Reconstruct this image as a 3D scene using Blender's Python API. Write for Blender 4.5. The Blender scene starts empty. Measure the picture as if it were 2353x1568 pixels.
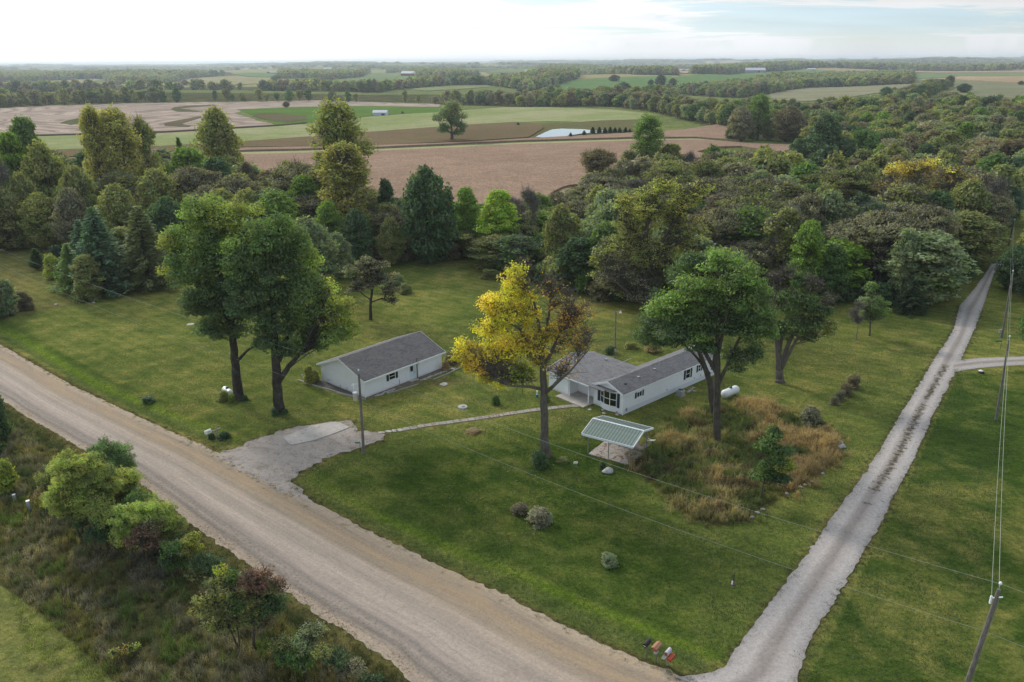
import bpy, bmesh, math, random
import numpy as np
from mathutils import Vector, Matrix, noise
from mathutils.geometry import delaunay_2d_cdt
random.seed(5)
rng = np.random.default_rng(7)
S = bpy.context.scene
COL = S.collection

# ------------------------------------------------------------------ camera
CAM_H, PITCH, ROLL, FOC = 40.0, 19.38, -0.45, 1829.0     # focal length for a frame 2353 wide
cam_data = bpy.data.cameras.new('camera')
cam_data.sensor_width = 36.0
cam_data.lens = 36.0 * FOC / 2353.0
cam_data.clip_start = 0.5
cam_data.clip_end = 60000.0
cam = bpy.data.objects.new('camera', cam_data)
COL.objects.link(cam)
CM = Matrix.Rotation(math.radians(90 - PITCH), 3, 'X') @ Matrix.Rotation(math.radians(ROLL), 3, 'Z')
cam.matrix_world = Matrix.Translation((0, 0, CAM_H)) @ CM.to_4x4()
S.camera = cam
CMN = np.array(CM)

# ------------------------------------------------------------------ light
SUN_EL, SUN_AZ = 30.0, -38.0          # azimuth from +Y towards +X
sd = Vector((math.sin(math.radians(SUN_AZ)) * math.cos(math.radians(SUN_EL)),
             math.cos(math.radians(SUN_AZ)) * math.cos(math.radians(SUN_EL)),
             math.sin(math.radians(SUN_EL))))
sun_data = bpy.data.lights.new('sun', 'SUN')
sun_data.energy = 2.3
sun_data.angle = math.radians(12)
sun_data.color = (1.0, 0.95, 0.86)
sun = bpy.data.objects.new('sun', sun_data)
sun.rotation_euler = sd.to_track_quat('Z', 'Y').to_euler()
sun.location = (0, 0, 200)
COL.objects.link(sun)

W = bpy.data.worlds.new('World')
S.world = W
W.use_nodes = True
wt = W.node_tree
wt.nodes.clear()
def wn(t, **k):
    n = wt.nodes.new(t)
    for a, b in k.items():
        setattr(n, a, b)
    return n
out = wn('ShaderNodeOutputWorld')
bg_sky = wn('ShaderNodeBackground'); bg_cl = wn('ShaderNodeBackground')
sky = wn('ShaderNodeTexSky', sky_type='NISHITA')
sky.sun_disc = False
sky.sun_elevation = math.radians(SUN_EL)
sky.sun_rotation = math.radians(SUN_AZ)
sky.air_density = 1.0; sky.dust_density = 0.1; sky.ozone_density = 3.0
wt.links.new(sky.outputs[0], bg_sky.inputs[0]); bg_sky.inputs[1].default_value = 0.11
tc = wn('ShaderNodeTexCoord')
sep = wn('ShaderNodeSeparateXYZ'); wt.links.new(tc.outputs['Generated'], sep.inputs[0])
def wm(op, a, b=None, c=None, clamp=False):
    n = wn('ShaderNodeMath', operation=op); n.use_clamp = clamp
    for i, v in enumerate((a, b, c)):
        if v is None: continue
        if isinstance(v, (int, float)): n.inputs[i].default_value = v
        else: wt.links.new(v, n.inputs[i])
    return n.outputs[0]
zc = wm('MAXIMUM', sep.outputs[2], 0.02)
zp = wm('ADD', zc, 0.10)
px = wm('DIVIDE', sep.outputs[0], zp); py = wm('DIVIDE', sep.outputs[1], zp)
cmb = wn('ShaderNodeCombineXYZ'); wt.links.new(px, cmb.inputs[0]); wt.links.new(py, cmb.inputs[1])
mp = wn('ShaderNodeMapping'); mp.inputs['Rotation'].default_value = (0, 0, 0.35); mp.inputs['Scale'].default_value = (0.55, 1.0, 1)
mp.inputs['Location'].default_value = (3.1, 1.4, 0)
wt.links.new(cmb.outputs[0], mp.inputs[0])
nz = wn('ShaderNodeTexNoise'); nz.inputs['Scale'].default_value = 0.75; nz.inputs['Detail'].default_value = 7; nz.inputs['Roughness'].default_value = 0.58
nz.inputs['Distortion'].default_value = 0.5
wt.links.new(mp.outputs[0], nz.inputs['Vector'])
sund = wn('ShaderNodeVectorMath', operation='DOT_PRODUCT'); wt.links.new(tc.outputs['Generated'], sund.inputs[0]); sund.inputs[1].default_value = sd
sdot = wm('MAXIMUM', sund.outputs['Value'], 0.0)
# cloud cover: nearly closed towards the sun, breaks away from it, closed again low over the horizon
cov = wn('ShaderNodeMapRange'); cov.interpolation_type = 'SMOOTHSTEP'
wt.links.new(nz.outputs['Fac'], cov.inputs['Value']); cov.inputs['From Min'].default_value = 0.45; cov.inputs['From Max'].default_value = 0.56
lowz = wm('SUBTRACT', 1.0, wm('MULTIPLY', wm('MAXIMUM', sep.outputs[2], 0.0), 30.0), clamp=True)
cv = wm('MAXIMUM', cov.outputs[0], lowz)
cv = wm('ADD', cv, wm('MULTIPLY', wm('POWER', sdot, 3.0), 1.7), clamp=True)
cvt = cv
cv = wm('MAXIMUM', cv, 0.62)
nz2 = wn('ShaderNodeTexNoise'); nz2.inputs['Scale'].default_value = 1.6; nz2.inputs['Detail'].default_value = 6
wt.links.new(mp.outputs[0], nz2.inputs['Vector'])
lum = wm('ADD', wm('MULTIPLY', nz2.outputs['Fac'], 0.34), wm('ADD', 0.62, wm('MULTIPLY', wm('POWER', sdot, 3.0), 0.85)))
wt.links.new(lum, bg_cl.inputs[1]); 
veil = wn('ShaderNodeMix', data_type='RGBA'); wt.links.new(cvt, veil.inputs[0])
veil.inputs[6].default_value = (0.60, 0.80, 1.0, 1); veil.inputs[7].default_value = (0.955, 0.975, 1.0, 1); wt.links.new(veil.outputs[2], bg_cl.inputs[0])
mixw = wn('ShaderNodeMixShader'); wt.links.new(cv, mixw.inputs[0]); wt.links.new(bg_sky.outputs[0], mixw.inputs[1]); wt.links.new(bg_cl.outputs[0], mixw.inputs[2])
wt.links.new(mixw.outputs[0], out.inputs[0])

vs = S.view_settings
S.display_settings.display_device = 'sRGB'
vs.view_transform = 'Standard'; vs.look = 'None'; vs.gamma = 1.0; vs.use_curve_mapping = False
vs.exposure = 0.12
S.render.engine = 'CYCLES'
cy = S.cycles
cy.max_bounces = 6; cy.diffuse_bounces = 4; cy.glossy_bounces = 2; cy.transmission_bounces = 3; cy.volume_bounces = 1; cy.transparent_max_bounces = 4
cy.use_denoising = True
cy.sample_clamp_indirect = 4.0

# ------------------------------------------------------------------ places
def ray(x, y):
    return CMN @ np.array([(x - 1176.5) / FOC, -(y - 784.0) / FOC, -1.0])
O = np.array([0.0, 0.0, CAM_H])
def sstep(a, b, x):
    t = np.clip((x - a) / (b - a), 0, 1); return t * t * (3 - 2 * t)
def polydist(X, Y, P):
    d = np.full(np.shape(X), 1e9)
    for (x0, y0), (x1, y1) in zip(P[:-1], P[1:]):
        dx, dy = x1 - x0, y1 - y0
        t = np.clip(((X - x0) * dx + (Y - y0) * dy) / (dx * dx + dy * dy), 0, 1)
        d = np.minimum(d, np.hypot(X - x0 - t * dx, Y - y0 - t * dy))
    return d
def inpoly(X, Y, P):
    r = np.zeros(np.shape(X), bool); n = len(P)
    for i in range(n):
        x0, y0 = P[i]; x1, y1 = P[(i + 1) % n]
        if y0 == y1: continue
        c = ((y0 > Y) != (y1 > Y)) & (X < (x1 - x0) * (Y - y0) / (y1 - y0) + x0)
        r ^= c
    return r
def hills(X, Y):
    X = np.asarray(X, float); Y = np.asarray(Y, float)
    d = np.hypot(X, Y)
    a = sstep(280, 1500, d)
    z = a * (7.0 * np.sin(X / 310 + 1.3) * np.sin(Y / 270 + .4) + 3.5 * np.sin(X / 170 - Y / 230 + 2.0) + 1.2 * np.sin(X / 75 + Y / 140))
    b = sstep(2200, 6500, d)
    z = z + b * (11 * np.sin(X / 610 + Y / 1900) + 10 * np.sin(Y / 420 + 1.5 * np.sin(X / 900)) + 4 * np.sin(X / 260 + 2 * np.sin(Y / 700)))
    z = z + sstep(7000, 11000, d) * 12
    return z
_ditch = []          # filled below: polyline of the ditch
def ground(X, Y):
    z = hills(X, Y)
    if _ditch:
        X = np.asarray(X, float); Y = np.asarray(Y, float)
        for P in _ditch:
            near = (np.hypot(X, Y) < 190)
            dd = polydist(X, Y, P)
            z = z - np.where(near, 0.38 * np.exp(-(dd / 1.0) ** 2), 0)
    return z
def G(x, y, h=0.0):
    d = ray(x, y)
    if d[2] < 0:
        t = (h - CAM_H) / d[2]
        if np.hypot(*(d[:2] * t)) < 275: return O + d * t
    t0, t1 = 200.0, None
    t = 200.0
    while t < 30000:
        p = O + d * t
        if p[2] < hills(p[0], p[1]) + h: t1 = t; break
        t0 = t; t *= 1.02
    if t1 is None: t1 = 30000; t0 = 29990
    for _ in range(24):
        m = (t0 + t1) / 2; p = O + d * m
        if p[2] < hills(p[0], p[1]) + h: t1 = m
        else: t0 = m
    return O + d * t1
def G2(L, h=0.0): return [tuple(G(x, y, h)[:2]) for x, y in L]
def above(x, y, base):
    "height of what shows at picture height y over the place base"
    d = ray(x, y); r = math.hypot(base[0], base[1]); t = r / math.hypot(d[0], d[1]); return CAM_H + d[2] * t
def depth(p):
    return float(-(CMN.T @ (np.array(p) - O))[2])
def facing(x, y, base):
    "point where the sight line crosses the upright plane through base"
    d = ray(x, y); b = np.array(base[:2]); t = (b @ b) / (d[:2] @ b); return O + d * t, t

# ------------------------------------------------------------------ objects
def tag(o, label=None, cat=None, group=None, kind=None):
    if label: o['label'] = label
    if cat: o['category'] = cat
    if group: o['group'] = group
    if kind: o['kind'] = kind
    return o
def link(o, parent=None):
    COL.objects.link(o)
    if parent is not None: o.parent = parent
    return o
def empty(name, loc=(0, 0, 0), rz=0.0, label=None, cat=None, group=None):
    o = bpy.data.objects.new(name, None); o.empty_display_size = 0.3
    o.location = loc; o.rotation_euler = (0, 0, rz)
    link(o); return tag(o, label, cat, group)
def npmesh(name, V, F, mats, tint=None, midx=None, smooth=False):
    V = np.asarray(V, np.float32); me = bpy.data.meshes.new(name)
    me.vertices.add(len(V)); me.vertices.foreach_set('co', V.ravel())
    if isinstance(F, np.ndarray):
        k = F.shape[1]; tot = np.full(len(F), k, np.int32); idx = F.ravel().astype(np.int32)
    else:
        tot = np.array([len(f) for f in F], np.int32); idx = np.concatenate([np.asarray(f, np.int32) for f in F])
    st = np.concatenate([[0], np.cumsum(tot)[:-1]]).astype(np.int32)
    me.loops.add(len(idx)); me.loops.foreach_set('vertex_index', idx)
    me.polygons.add(len(tot)); me.polygons.foreach_set('loop_start', st)
    me.polygons.foreach_set('use_smooth', np.full(len(tot), smooth))
    for m in mats: me.materials.append(m)
    if midx is not None: me.polygons.foreach_set('material_index', np.asarray(midx, np.int32))
    me.update(calc_edges=True)
    if tint is not None:
        a = me.attributes.new('tint', 'FLOAT_COLOR', 'POINT')
        T = np.ones((len(V), 4), np.float32); T[:, :3] = tint; a.data.foreach_set('color', T.ravel())
    return me
def obj(name, me, parent=None, loc=None, rz=None):
    o = bpy.data.objects.new(name, me); link(o, parent)
    if loc is not None: o.location = loc
    if rz is not None: o.rotation_euler = (0, 0, rz)
    return o
class MB:
    "collects simple solids into one mesh"
    def __init__(s): s.bm = bmesh.new()
    def box(s, x0, x1, y0, y1, z0, z1, rot=None, piv=(0, 0, 0)):
        r = bmesh.ops.create_cube(s.bm, size=1.0)
        M = Matrix.Translation(((x0 + x1) / 2, (y0 + y1) / 2, (z0 + z1) / 2)) @ Matrix.Diagonal((x1 - x0, y1 - y0, z1 - z0, 1))
        if rot is not None: M = Matrix.Translation(piv) @ rot @ Matrix.Translation([-c for c in piv]) @ M
        bmesh.ops.transform(s.bm, matrix=M, verts=r['verts']); return s
    def bar(s, a, b, w, h=None, n=None):
        a, b = Vector(a), Vector(b); d = b - a; h = h or w
        M = Matrix.Translation((a + b) / 2) @ d.to_track_quat('Z', 'Y').to_matrix().to_4x4()
        if n is None:
            r = bmesh.ops.create_cube(s.bm, size=1.0); M = M @ Matrix.Diagonal((w, h, d.length, 1))
        else:
            r = bmesh.ops.create_cone(s.bm, cap_ends=True, segments=n, radius1=w, radius2=h, depth=1.0); M = M @ Matrix.Diagonal((1, 1, d.length, 1))
        bmesh.ops.transform(s.bm, matrix=M, verts=r['verts']); return s
    def poly(s, pts):
        s.bm.faces.new([s.bm.verts.new(p) for p in pts]); return s
    def prism(s, pts, ext):
        "closed solid: outline pts pushed along ext"
        n = len(pts); a = [s.bm.verts.new(p) for p in pts]; b = [s.bm.verts.new(Vector(p) + Vector(ext)) for p in pts]
        s.bm.faces.new(a[::-1]); s.bm.faces.new(b)
        for i in range(n): s.bm.faces.new((a[i], a[(i + 1) % n], b[(i + 1) % n], b[i]))
        return s
    def lathe(s, prof, n=20, M=None):
        rings = []
        for r, z in prof:
            rings.append([s.bm.verts.new((r * math.cos(2 * math.pi * k / n), r * math.sin(2 * math.pi * k / n), z)) for k in range(n)])
        vs_ = [v for R in rings for v in R]
        for A, B in zip(rings[:-1], rings[1:]):
            for k in range(n): s.bm.faces.new((A[k], A[(k + 1) % n], B[(k + 1) % n], B[k]))
        s.bm.faces.new(rings[0][::-1]); s.bm.faces.new(rings[-1])
        if M is not None: bmesh.ops.transform(s.bm, matrix=M, verts=vs_)
        return s
    def build(s, name, mat, parent=None, smooth=False, bevel=0.0):
        bmesh.ops.recalc_face_normals(s.bm, faces=s.bm.faces)
        me = bpy.data.meshes.new(name)
        s.bm.to_mesh(me); s.bm.free()
        me.materials.append(mat)
        if smooth:
            me.polygons.foreach_set('use_smooth', [True] * len(me.polygons))
        o = bpy.data.objects.new(name, me); link(o, parent)
        if bevel:
            b = o.modifiers.new('bevel', 'BEVEL'); b.width = bevel; b.segments = 2
        return o

# ------------------------------------------------------------------ materials
def newmat(name):
    m = bpy.data.materials.new(name); m.use_nodes = True; nt = m.node_tree; nt.nodes.clear()
    return m, nt
class N:
    def __init__(s, nt): s.t = nt
    def new(s, t, **k):
        n = s.t.nodes.new(t)
        for a, b in k.items(): setattr(n, a, b)
        return n
    def L(s, a, b): s.t.links.new(a, b)
    def val(s, sock, v):
        if isinstance(v, (int, float)): sock.default_value = v
        elif isinstance(v, tuple): sock.default_value = v if len(v) == len(sock.default_value) else (*v, 1)
        else: s.L(v, sock)
    def math(s, op, a, b=None, c=None, clamp=False):
        n = s.new('ShaderNodeMath', operation=op); n.use_clamp = clamp
        for i, v in enumerate((a, b, c)):
            if v is not None: s.val(n.inputs[i], v)
        return n.outputs[0]
    def noise(s, vec, scale, detail=4, rough=0.55, dist=0.0):
        n = s.new('ShaderNodeTexNoise'); n.inputs['Scale'].default_value = scale; n.inputs['Detail'].default_value = detail
        n.inputs['Roughness'].default_value = rough; n.inputs['Distortion'].default_value = dist
        if vec is not None: s.L(vec, n.inputs['Vector'])
        return n.outputs['Fac']
    def mix(s, f, a, b, mode='MIX'):
        n = s.new('ShaderNodeMix', data_type='RGBA', blend_type=mode)
        s.val(n.inputs[0], f); s.val(n.inputs[6], a); s.val(n.inputs[7], b); return n.outputs[2]
    def ramp(s, f, stops, interp='LINEAR'):
        n = s.new('ShaderNodeValToRGB'); n.color_ramp.interpolation = interp; e = n.color_ramp.elements
        while len(e) < len(stops): e.new(0.5)
        for i, (p, c) in enumerate(stops):
            e[i].position = p; e[i].color = (*c, 1) if len(c) == 3 else c
        s.L(f, n.inputs[0]); return n.outputs[0]
    def rng(s, f, a, b, c=0.0, d=1.0, smooth=False):
        n = s.new('ShaderNodeMapRange'); n.interpolation_type = 'SMOOTHSTEP' if smooth else 'LINEAR'
        s.L(f, n.inputs[0])
        for i, v in enumerate((a, b, c, d)): n.inputs[i + 1].default_value = v
        return n.outputs[0]
    def mapping(s, vec, scale=(1, 1, 1), rot=(0, 0, 0), loc=(0, 0, 0)):
        n = s.new('ShaderNodeMapping'); n.inputs['Scale'].default_value = scale; n.inputs['Rotation'].default_value = rot; n.inputs['Location'].default_value = loc
        s.L(vec, n.inputs[0]); return n.outputs[0]
    def pos(s): return s.new('ShaderNodeNewGeometry').outputs['Position']
    def obj(s): return s.new('ShaderNodeTexCoord').outputs['Object']
    def attr(s, name, typ='GEOMETRY'):
        n = s.new('ShaderNodeAttribute', attribute_type=typ); n.attribute_name = name; return n
    def bump(s, h, strength=0.5, dist=0.1):
        n = s.new('ShaderNodeBump'); n.inputs['Strength'].default_value = strength; n.inputs['Distance'].default_value = dist
        s.L(h, n.inputs['Height']); return n.outputs[0]
    def out(s, col, rough=0.85, normal=None, metal=0.0, spec=0.3):
        p = s.new('ShaderNodeBsdfPrincipled'); s.val(p.inputs['Base Color'], col); s.val(p.inputs['Roughness'], rough)
        p.inputs['Metallic'].default_value = metal; p.inputs['Specular IOR Level'].default_value = spec
        if normal is not None: s.L(normal, p.inputs['Normal'])
        o = s.new('ShaderNodeOutputMaterial'); s.L(p.outputs[0], o.inputs[0]); return p
def simple(name, col, rough=0.7, var=0.15, scale=6.0, metal=0.0, bump=0.0, spec=0.3, stain=None):
    m, nt = newmat(name); n = N(nt); v = n.obj()
    f = n.noise(v, scale, 5, 0.6)
    c = n.mix(n.rng(f, 0.3, 0.7), tuple(x * (1 - var) for x in col), tuple(min(1, x * (1 + var)) for x in col))
    if stain is not None:
        f2 = n.noise(v, scale * 0.35, 6, 0.7, 0.6); c = n.mix(n.rng(f2, 0.52, 0.72, 0, stain[1], True), c, stain[0])
    nb = n.bump(n.noise(v, scale * 5, 3), 0.3, bump) if bump else None
    n.out(c, rough, nb, metal, spec); return m

def leafmat(name, inst):
    m, nt = newmat(name); n = N(nt)
    t = n.attr('tint').outputs['Color']
    if inst: oc = n.attr('tint_i', 'INSTANCER').outputs['Color']
    else: oc = n.new('ShaderNodeObjectInfo').outputs['Color']
    c = n.mix(1.0, t, oc, 'MULTIPLY')
    f = n.noise(n.pos(), 0.55, 2)
    c = n.mix(1.0, c, n.ramp(f, [(0.3, (0.74, 0.78, 0.74)), (0.7, (1.24, 1.2, 1.1))]), 'MULTIPLY')
    d = n.new('ShaderNodeBsdfDiffuse'); tr = n.new('ShaderNodeBsdfTranslucent'); gl = n.new('ShaderNodeBsdfGlossy')
    gl.inputs['Roughness'].default_value = 0.55; gl.inputs['Color'].default_value = (0.75, 0.8, 0.85, 1)
    n.L(c, d.inputs[0])
    ct = n.mix(1.0, c, (1.25, 1.35, 0.55), 'MULTIPLY'); n.L(ct, tr.inputs[0])
    a = n.new('ShaderNodeMixShader'); a.inputs[0].default_value = 0.43; n.L(d.outputs[0], a.inputs[1]); n.L(tr.outputs[0], a.inputs[2])
    b = n.new('ShaderNodeMixShader'); b.inputs[0].default_value = 0.045; n.L(a.outputs[0], b.inputs[1]); n.L(gl.outputs[0], b.inputs[2])
    o = n.new('ShaderNodeOutputMaterial'); n.L(b.outputs[0], o.inputs[0]); return m
M_leaf = leafmat('leaf', False); M_leafi = leafmat('leaf_scattered', True)
def barkmat(name, col):
    m, nt = newmat(name); n = N(nt); v = n.mapping(n.pos(), (1, 1, 0.25))
    f = n.noise(v, 7, 5, 0.65); f2 = n.noise(n.pos(), 1.2, 3)
    c = n.ramp(f, [(0.3, tuple(x * 0.55 for x in col)), (0.7, tuple(x * 1.35 for x in col))])
    c = n.mix(n.rng(f2, 0.45, 0.75, 0, 0.4), c, (0.16, 0.17, 0.14))
    n.out(c, 0.95, n.bump(f, 0.6, 0.05), spec=0.1); return m
M_bark = barkmat('bark', (0.085, 0.072, 0.058)); M_barkd = barkmat('bark_dark', (0.05, 0.042, 0.036)); M_barkg = barkmat('bark_grey', (0.19, 0.175, 0.16)); M_barkm = barkmat('bark_maple', (0.14, 0.12, 0.10))

# ------------------------------------------------------------------ outlines of the place (picture x, y of the 2353 x 1568 frame, set down on the ground)
def extend(P, a=60.0, b=60.0, k=2):
    P = [np.array(p) for p in P]
    d0 = P[0] - P[k]; d0 = d0 / np.linalg.norm(d0); d1 = P[-1] - P[-1 - k]; d1 = d1 / np.linalg.norm(d1)
    return ([tuple(P[0] + d0 * a)] if a else []) + [tuple(p) for p in P] + ([tuple(P[-1] + d1 * b)] if b else [])
road_far = extend(G2([(0, 792), (165, 886), (330, 964), (462, 1022), (530, 1056), (640, 1112), (747, 1167), (884, 1238), (1020, 1306), (1157, 1367), (1294, 1439), (1430, 1499), (1551, 1550)]))
road_near = extend(G2([(20, 930), (61, 959), (122, 993), (171, 1022), (305, 1098), (381, 1157), (439, 1203), (495, 1243), (554, 1284), (660, 1366), (769, 1436), (884, 1508), (935, 1557)]), 60, 60)
lane_l = extend(G2([(1549, 1558), (1617, 1551), (1662, 1532), (1696, 1488), (1737, 1431), (1798, 1349), (1856, 1270), (1931, 1164), (2007, 1060), (2075, 943), (2113, 882), (2150, 820), (2188, 766), (2205, 704), (2229, 677), (2260, 636), (2277, 609), (2295, 599), (2330, 590)]), 0, 25)
lane_r = extend(G2([(1790, 1640), (1832, 1568), (1850, 1506), (1877, 1444), (1925, 1369), (1966, 1301), (2027, 1198), (2061, 1127), (2099, 1060), (2143, 957), (2181, 882), (2199, 848), (2208, 827), (2236, 766), (2258, 708), (2270, 670), (2284, 629), (2301, 612), (2330, 604)]), 0, 25)
drive = G2([(500, 1042), (550, 1026), (604, 1005), (640, 992), (673, 984), (740, 972), (806, 967), (823, 990), (885, 997), (880, 1012), (830, 1029), (790, 1040), (755, 1053), (714, 1074), (680, 1090), (668, 1104), (690, 1128), (720, 1160), (640, 1125), (560, 1085), (500, 1050)])
weeds_p = G2([(1455, 1060), (1500, 1010), (1545, 965), (1590, 938), (1640, 928), (1700, 922), (1780, 930), (1830, 958), (1900, 972), (1938, 1015), (1935, 1058), (1868, 1108), (1790, 1150), (1720, 1200), (1640, 1212), (1570, 1185), (1520, 1135), (1465, 1085)])
front_lawn = G2([(690, 1095), (850, 1025), (1000, 990), (1330, 940), (1500, 990), (1650, 1230), (1940, 1000), (1990, 1060), (1650, 1520), (1500, 1530), (700, 1140)])
right_lawn = G2([(1840, 1600), (2110, 1060), (2200, 860), (2420, 850), (2700, 1000), (2700, 1700)])
yard = G2([(-300, 640), (0, 735), (180, 700), (370, 665), (600, 600), (860, 590), (1110, 600), (1160, 640), (1400, 700), (2200, 700), (2290, 600), (2600, 640), (2700, 1700), (1500, 1700), (1500, 1540), (700, 1140), (0, 790), (-300, 640)])
wood_near = G2([(-500, 530), (0, 535), (180, 545), (400, 570), (600, 590), (860, 598), (1110, 600), (1160, 638), (1400, 695), (1700, 700), (2200, 700), (2285, 605), (2262, 560), (2300, 510), (2100, 455), (1850, 445), (1600, 440), (1330, 500), (1270, 540), (1100, 535), (900, 530), (700, 500), (580, 470), (380, 445), (-500, 420)])
rough = [tuple(p) for p in road_near] + G2([(1000, 1700), (-500, 2200), (-700, 900)])
_ditch.append(G2([(-200, 700), (0, 765), (200, 878), (360, 955), (440, 992)]))
_ditch.append(G2([(740, 1143), (884, 1212), (1020, 1278), (1157, 1338), (1294, 1402), (1430, 1462), (1500, 1493)]))
lush = G2([(-200, 640), (0, 738), (150, 812), (290, 895), (420, 960), (500, 985), (470, 1010), (330, 950), (165, 868), (0, 768), (-200, 700)])

# far ground: woods floor, fields and pastures
FAR_WOODS = [
    ([(-300, 256), (0, 248), (256, 238), (560, 235), (760, 233), (1000, 240), (1200, 246), (1260, 247), (1400, 246), (1500, 258), (1520, 226), (1260, 216), (1000, 219), (700, 216), (420, 214), (300, 210), (-300, 214)], 12, 13.5),
    ([(1500, 258), (1600, 285), (1680, 296), (1700, 322), (1860, 325), (1838, 378), (1950, 394), (2100, 425), (2230, 455), (2360, 500), (2700, 560), (2900, 300), (2700, 235), (2353, 232), (2190, 224), (1930, 232), (1800, 240), (1700, 238), (1560, 228), (1500, 225)], 10.5, 10.5),
    ([(-200, 213), (250, 208), (560, 208), (720, 211), (740, 200), (600, 200), (300, 199), (250, 192), (55, 198), (-200, 198)], 14, 11),
    ([(-200, 186), (60, 188), (240, 181), (250, 190), (300, 195), (430, 182), (540, 172), (500, 165), (380, 163), (-200, 165)], 16, 13),
    ([(640, 181), (760, 185), (830, 178), (850, 168), (800, 162), (640, 160)], 16, 13),
    ([(884, 169), (920, 166), (960, 178), (1054, 182), (1100, 176), (1060, 160), (900, 158)], 15, 14),
    ([(870, 214), (900, 207), (1020, 198), (1120, 196), (1222, 210), (1325, 182), (1330, 172), (1200, 170), (1060, 180), (1000, 184), (1000, 192), (900, 204), (747, 202), (747, 210)], 14, 11),
    ([(1549, 214), (1627, 223), (1700, 226), (1780, 214), (1850, 203), (2096, 193), (2098, 168), (1960, 166), (1830, 170), (1700, 185), (1640, 192), (1560, 199), (1516, 208)], 13, 11),
    ([(1242, 219), (1396, 221), (1516, 210), (1560, 232), (1500, 248), (1260, 240)], 12, 11),
    ([(1976, 234), (2040, 216), (2100, 200), (2188, 192), (2176, 207), (2110, 230)], 11, 10),
    ([(1180, 158), (1300, 166), (1460, 172), (1560, 174), (1560, 166), (1400, 156), (1180, 150)], 16, 12),
    ([(1590, 170), (1640, 172), (1700, 168), (1850, 158), (2096, 160), (2400, 162), (2400, 154), (1600, 154)], 18, 13),
]
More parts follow.
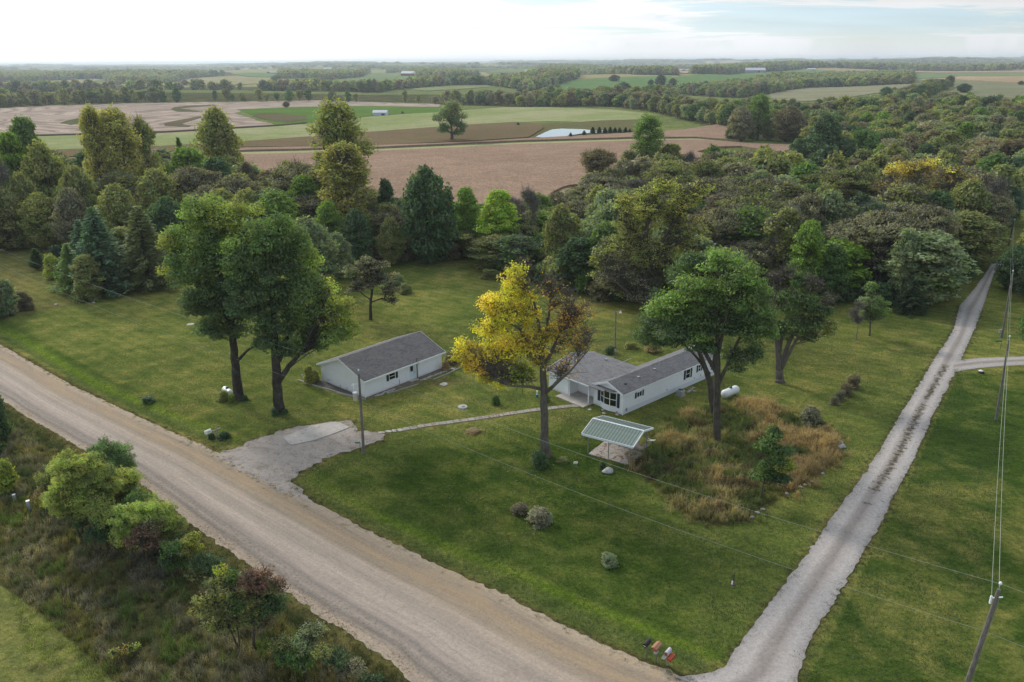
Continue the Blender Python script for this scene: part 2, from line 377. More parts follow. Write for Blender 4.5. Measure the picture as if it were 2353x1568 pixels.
FIELDS = [   # name, outline, colour, pattern, lift
    ('harvested_field', [(-420, 262), (-200, 258), (0, 250), (100, 244), (256, 239), (520, 235), (740, 231), (1010, 239), (1010, 246), (860, 244), (700, 247), (560, 252), (540, 262), (640, 290), (440, 301), (380, 306), (150, 310), (0, 314), (-420, 330)], (0.36, 0.285, 0.235), 'contour', 0.12),
    ('grass_field', [(545, 252), (700, 246), (860, 244), (1010, 247), (1075, 251), (1000, 259), (860, 266), (704, 284), (640, 289), (600, 272)], (0.10, 0.17, 0.035), 'pasture', 0.2),
    ('hay_field', [(-420, 334), (0, 316), (379, 305), (704, 285), (860, 268), (1071, 253), (1160, 247), (1260, 247), (1400, 252), (1499, 262), (1500, 272), (1440, 283), (1260, 279), (1071, 287), (860, 303), (718, 314), (581, 324), (379, 336), (0, 350), (-420, 372)], (0.27, 0.29, 0.13), 'hay', 0.15),
    ('tallgrass_field', [(-420, 376), (0, 352), (379, 338), (581, 326), (718, 316), (860, 305), (1071, 289), (1180, 283), (1240, 287), (1250, 296), (1215, 318), (1071, 327), (870, 336), (560, 341), (0, 372), (-420, 392)], (0.19, 0.135, 0.08), 'tall', 0.7),
    ('bean_strip', [(-420, 396), (0, 376), (560, 343), (870, 337), (1071, 330), (1218, 321), (1440, 309), (1560, 302), (1640, 290), (1668, 287), (1676, 300), (1700, 326), (1600, 318), (1447, 319), (1200, 326), (870, 341.5), (560, 349), (0, 384), (-420, 410)], (0.31, 0.215, 0.155), 'beans', 0.85),
    ('mown_strip', [(-420, 412), (0, 386), (560, 350), (870, 343), (1200, 328), (1447, 320.5), (1600, 319), (1700, 328), (1700, 331), (1600, 323), (1447, 326), (1200, 334), (870, 350), (560, 358), (0, 396), (-420, 424)], (0.36, 0.345, 0.18), 'pasture', 0.06),
    ('bean_field', [(-420, 426), (0, 398), (560, 359), (870, 351), (1200, 335), (1447, 327), (1600, 324), (1700, 332), (1822, 337), (1825, 356), (1790, 352), (1700, 339), (1640, 341), (1600, 352), (1660, 366), (1790, 371), (1900, 384), (1985, 402), (1970, 430), (1700, 445), (1480, 440), (1380, 424), (1300, 432), (1262, 450), (1290, 462), (1335, 470), (1270, 500), (1100, 500), (900, 500), (700, 484), (580, 464), (380, 440), (-420, 440)], (0.31, 0.215, 0.155), 'beans', 0.85),
    ('hill_hayfield', [(55, 195), (110, 186), (212, 179), (230, 184), (200, 192), (250, 194), (120, 199)], (0.27, 0.25, 0.13), 'pasture', 1.0),
    ('hill_hayfield', [(270, 198), (340, 188), (430, 181), (545, 175), (640, 180), (690, 190), (600, 193), (480, 197), (380, 199)], (0.27, 0.24, 0.12), 'pasture', 1.0),
    ('hill_pasture', [(536, 171), (600, 168), (660, 171), (728, 185), (700, 190), (640, 179), (560, 175)], (0.12, 0.19, 0.06), 'pasture', 1.2),
    ('hill_pasture', [(720, 190), (760, 182), (850, 170), (900, 172), (1020, 181), (1010, 187), (960, 196), (900, 206), (860, 203), (800, 197)], (0.16, 0.21, 0.09), 'pasture', 1.0),
    ('hill_pasture', [(940, 206), (1020, 199), (1110, 193), (1130, 200), (1060, 206), (980, 210)], (0.22, 0.24, 0.11), 'pasture', 0.8),
    ('hill_pasture', [(1222, 210), (1260, 200), (1321, 184), (1400, 180), (1458, 177), (1530, 176), (1549, 178), (1700, 172), (1829, 162), (1920, 163), (1880, 168), (1740, 182), (1640, 190), (1560, 198), (1516, 206), (1396, 218), (1300, 218), (1240, 216)], (0.12, 0.20, 0.065), 'pasture', 1.0),
    ('hill_hayfield', [(1767, 217), (1800, 210), (1856, 203), (2000, 197), (2096, 194), (2092, 200), (2030, 212), (1925, 228), (1850, 234), (1781, 231)], (0.24, 0.23, 0.14), 'pasture', 0.6),
    ('hill_hayfield', [(2100, 196), (2125, 180), (2200, 183), (2500, 182), (2600, 196), (2600, 228), (2353, 228), (2230, 222), (2180, 214), (2195, 205), (2180, 192)], (0.20, 0.20, 0.12), 'pasture', 0.6),
    ('stubble_field', [(2110, 184), (2200, 177), (2353, 177), (2600, 180), (2600, 192), (2353, 193), (2230, 187)], (0.36, 0.26, 0.16), 'pasture', 1.6),
    ('stubble_field', [(2095, 163.5), (2353, 162.5), (2600, 163), (2600, 167), (2353, 167), (2250, 168), (2095, 168)], (0.36, 0.24, 0.15), 'pasture', 1.6),
    ('hill_pasture', [(2098, 169), (2250, 169), (2600, 168), (2600, 179), (2353, 176), (2200, 176), (2110, 182)], (0.14, 0.20, 0.07), 'pasture', 1.2),
    ('stubble_field', [(1788, 157), (1840, 155), (1850, 158), (1800, 162)], (0.42, 0.32, 0.22), 'pasture', 3.0),
    ('stubble_field', [(1450, 162), (1560, 164), (1600, 165), (1560, 169), (1460, 168)], (0.40, 0.30, 0.20), 'pasture', 2.5),
]

# ------------------------------------------------------------------ the ground sheet
r = [8.0]
while r[-1] < 26000:
    q = r[-1]
    r.append(q + min(max(0.5, q * q / 31840 * 1.25), 0.02 * q + 5, 240))
r = np.array(r)
ang = np.concatenate([np.arange(-180, -43, 8.0), np.linspace(-42, 42, 640), np.arange(45, 180, 8.0)])
A, R_ = np.meshgrid(np.radians(ang), r)
GX, GY = R_ * np.sin(A), R_ * np.cos(A)
GZ = ground(GX, GY)
nA, nR = len(ang), len(r)
V = np.stack([GX, GY, GZ], -1).reshape(-1, 3)
i = np.arange(nR - 1)[:, None] * nA; j = np.arange(nA)[None, :]; j2 = (j + 1) % nA
F = np.stack([i + j, i + j2, i + nA + j2, i + nA + j], -1).reshape(-1, 4)[:, ::-1]
V = np.vstack([V, [[0, 0, 0]]]); F3 = np.stack([np.arange(nA), (np.arange(nA) + 1) % nA, np.full(nA, len(V) - 1), np.full(nA, len(V) - 1)], -1)
X, Y = V[:, 0], V[:, 1]; D = np.hypot(X, Y)
colr = np.empty((len(V), 3)); colr[:] = (0.13, 0.16, 0.065)
dry = np.full(len(V), 0.4)
# far patchwork of fields, cell by cell
cs = 330.0
cx = np.floor((X + 90 * np.sin(Y / 400)) / cs); cyy = np.floor((Y + 120 * np.sin(X / 500)) / (cs * 1.6))
hsh = np.abs(np.sin(cx * 127.1 + cyy * 311.7) * 43758.5453) % 1.0
pal = np.array([(0.13, 0.17, 0.07), (0.22, 0.22, 0.11), (0.30, 0.24, 0.16), (0.10, 0.13, 0.06), (0.24, 0.22, 0.12), (0.08, 0.10, 0.05)])
m = D > 1500; colr[m] = pal[(hsh[m] * 6).astype(int) % 6]
m = (D > 230) & (D <= 1500); colr[m] = (0.13, 0.16, 0.07)
for P, h, sp in FAR_WOODS:
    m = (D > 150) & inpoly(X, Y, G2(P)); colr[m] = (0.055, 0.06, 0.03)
m = D < 400
xs, ys = X[m], Y[m]; c = colr[m]; dr = dry[m]
c[:] = (0.12, 0.135, 0.05)
k = inpoly(xs, ys, yard); c[k] = (0.126, 0.156, 0.046); dr[k] = 0.9
fl = inpoly(xs, ys, front_lawn)
w = sstep(0, 9, np.where(fl, polydist(xs, ys, front_lawn + front_lawn[:1]), 0))[:, None]
c = c * (1 - w) + np.array((0.045, 0.080, 0.016)) * w; dr = np.where(fl, 0.42, dr)  # deeper green grass, darkened further for its slope away from the sun
rl = inpoly(xs, ys, right_lawn); c[rl] = (0.060, 0.098, 0.024); dr[rl] = 0.75
lu = inpoly(xs, ys, lush); e = (sstep(0, 2.5, polydist(xs, ys, lush + lush[:1])) * lu * .8)[:, None]; c[:] = c * (1 - e) + np.array((0.09, 0.145, 0.03)) * e; dr[lu] = 0.2
d1 = polydist(xs, ys, road_far); d2 = np.minimum(polydist(xs, ys, lane_l), polydist(xs, ys, lane_r)); d3 = polydist(xs, ys, drive + drive[:1])
nr_ = (~inpoly(xs, ys, rough)) & (polydist(xs, ys, drive) > 1.5) & inpoly(xs, ys, yard); wv = 0.35 * np.sin(xs / 7.0)
for D0, ww, cc, am in ((1.5, 0.7, (0.085, 0.115, 0.042), .8), (2.9, 0.5, (0.115, 0.175, 0.024), .9), (4.2, 0.7, (0.038, 0.078, 0.013), .6), (5.6, .5, (0.07, 0.115, 0.02), .35)):
    e = (np.exp(-((d1 - D0 - wv) / ww) ** 2) * am * nr_)[:, None]; c = c * (1 - e) + np.array(cc) * e
brown = np.array((0.105, 0.085, 0.045))
e = (np.exp(-(d1 / 0.75) ** 2) * 0.85)[:, None]; c = c * (1 - e) + brown * e
e = (np.exp(-(d3 / 0.7) ** 2) * 0.6)[:, None]; c = c * (1 - e) + brown * e
e = (np.exp(-(d2 / 0.35) ** 2) * 0.5)[:, None]; c = c * (1 - e) + brown * e
k = inpoly(xs, ys, rough); c[k] = (0.085, 0.08, 0.042); dr[k] = 0.5
mown_p = G2([(-300, 1250), (0, 1345), (80, 1400), (230, 1530), (290, 1600), (300, 1800), (-300, 1900)]); k = inpoly(xs, ys, mown_p); c[k] = (0.17, 0.18, 0.07)
k = inpoly(xs, ys, weeds_p); c[k] = (0.095, 0.085, 0.035)
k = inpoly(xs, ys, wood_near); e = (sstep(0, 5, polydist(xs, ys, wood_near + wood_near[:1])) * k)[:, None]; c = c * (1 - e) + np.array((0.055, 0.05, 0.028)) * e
gz = ((xs - 14) ** 2 + (ys - 108) ** 2) < 0      # kept for symmetry of the pass below
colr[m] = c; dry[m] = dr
# bare and worn patches in the yard: (x, y, rx, ry, strength)
for bx, by, rx_, ry_, st in ((1010, 880, 60, 10, .75), (880, 760, 40, 14, .25), (1170, 700, 50, 14, .35), (700, 950, 60, 10, .3), (1290, 960, 60, 12, .35), (1560, 975, 60, 16, .5), (300, 655, 60, 10, .7), (130, 700, 60, 10, .35), (1340, 700, 60, 12, .5), (1087, 990, 24, 8, .5), (1400, 800, 40, 16, .4), (2215, 735, 60, 20, .3), (30, 640, 60, 60, .4)):
    g0 = G(bx, by); ra = rx_ / FOC * depth(g0); rb = math.hypot(*(G(bx, by - ry_) - g0)[:2])
    u = np.array(g0[:2]) / np.linalg.norm(g0[:2]); dx, dy = X - g0[0], Y - g0[1]
    e = (np.exp(-((dx * u[1] - dy * u[0]) / ra) ** 2 - ((dx * u[0] + dy * u[1]) / rb) ** 2) * st)[:, None]
    colr = colr * (1 - e) + np.array((0.17, 0.13, 0.075)) * e
m_ground, nt = newmat('ground'); n = N(nt)
P_ = n.pos()
base = n.attr('tint').outputs['Color']; dr_ = n.attr('dry').outputs['Fac']
big = n.noise(P_, 0.045, 3, 0.5, 0.5); mid = n.noise(P_, 0.33, 5, 0.62, 0.4); fine = n.noise(P_, 2.6, 5, 0.72); vf = n.noise(P_, 9.0, 4, 0.8)
st_ = n.noise(n.mapping(P_, (0.12, 1.3, 1), (0, 0, 0.66)), 1.0, 3, 0.6)
dm = n.math('MULTIPLY', n.rng(n.math('ADD', n.math('MULTIPLY', mid, 0.6), n.math('MULTIPLY', big, 0.45)), 0.44, 0.66, 0, 1, True), dr_)
c = n.mix(dm, base, n.mix(0.62, base, (0.215, 0.18, 0.075)))
c = n.mix(1.0, c, n.ramp(big, [(0.3, (0.80, 0.82, 0.80)), (0.7, (1.2, 1.18, 1.1))]), 'MULTIPLY')
c = n.mix(1.0, c, n.ramp(mid, [(0.28, (0.70, 0.75, 0.72)), (0.72, (1.28, 1.26, 1.15))]), 'MULTIPLY')
c = n.mix(1.0, c, n.ramp(fine, [(0.33, (0.60, 0.64, 0.64)), (0.67, (1.42, 1.36, 1.25))]), 'MULTIPLY')
c = n.mix(1.0, c, n.ramp(vf, [(0.33, (0.55, 0.58, 0.58)), (0.67, (1.48, 1.45, 1.35))]), 'MULTIPLY')
c = n.mix(1.0, c, n.ramp(st_, [(0.3, (0.88, 0.90, 0.88)), (0.7, (1.13, 1.11, 1.08))]), 'MULTIPLY')
hgt = n.math('ADD', n.math('MULTIPLY', fine, 0.7), vf)
sy = n.new('ShaderNodeSeparateXYZ'); n.L(n.mapping(P_, (1, 1, 1), (0, 0, 0.68)), sy.inputs[0])
mw = n.math('SINE', n.math('ADD', n.math('MULTIPLY', sy.outputs[1], 3.4), n.math('MULTIPLY', mid, 5.0)))
c = n.mix(1.0, c, n.ramp(n.math('ADD', n.math('MULTIPLY', mw, 0.5), 0.5), [(0.2, (0.93, 0.95, 0.93)), (0.8, (1.08, 1.06, 1.03))]), 'MULTIPLY')
n.out(c, 1.0, n.bump(hgt, 0.7, 0.14), spec=0.0)
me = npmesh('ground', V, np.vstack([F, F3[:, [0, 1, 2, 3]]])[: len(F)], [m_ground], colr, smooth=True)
a = me.attributes.new('dry', 'FLOAT', 'POINT'); a.data.foreach_set('value', dry.astype(np.float32))
tag(obj('ground', me), kind='structure')

# ------------------------------------------------------------------ roads, drive, path
def resample(P, n_):
    P = np.array(P); s = np.r_[0, np.cumsum(np.hypot(*np.diff(P, axis=0).T))]; t = np.linspace(0, s[-1], n_)
    return np.stack([np.interp(t, s, P[:, 0]), np.interp(t, s, P[:, 1])], -1), s[-1]
def strip(name, L, R, z, mat, step=0.45, nu=8, jit=0.18, parent=None):
    n_ = int(max(np.hypot(*np.diff(np.array(L), axis=0).T).sum(), 2) / step)
    a, la = resample(L, n_); b, lb = resample(R, n_)
    ja = np.array([noise.noise(Vector((x * 0.9, y * 0.9, 3))) + 0.6 * noise.noise(Vector((x * 3, y * 3, 1))) for x, y in a]) * jit
    jb = np.array([noise.noise(Vector((x * 0.9, y * 0.9, 7))) + 0.6 * noise.noise(Vector((x * 3, y * 3, 5))) for x, y in b]) * jit
    w = b - a; wn_ = w / np.linalg.norm(w, axis=1)[:, None]
    u = np.linspace(0, 1, nu + 1)
    XY = a[:, None] * (1 - u)[None, :, None] + b[:, None] * u[None, :, None]
    hf = np.array([noise.noise(Vector((x * 4.3, y * 4.3, 11))) + .7 * noise.noise(Vector((x * .25, y * .25, 4))) for x, y in a]) * jit * .9
    hg = np.array([noise.noise(Vector((x * 4.3, y * 4.3, 15))) + .7 * noise.noise(Vector((x * .25, y * .25, 8))) for x, y in b]) * jit * .9
    XY[:, 0] += wn_ * (ja * .6 + hf)[:, None]; XY[:, -1] += wn_ * (jb * .6 + hg)[:, None]
    Z = np.full(XY.shape[:2], z) + 0.05 * np.sin(np.pi * u)[None]
    V = np.concatenate([XY, Z[..., None]], -1).reshape(-1, 3)
    i = np.arange(n_ - 1)[:, None] * (nu + 1); j = np.arange(nu)[None]
    F = np.stack([i + j, i + j + 1, i + j + nu + 2, i + j + nu + 1], -1).reshape(-1, 4)
    me = npmesh(name, V, F, [mat], smooth=True)
    uv = me.uv_layers.new(name='UVMap'); vv = np.linspace(0, la, n_)
    UV = np.stack([np.broadcast_to(u[None], (n_, nu + 1)), np.broadcast_to(vv[:, None], (n_, nu + 1))], -1).reshape(-1, 2)
    uv.data.foreach_set('uv', UV[F.ravel()].astype(np.float32).ravel())
    me.update(); o = obj(name, me, parent)
    if me.polygons[0].normal.z < 0: me.flip_normals()
    return o
def flat(name, P, z, mat, jit=0.15, step=0.4, thick=0.0, parent=None):
    pts = P + P[:1]; Q, l = resample(pts, max(12, int(np.hypot(*np.diff(np.array(pts), axis=0).T).sum() / step)))
    Q = Q[:-1]
    V = [Vector((x + jit * noise.noise(Vector((x * 1.1, y * 1.1, 2))), y + jit * noise.noise(Vector((x * 1.1, y * 1.1, 9))), z)) for x, y in Q]
    mb = MB(); mb.prism(V, (0, 0, -max(thick, 0.01))); return mb.build(name, mat, parent)
# gravel road: u runs from the lawn side to the near side
m_road, nt = newmat('road_gravel'); n = N(nt)
uv = n.new('ShaderNodeUVMap').outputs[0]; P_ = n.pos()
sx = n.new('ShaderNodeSeparateXYZ'); n.L(uv, sx.inputs[0])
wob = n.noise(n.mapping(uv, (3, 0.06, 1)), 1.0, 4, 0.6)
u = n.math('ADD', sx.outputs[0], n.math('MULTIPLY', n.math('SUBTRACT', wob, 0.5), 0.10))
c = n.ramp(u, [(0.0, (0.40, 0.35, 0.28)), (0.05, (0.42, 0.36, 0.275)), (0.12, (0.30, 0.26, 0.21)), (0.20, (0.36, 0.29, 0.205)), (0.31, (0.31, 0.27, 0.22)), (0.38, (0.41, 0.36, 0.31)), (0.50, (0.345, 0.31, 0.275)), (0.60, (0.42, 0.375, 0.335)), (0.72, (0.37, 0.33, 0.30)), (0.78, (0.26, 0.24, 0.225)), (0.84, (0.33, 0.30, 0.27)), (0.885, (0.22, 0.205, 0.19)), (0.93, (0.36, 0.31, 0.26)), (1.0, (0.41, 0.355, 0.295))])
s1 = n.noise(n.mapping(uv, (26, 0.05, 1)), 1.0, 5, 0.65); s2 = n.noise(n.mapping(uv, (60, 0.25, 1)), 1.0, 3, 0.6)
c = n.mix(1.0, c, n.ramp(s1, [(0.3, (0.86, 0.86, 0.87)), (0.7, (1.13, 1.12, 1.10))]), 'MULTIPLY')
c = n.mix(1.0, c, n.ramp(s2, [(0.3, (0.93, 0.93, 0.94)), (0.7, (1.06, 1.06, 1.05))]), 'MULTIPLY')
pt = n.noise(P_, 0.35, 6, 0.7, 0.8); c = n.mix(n.rng(pt, 0.56, 0.70, 0, 0.35, True), c, (0.27, 0.235, 0.20))
pt2 = n.noise(n.mapping(uv, (9, 0.55, 1), (0, 0, 0.2)), 1.0, 6, 0.75, 1.0); c = n.mix(n.rng(pt2, 0.60, 0.66, 0, 0.45, True), c, (0.23, 0.215, 0.20))
fg = n.noise(P_, 5, 5, 0.85); c = n.mix(1.0, c, n.ramp(fg, [(0.33, (0.78, 0.78, 0.79)), (0.67, (1.2, 1.2, 1.18))]), 'MULTIPLY')
loose = n.math('MULTIPLY', n.rng(n.noise(P_, 3.2, 6, .85), .50, .60, 0, 1, True), n.ramp(u, [(0.0, (.5,) * 3), (0.1, (.1,) * 3), (.3, (0,) * 3), (.74, (0,) * 3), (.80, (.7,) * 3), (.9, (.75,) * 3), (1.0, (.5,) * 3)])); c = n.mix(loose, c, (0.17, 0.155, 0.14))
hole = n.noise(n.mapping(uv, (5, 0.45, 1), (0, 0, -0.15), (3, 1, 0)), 1.0, 7, 0.8, 1.5); c = n.mix(n.rng(hole, 0.60, 0.635, 0, 0.42, True), c, (0.25, 0.225, 0.20))
sand = n.noise(n.mapping(uv, (2.2, 0.10, 1)), 1.0, 6, 0.75, 1.0); c = n.mix(n.math('MULTIPLY', n.rng(sand, .5, .62, 0, .5, True), n.rng(u, .5, .1)), c, (0.42, 0.33, 0.215))
c = n.mix(1.0, c, (0.96, 0.895, 0.835), 'MULTIPLY')
n.out(c, 0.95, n.bump(n.math('ADD', fg, n.math('MULTIPLY', s1, 1.5)), 0.35, 0.06), spec=0.1)
tag(strip('gravel_road', road_far, road_near, 0.03, m_road, 0.4, 10, 0.32), kind='structure')
m_lane, nt = newmat('lane_gravel'); n = N(nt)
uv = n.new('ShaderNodeUVMap').outputs[0]; P_ = n.pos(); sx = n.new('ShaderNodeSeparateXYZ'); n.L(uv, sx.inputs[0])
u = n.math('ADD', sx.outputs[0], n.math('MULTIPLY', n.math('SUBTRACT', n.noise(n.mapping(uv, (3, 0.12, 1)), 1.0, 3), 0.5), 0.14))
c = n.ramp(u, [(0.0, (0.36, 0.34, 0.33)), (0.12, (0.42, 0.40, 0.385)), (0.28, (0.47, 0.445, 0.425)), (0.42, (0.33, 0.305, 0.285)), (0.53, (0.29, 0.265, 0.245)), (0.64, (0.42, 0.39, 0.37)), (0.78, (0.47, 0.45, 0.43)), (0.92, (0.41, 0.39, 0.375)), (1.0, (0.35, 0.33, 0.31))])
pt = n.noise(P_, 0.6, 6, 0.7, 0.6); c = n.mix(n.rng(pt, 0.5, 0.7, 0, 0.35, True), c, (0.46, 0.42, 0.37))
fg = n.noise(P_, 4.5, 5, 0.85); c = n.mix(1.0, c, n.ramp(fg, [(0.33, (0.76, 0.76, 0.77)), (0.67, (1.24, 1.24, 1.23))]), 'MULTIPLY')
c = n.mix(1.0, c, (0.87, 0.835, 0.815), 'MULTIPLY')
n.out(c, 0.95, n.bump(fg, 0.4, 0.06), spec=0.1)
tag(strip('gravel_lane', lane_l, lane_r, 0.055, m_lane, 0.4, 8, 0.22), kind='structure')
sl_l = G2([(2196, 829), (2215, 827), (2260, 823), (2310, 821), (2420, 818)]); sl_r = G2([(2185, 858), (2215, 852), (2250, 847), (2310, 842), (2420, 836)])
tag(strip('side_track', sl_l, sl_r, 0.04, m_lane, 0.4, 8, 0.2), kind='structure')
m_drive, nt = newmat('driveway'); n = N(nt); P_ = n.pos()
fg = n.noise(P_, 10, 5, 0.85); md = n.noise(P_, 0.7, 5, 0.7, 0.5)
c = n.ramp(md, [(0.3, (0.30, 0.285, 0.275)), (0.5, (0.37, 0.35, 0.33)), (0.7, (0.42, 0.38, 0.34))])
lv = n.noise(P_, 1.6, 6, 0.8, 1.0); c = n.mix(n.rng(lv, 0.54, 0.66, 0, 0.8, True), c, (0.17, 0.125, 0.075)); lw = n.noise(P_, 0.28, 6, 0.75, 1.5); c = n.mix(n.rng(lw, 0.5, 0.64, 0, 0.55, True), c, (0.22, 0.195, 0.16)); lg = n.noise(P_, 2.4, 5, .8, .5); c = n.mix(n.rng(lg, 0.62, 0.68, 0, 0.7, True), c, (0.09, 0.10, 0.035))
c = n.mix(1.0, c, n.ramp(fg, [(0.3, (0.72, 0.72, 0.73)), (0.7, (1.25, 1.25, 1.24))]), 'MULTIPLY')
c = n.mix(1.0, c, (0.98, 0.91, 0.86), 'MULTIPLY')
n.out(c, 0.95, n.bump(fg, 0.4, 0.06), spec=0.1)
tag(flat('driveway', drive, 0.045, m_drive, 0.55, 0.35), kind='structure')
def concrete(name, col=(0.46, 0.42, 0.38), leaf=0.6, lv=(0.57, 0.64)):
    m, nt = newmat(name); n = N(nt); P_ = n.pos()
    c = n.ramp(n.noise(P_, 0.9, 6, 0.7), [(0.3, tuple(x * .8 for x in col)), (0.7, tuple(min(1, x * 1.15) for x in col))])
    l = n.noise(P_, 1.3, 7, 0.75, 1.2); c = n.mix(n.rng(l, *lv, 0, leaf, True), c, (0.15, 0.095, 0.05))
    c = n.mix(1.0, c, n.ramp(n.noise(P_, 22, 3, 0.8), [(0.3, (0.86,) * 3), (0.7, (1.12,) * 3)]), 'MULTIPLY')
    n.out(c, 0.9, n.bump(n.noise(P_, 18, 3), 0.2, 0.02), spec=0.2); return m
M_conc = concrete('concrete'); M_conc3 = concrete('concrete_old', (0.33, 0.295, 0.25), .75, (.5, .62)); M_conc2 = concrete('concrete_littered', (0.44, 0.39, 0.35), 0.95, (0.53, 0.575))
tag(flat('parking_slab', G2([(650, 1007), (690, 990), (731, 976), (779, 971), (804, 984), (762, 1000), (720, 1014), (668, 1025)]), 0.12, M_conc, 0.04, 0.5, 0.1), kind='structure')
# garden path: separate concrete slabs, and stepping stones at its end
pa = G2([(925, 988), (975, 979), (1040, 970), (1100, 962), (1160, 953), (1220, 944), (1280, 937), (1345, 931)])
Q, l = resample(pa, 27)
path = tag(flat('path', [tuple(p) for p in np.vstack([Q + [0.1, -0.5], (Q + [-0.1, 0.5])[::-1]])], 0.012, simple('path_bed', (0.14, 0.115, 0.07), 0.95, 0.3), 0.1, 0.5), kind='structure')
slab_me = None
for k_ in range(26):
    p0, p1 = Q[k_], Q[k_ + 1]; d = p1 - p0; an = math.atan2(d[1], d[0]); L_ = np.hypot(*d)
    if slab_me is None:
        mb = MB(); mb.box(-L_ / 2 + .03, L_ / 2 - .03, -0.38, 0.38, 0.0, 0.06); s_ = mb.build('slab', M_conc3, path, bevel=0.01); slab_me = s_
    else:
        s_ = slab_me.copy(); COL.objects.link(s_); s_.parent = path
    mi = (p0 + p1) / 2; s_.location = (mi[0], mi[1], 0.01 + rng.uniform(-.012, .012)); s_.rotation_euler = (rng.uniform(-.012, .012), rng.uniform(-.012, .012), an + rng.uniform(-.015, .015))
for k_, (x, y) in enumerate(((876, 995), (893, 992), (906, 990.5), (918, 989))):
    p = G(x, y); mb = MB(); pts = [(p[0] + (0.42 + .08 * math.sin(3 * t_ + k_)) * math.cos(t_), p[1] + (0.3 + .06 * math.cos(2 * t_ + k_)) * math.sin(t_), 0.06) for t_ in np.linspace(0, 2 * math.pi, 10)[:-1]]
    mb.prism(pts, (0, 0, -0.055)); mb.build('stepping_stone', M_conc, path)

# ------------------------------------------------------------------ fields
def fieldmat(name, col, kind):
    m, nt = newmat(name); n = N(nt); P_ = n.pos()
    big = n.noise(P_, 0.012, 4, 0.6, 0.4); mid = n.noise(P_, 0.09, 5, 0.65); fine = n.noise(n.mapping(P_, (1, 0.35, 1)), 0.9, 4, 0.8)
    c = n.ramp(big, [(0.3, tuple(x * 0.84 for x in col)), (0.7, tuple(min(1, x * 1.12) for x in col))])
    if kind == 'contour':
        nn_ = n.noise(P_, 0.0045, 2, 0.5); nv = n.noise(P_, 0.012, 2, .5); sp_ = n.new('ShaderNodeSeparateXYZ'); n.L(P_, sp_.inputs[0]); cb_ = n.new('ShaderNodeCombineXYZ'); n.L(n.math('MULTIPLY', sp_.outputs[0], .5), cb_.inputs[0])
        n.L(n.math('ADD', n.math('ADD', sp_.outputs[1], n.math('MULTIPLY', nn_, 900)), n.math('MULTIPLY', nv, 120)), cb_.inputs[1]); P2 = cb_.outputs[0]
        w = n.new('ShaderNodeTexWave', wave_type='BANDS'); w.bands_direction = 'Y'; w.inputs['Scale'].default_value = 0.011; w.inputs['Distortion'].default_value = 1.0
        n.L(P2, w.inputs['Vector'])
        c = n.mix(1.0, c, n.ramp(w.outputs['Fac'], [(0.0, (0.74, 0.72, 0.72)), (0.35, (1.0, 1.0, 1.0)), (0.8, (1.12, 1.12, 1.12)), (1.0, (1.2, 1.2, 1.18))]), 'MULTIPLY')
        w2 = n.new('ShaderNodeTexWave', wave_type='BANDS'); w2.bands_direction = 'Y'; w2.inputs['Scale'].default_value = 0.05; w2.inputs['Distortion'].default_value = 1.0
        n.L(P2, w2.inputs['Vector']); c = n.mix(1.0, c, n.ramp(w2.outputs['Fac'], [(0.1, (0.93,) * 3), (0.9, (1.06,) * 3)]), 'MULTIPLY')
    if kind == 'hay':
        w = n.new('ShaderNodeTexWave', wave_type='BANDS'); w.bands_direction = 'Y'; w.inputs['Scale'].default_value = 0.035; w.inputs['Distortion'].default_value = 3.5; w.inputs['Detail Scale'].default_value = 0.4
        n.L(P_, w.inputs['Vector']); c = n.mix(n.rng(w.outputs['Fac'], 0.3, 0.9, 0, 0.45), c, (0.19, 0.26, 0.08))
        c = n.mix(n.rng(big, 0.45, 0.62, 0, 0.6, True), c, (0.34, 0.31, 0.19))
    if kind == 'tall': c = n.mix(n.rng(mid, 0.42, 0.62, 0, 0.7, True), c, (0.12, 0.105, 0.05))
    if kind == 'beans':
        fv = n.noise(n.mapping(P_, (1.6, 0.5, 1)), 0.8, 4, 0.85); c = n.mix(1.0, c, n.ramp(fv, [(0.3, (0.72, 0.72, 0.74)), (0.7, (1.22, 1.2, 1.18))]), 'MULTIPLY')
    c = n.mix(1.0, c, n.ramp(mid, [(0.3, (0.86, 0.88, 0.86)), (0.7, (1.12, 1.11, 1.1))]), 'MULTIPLY')
    c = n.mix(1.0, c, n.ramp(fine, [(0.3, (0.82, 0.82, 0.82)), (0.7, (1.16, 1.16, 1.15))]), 'MULTIPLY')
    n.out(c, 1.0, n.bump(fine, 0.6, 0.4), spec=0.0); return m
FM = {}
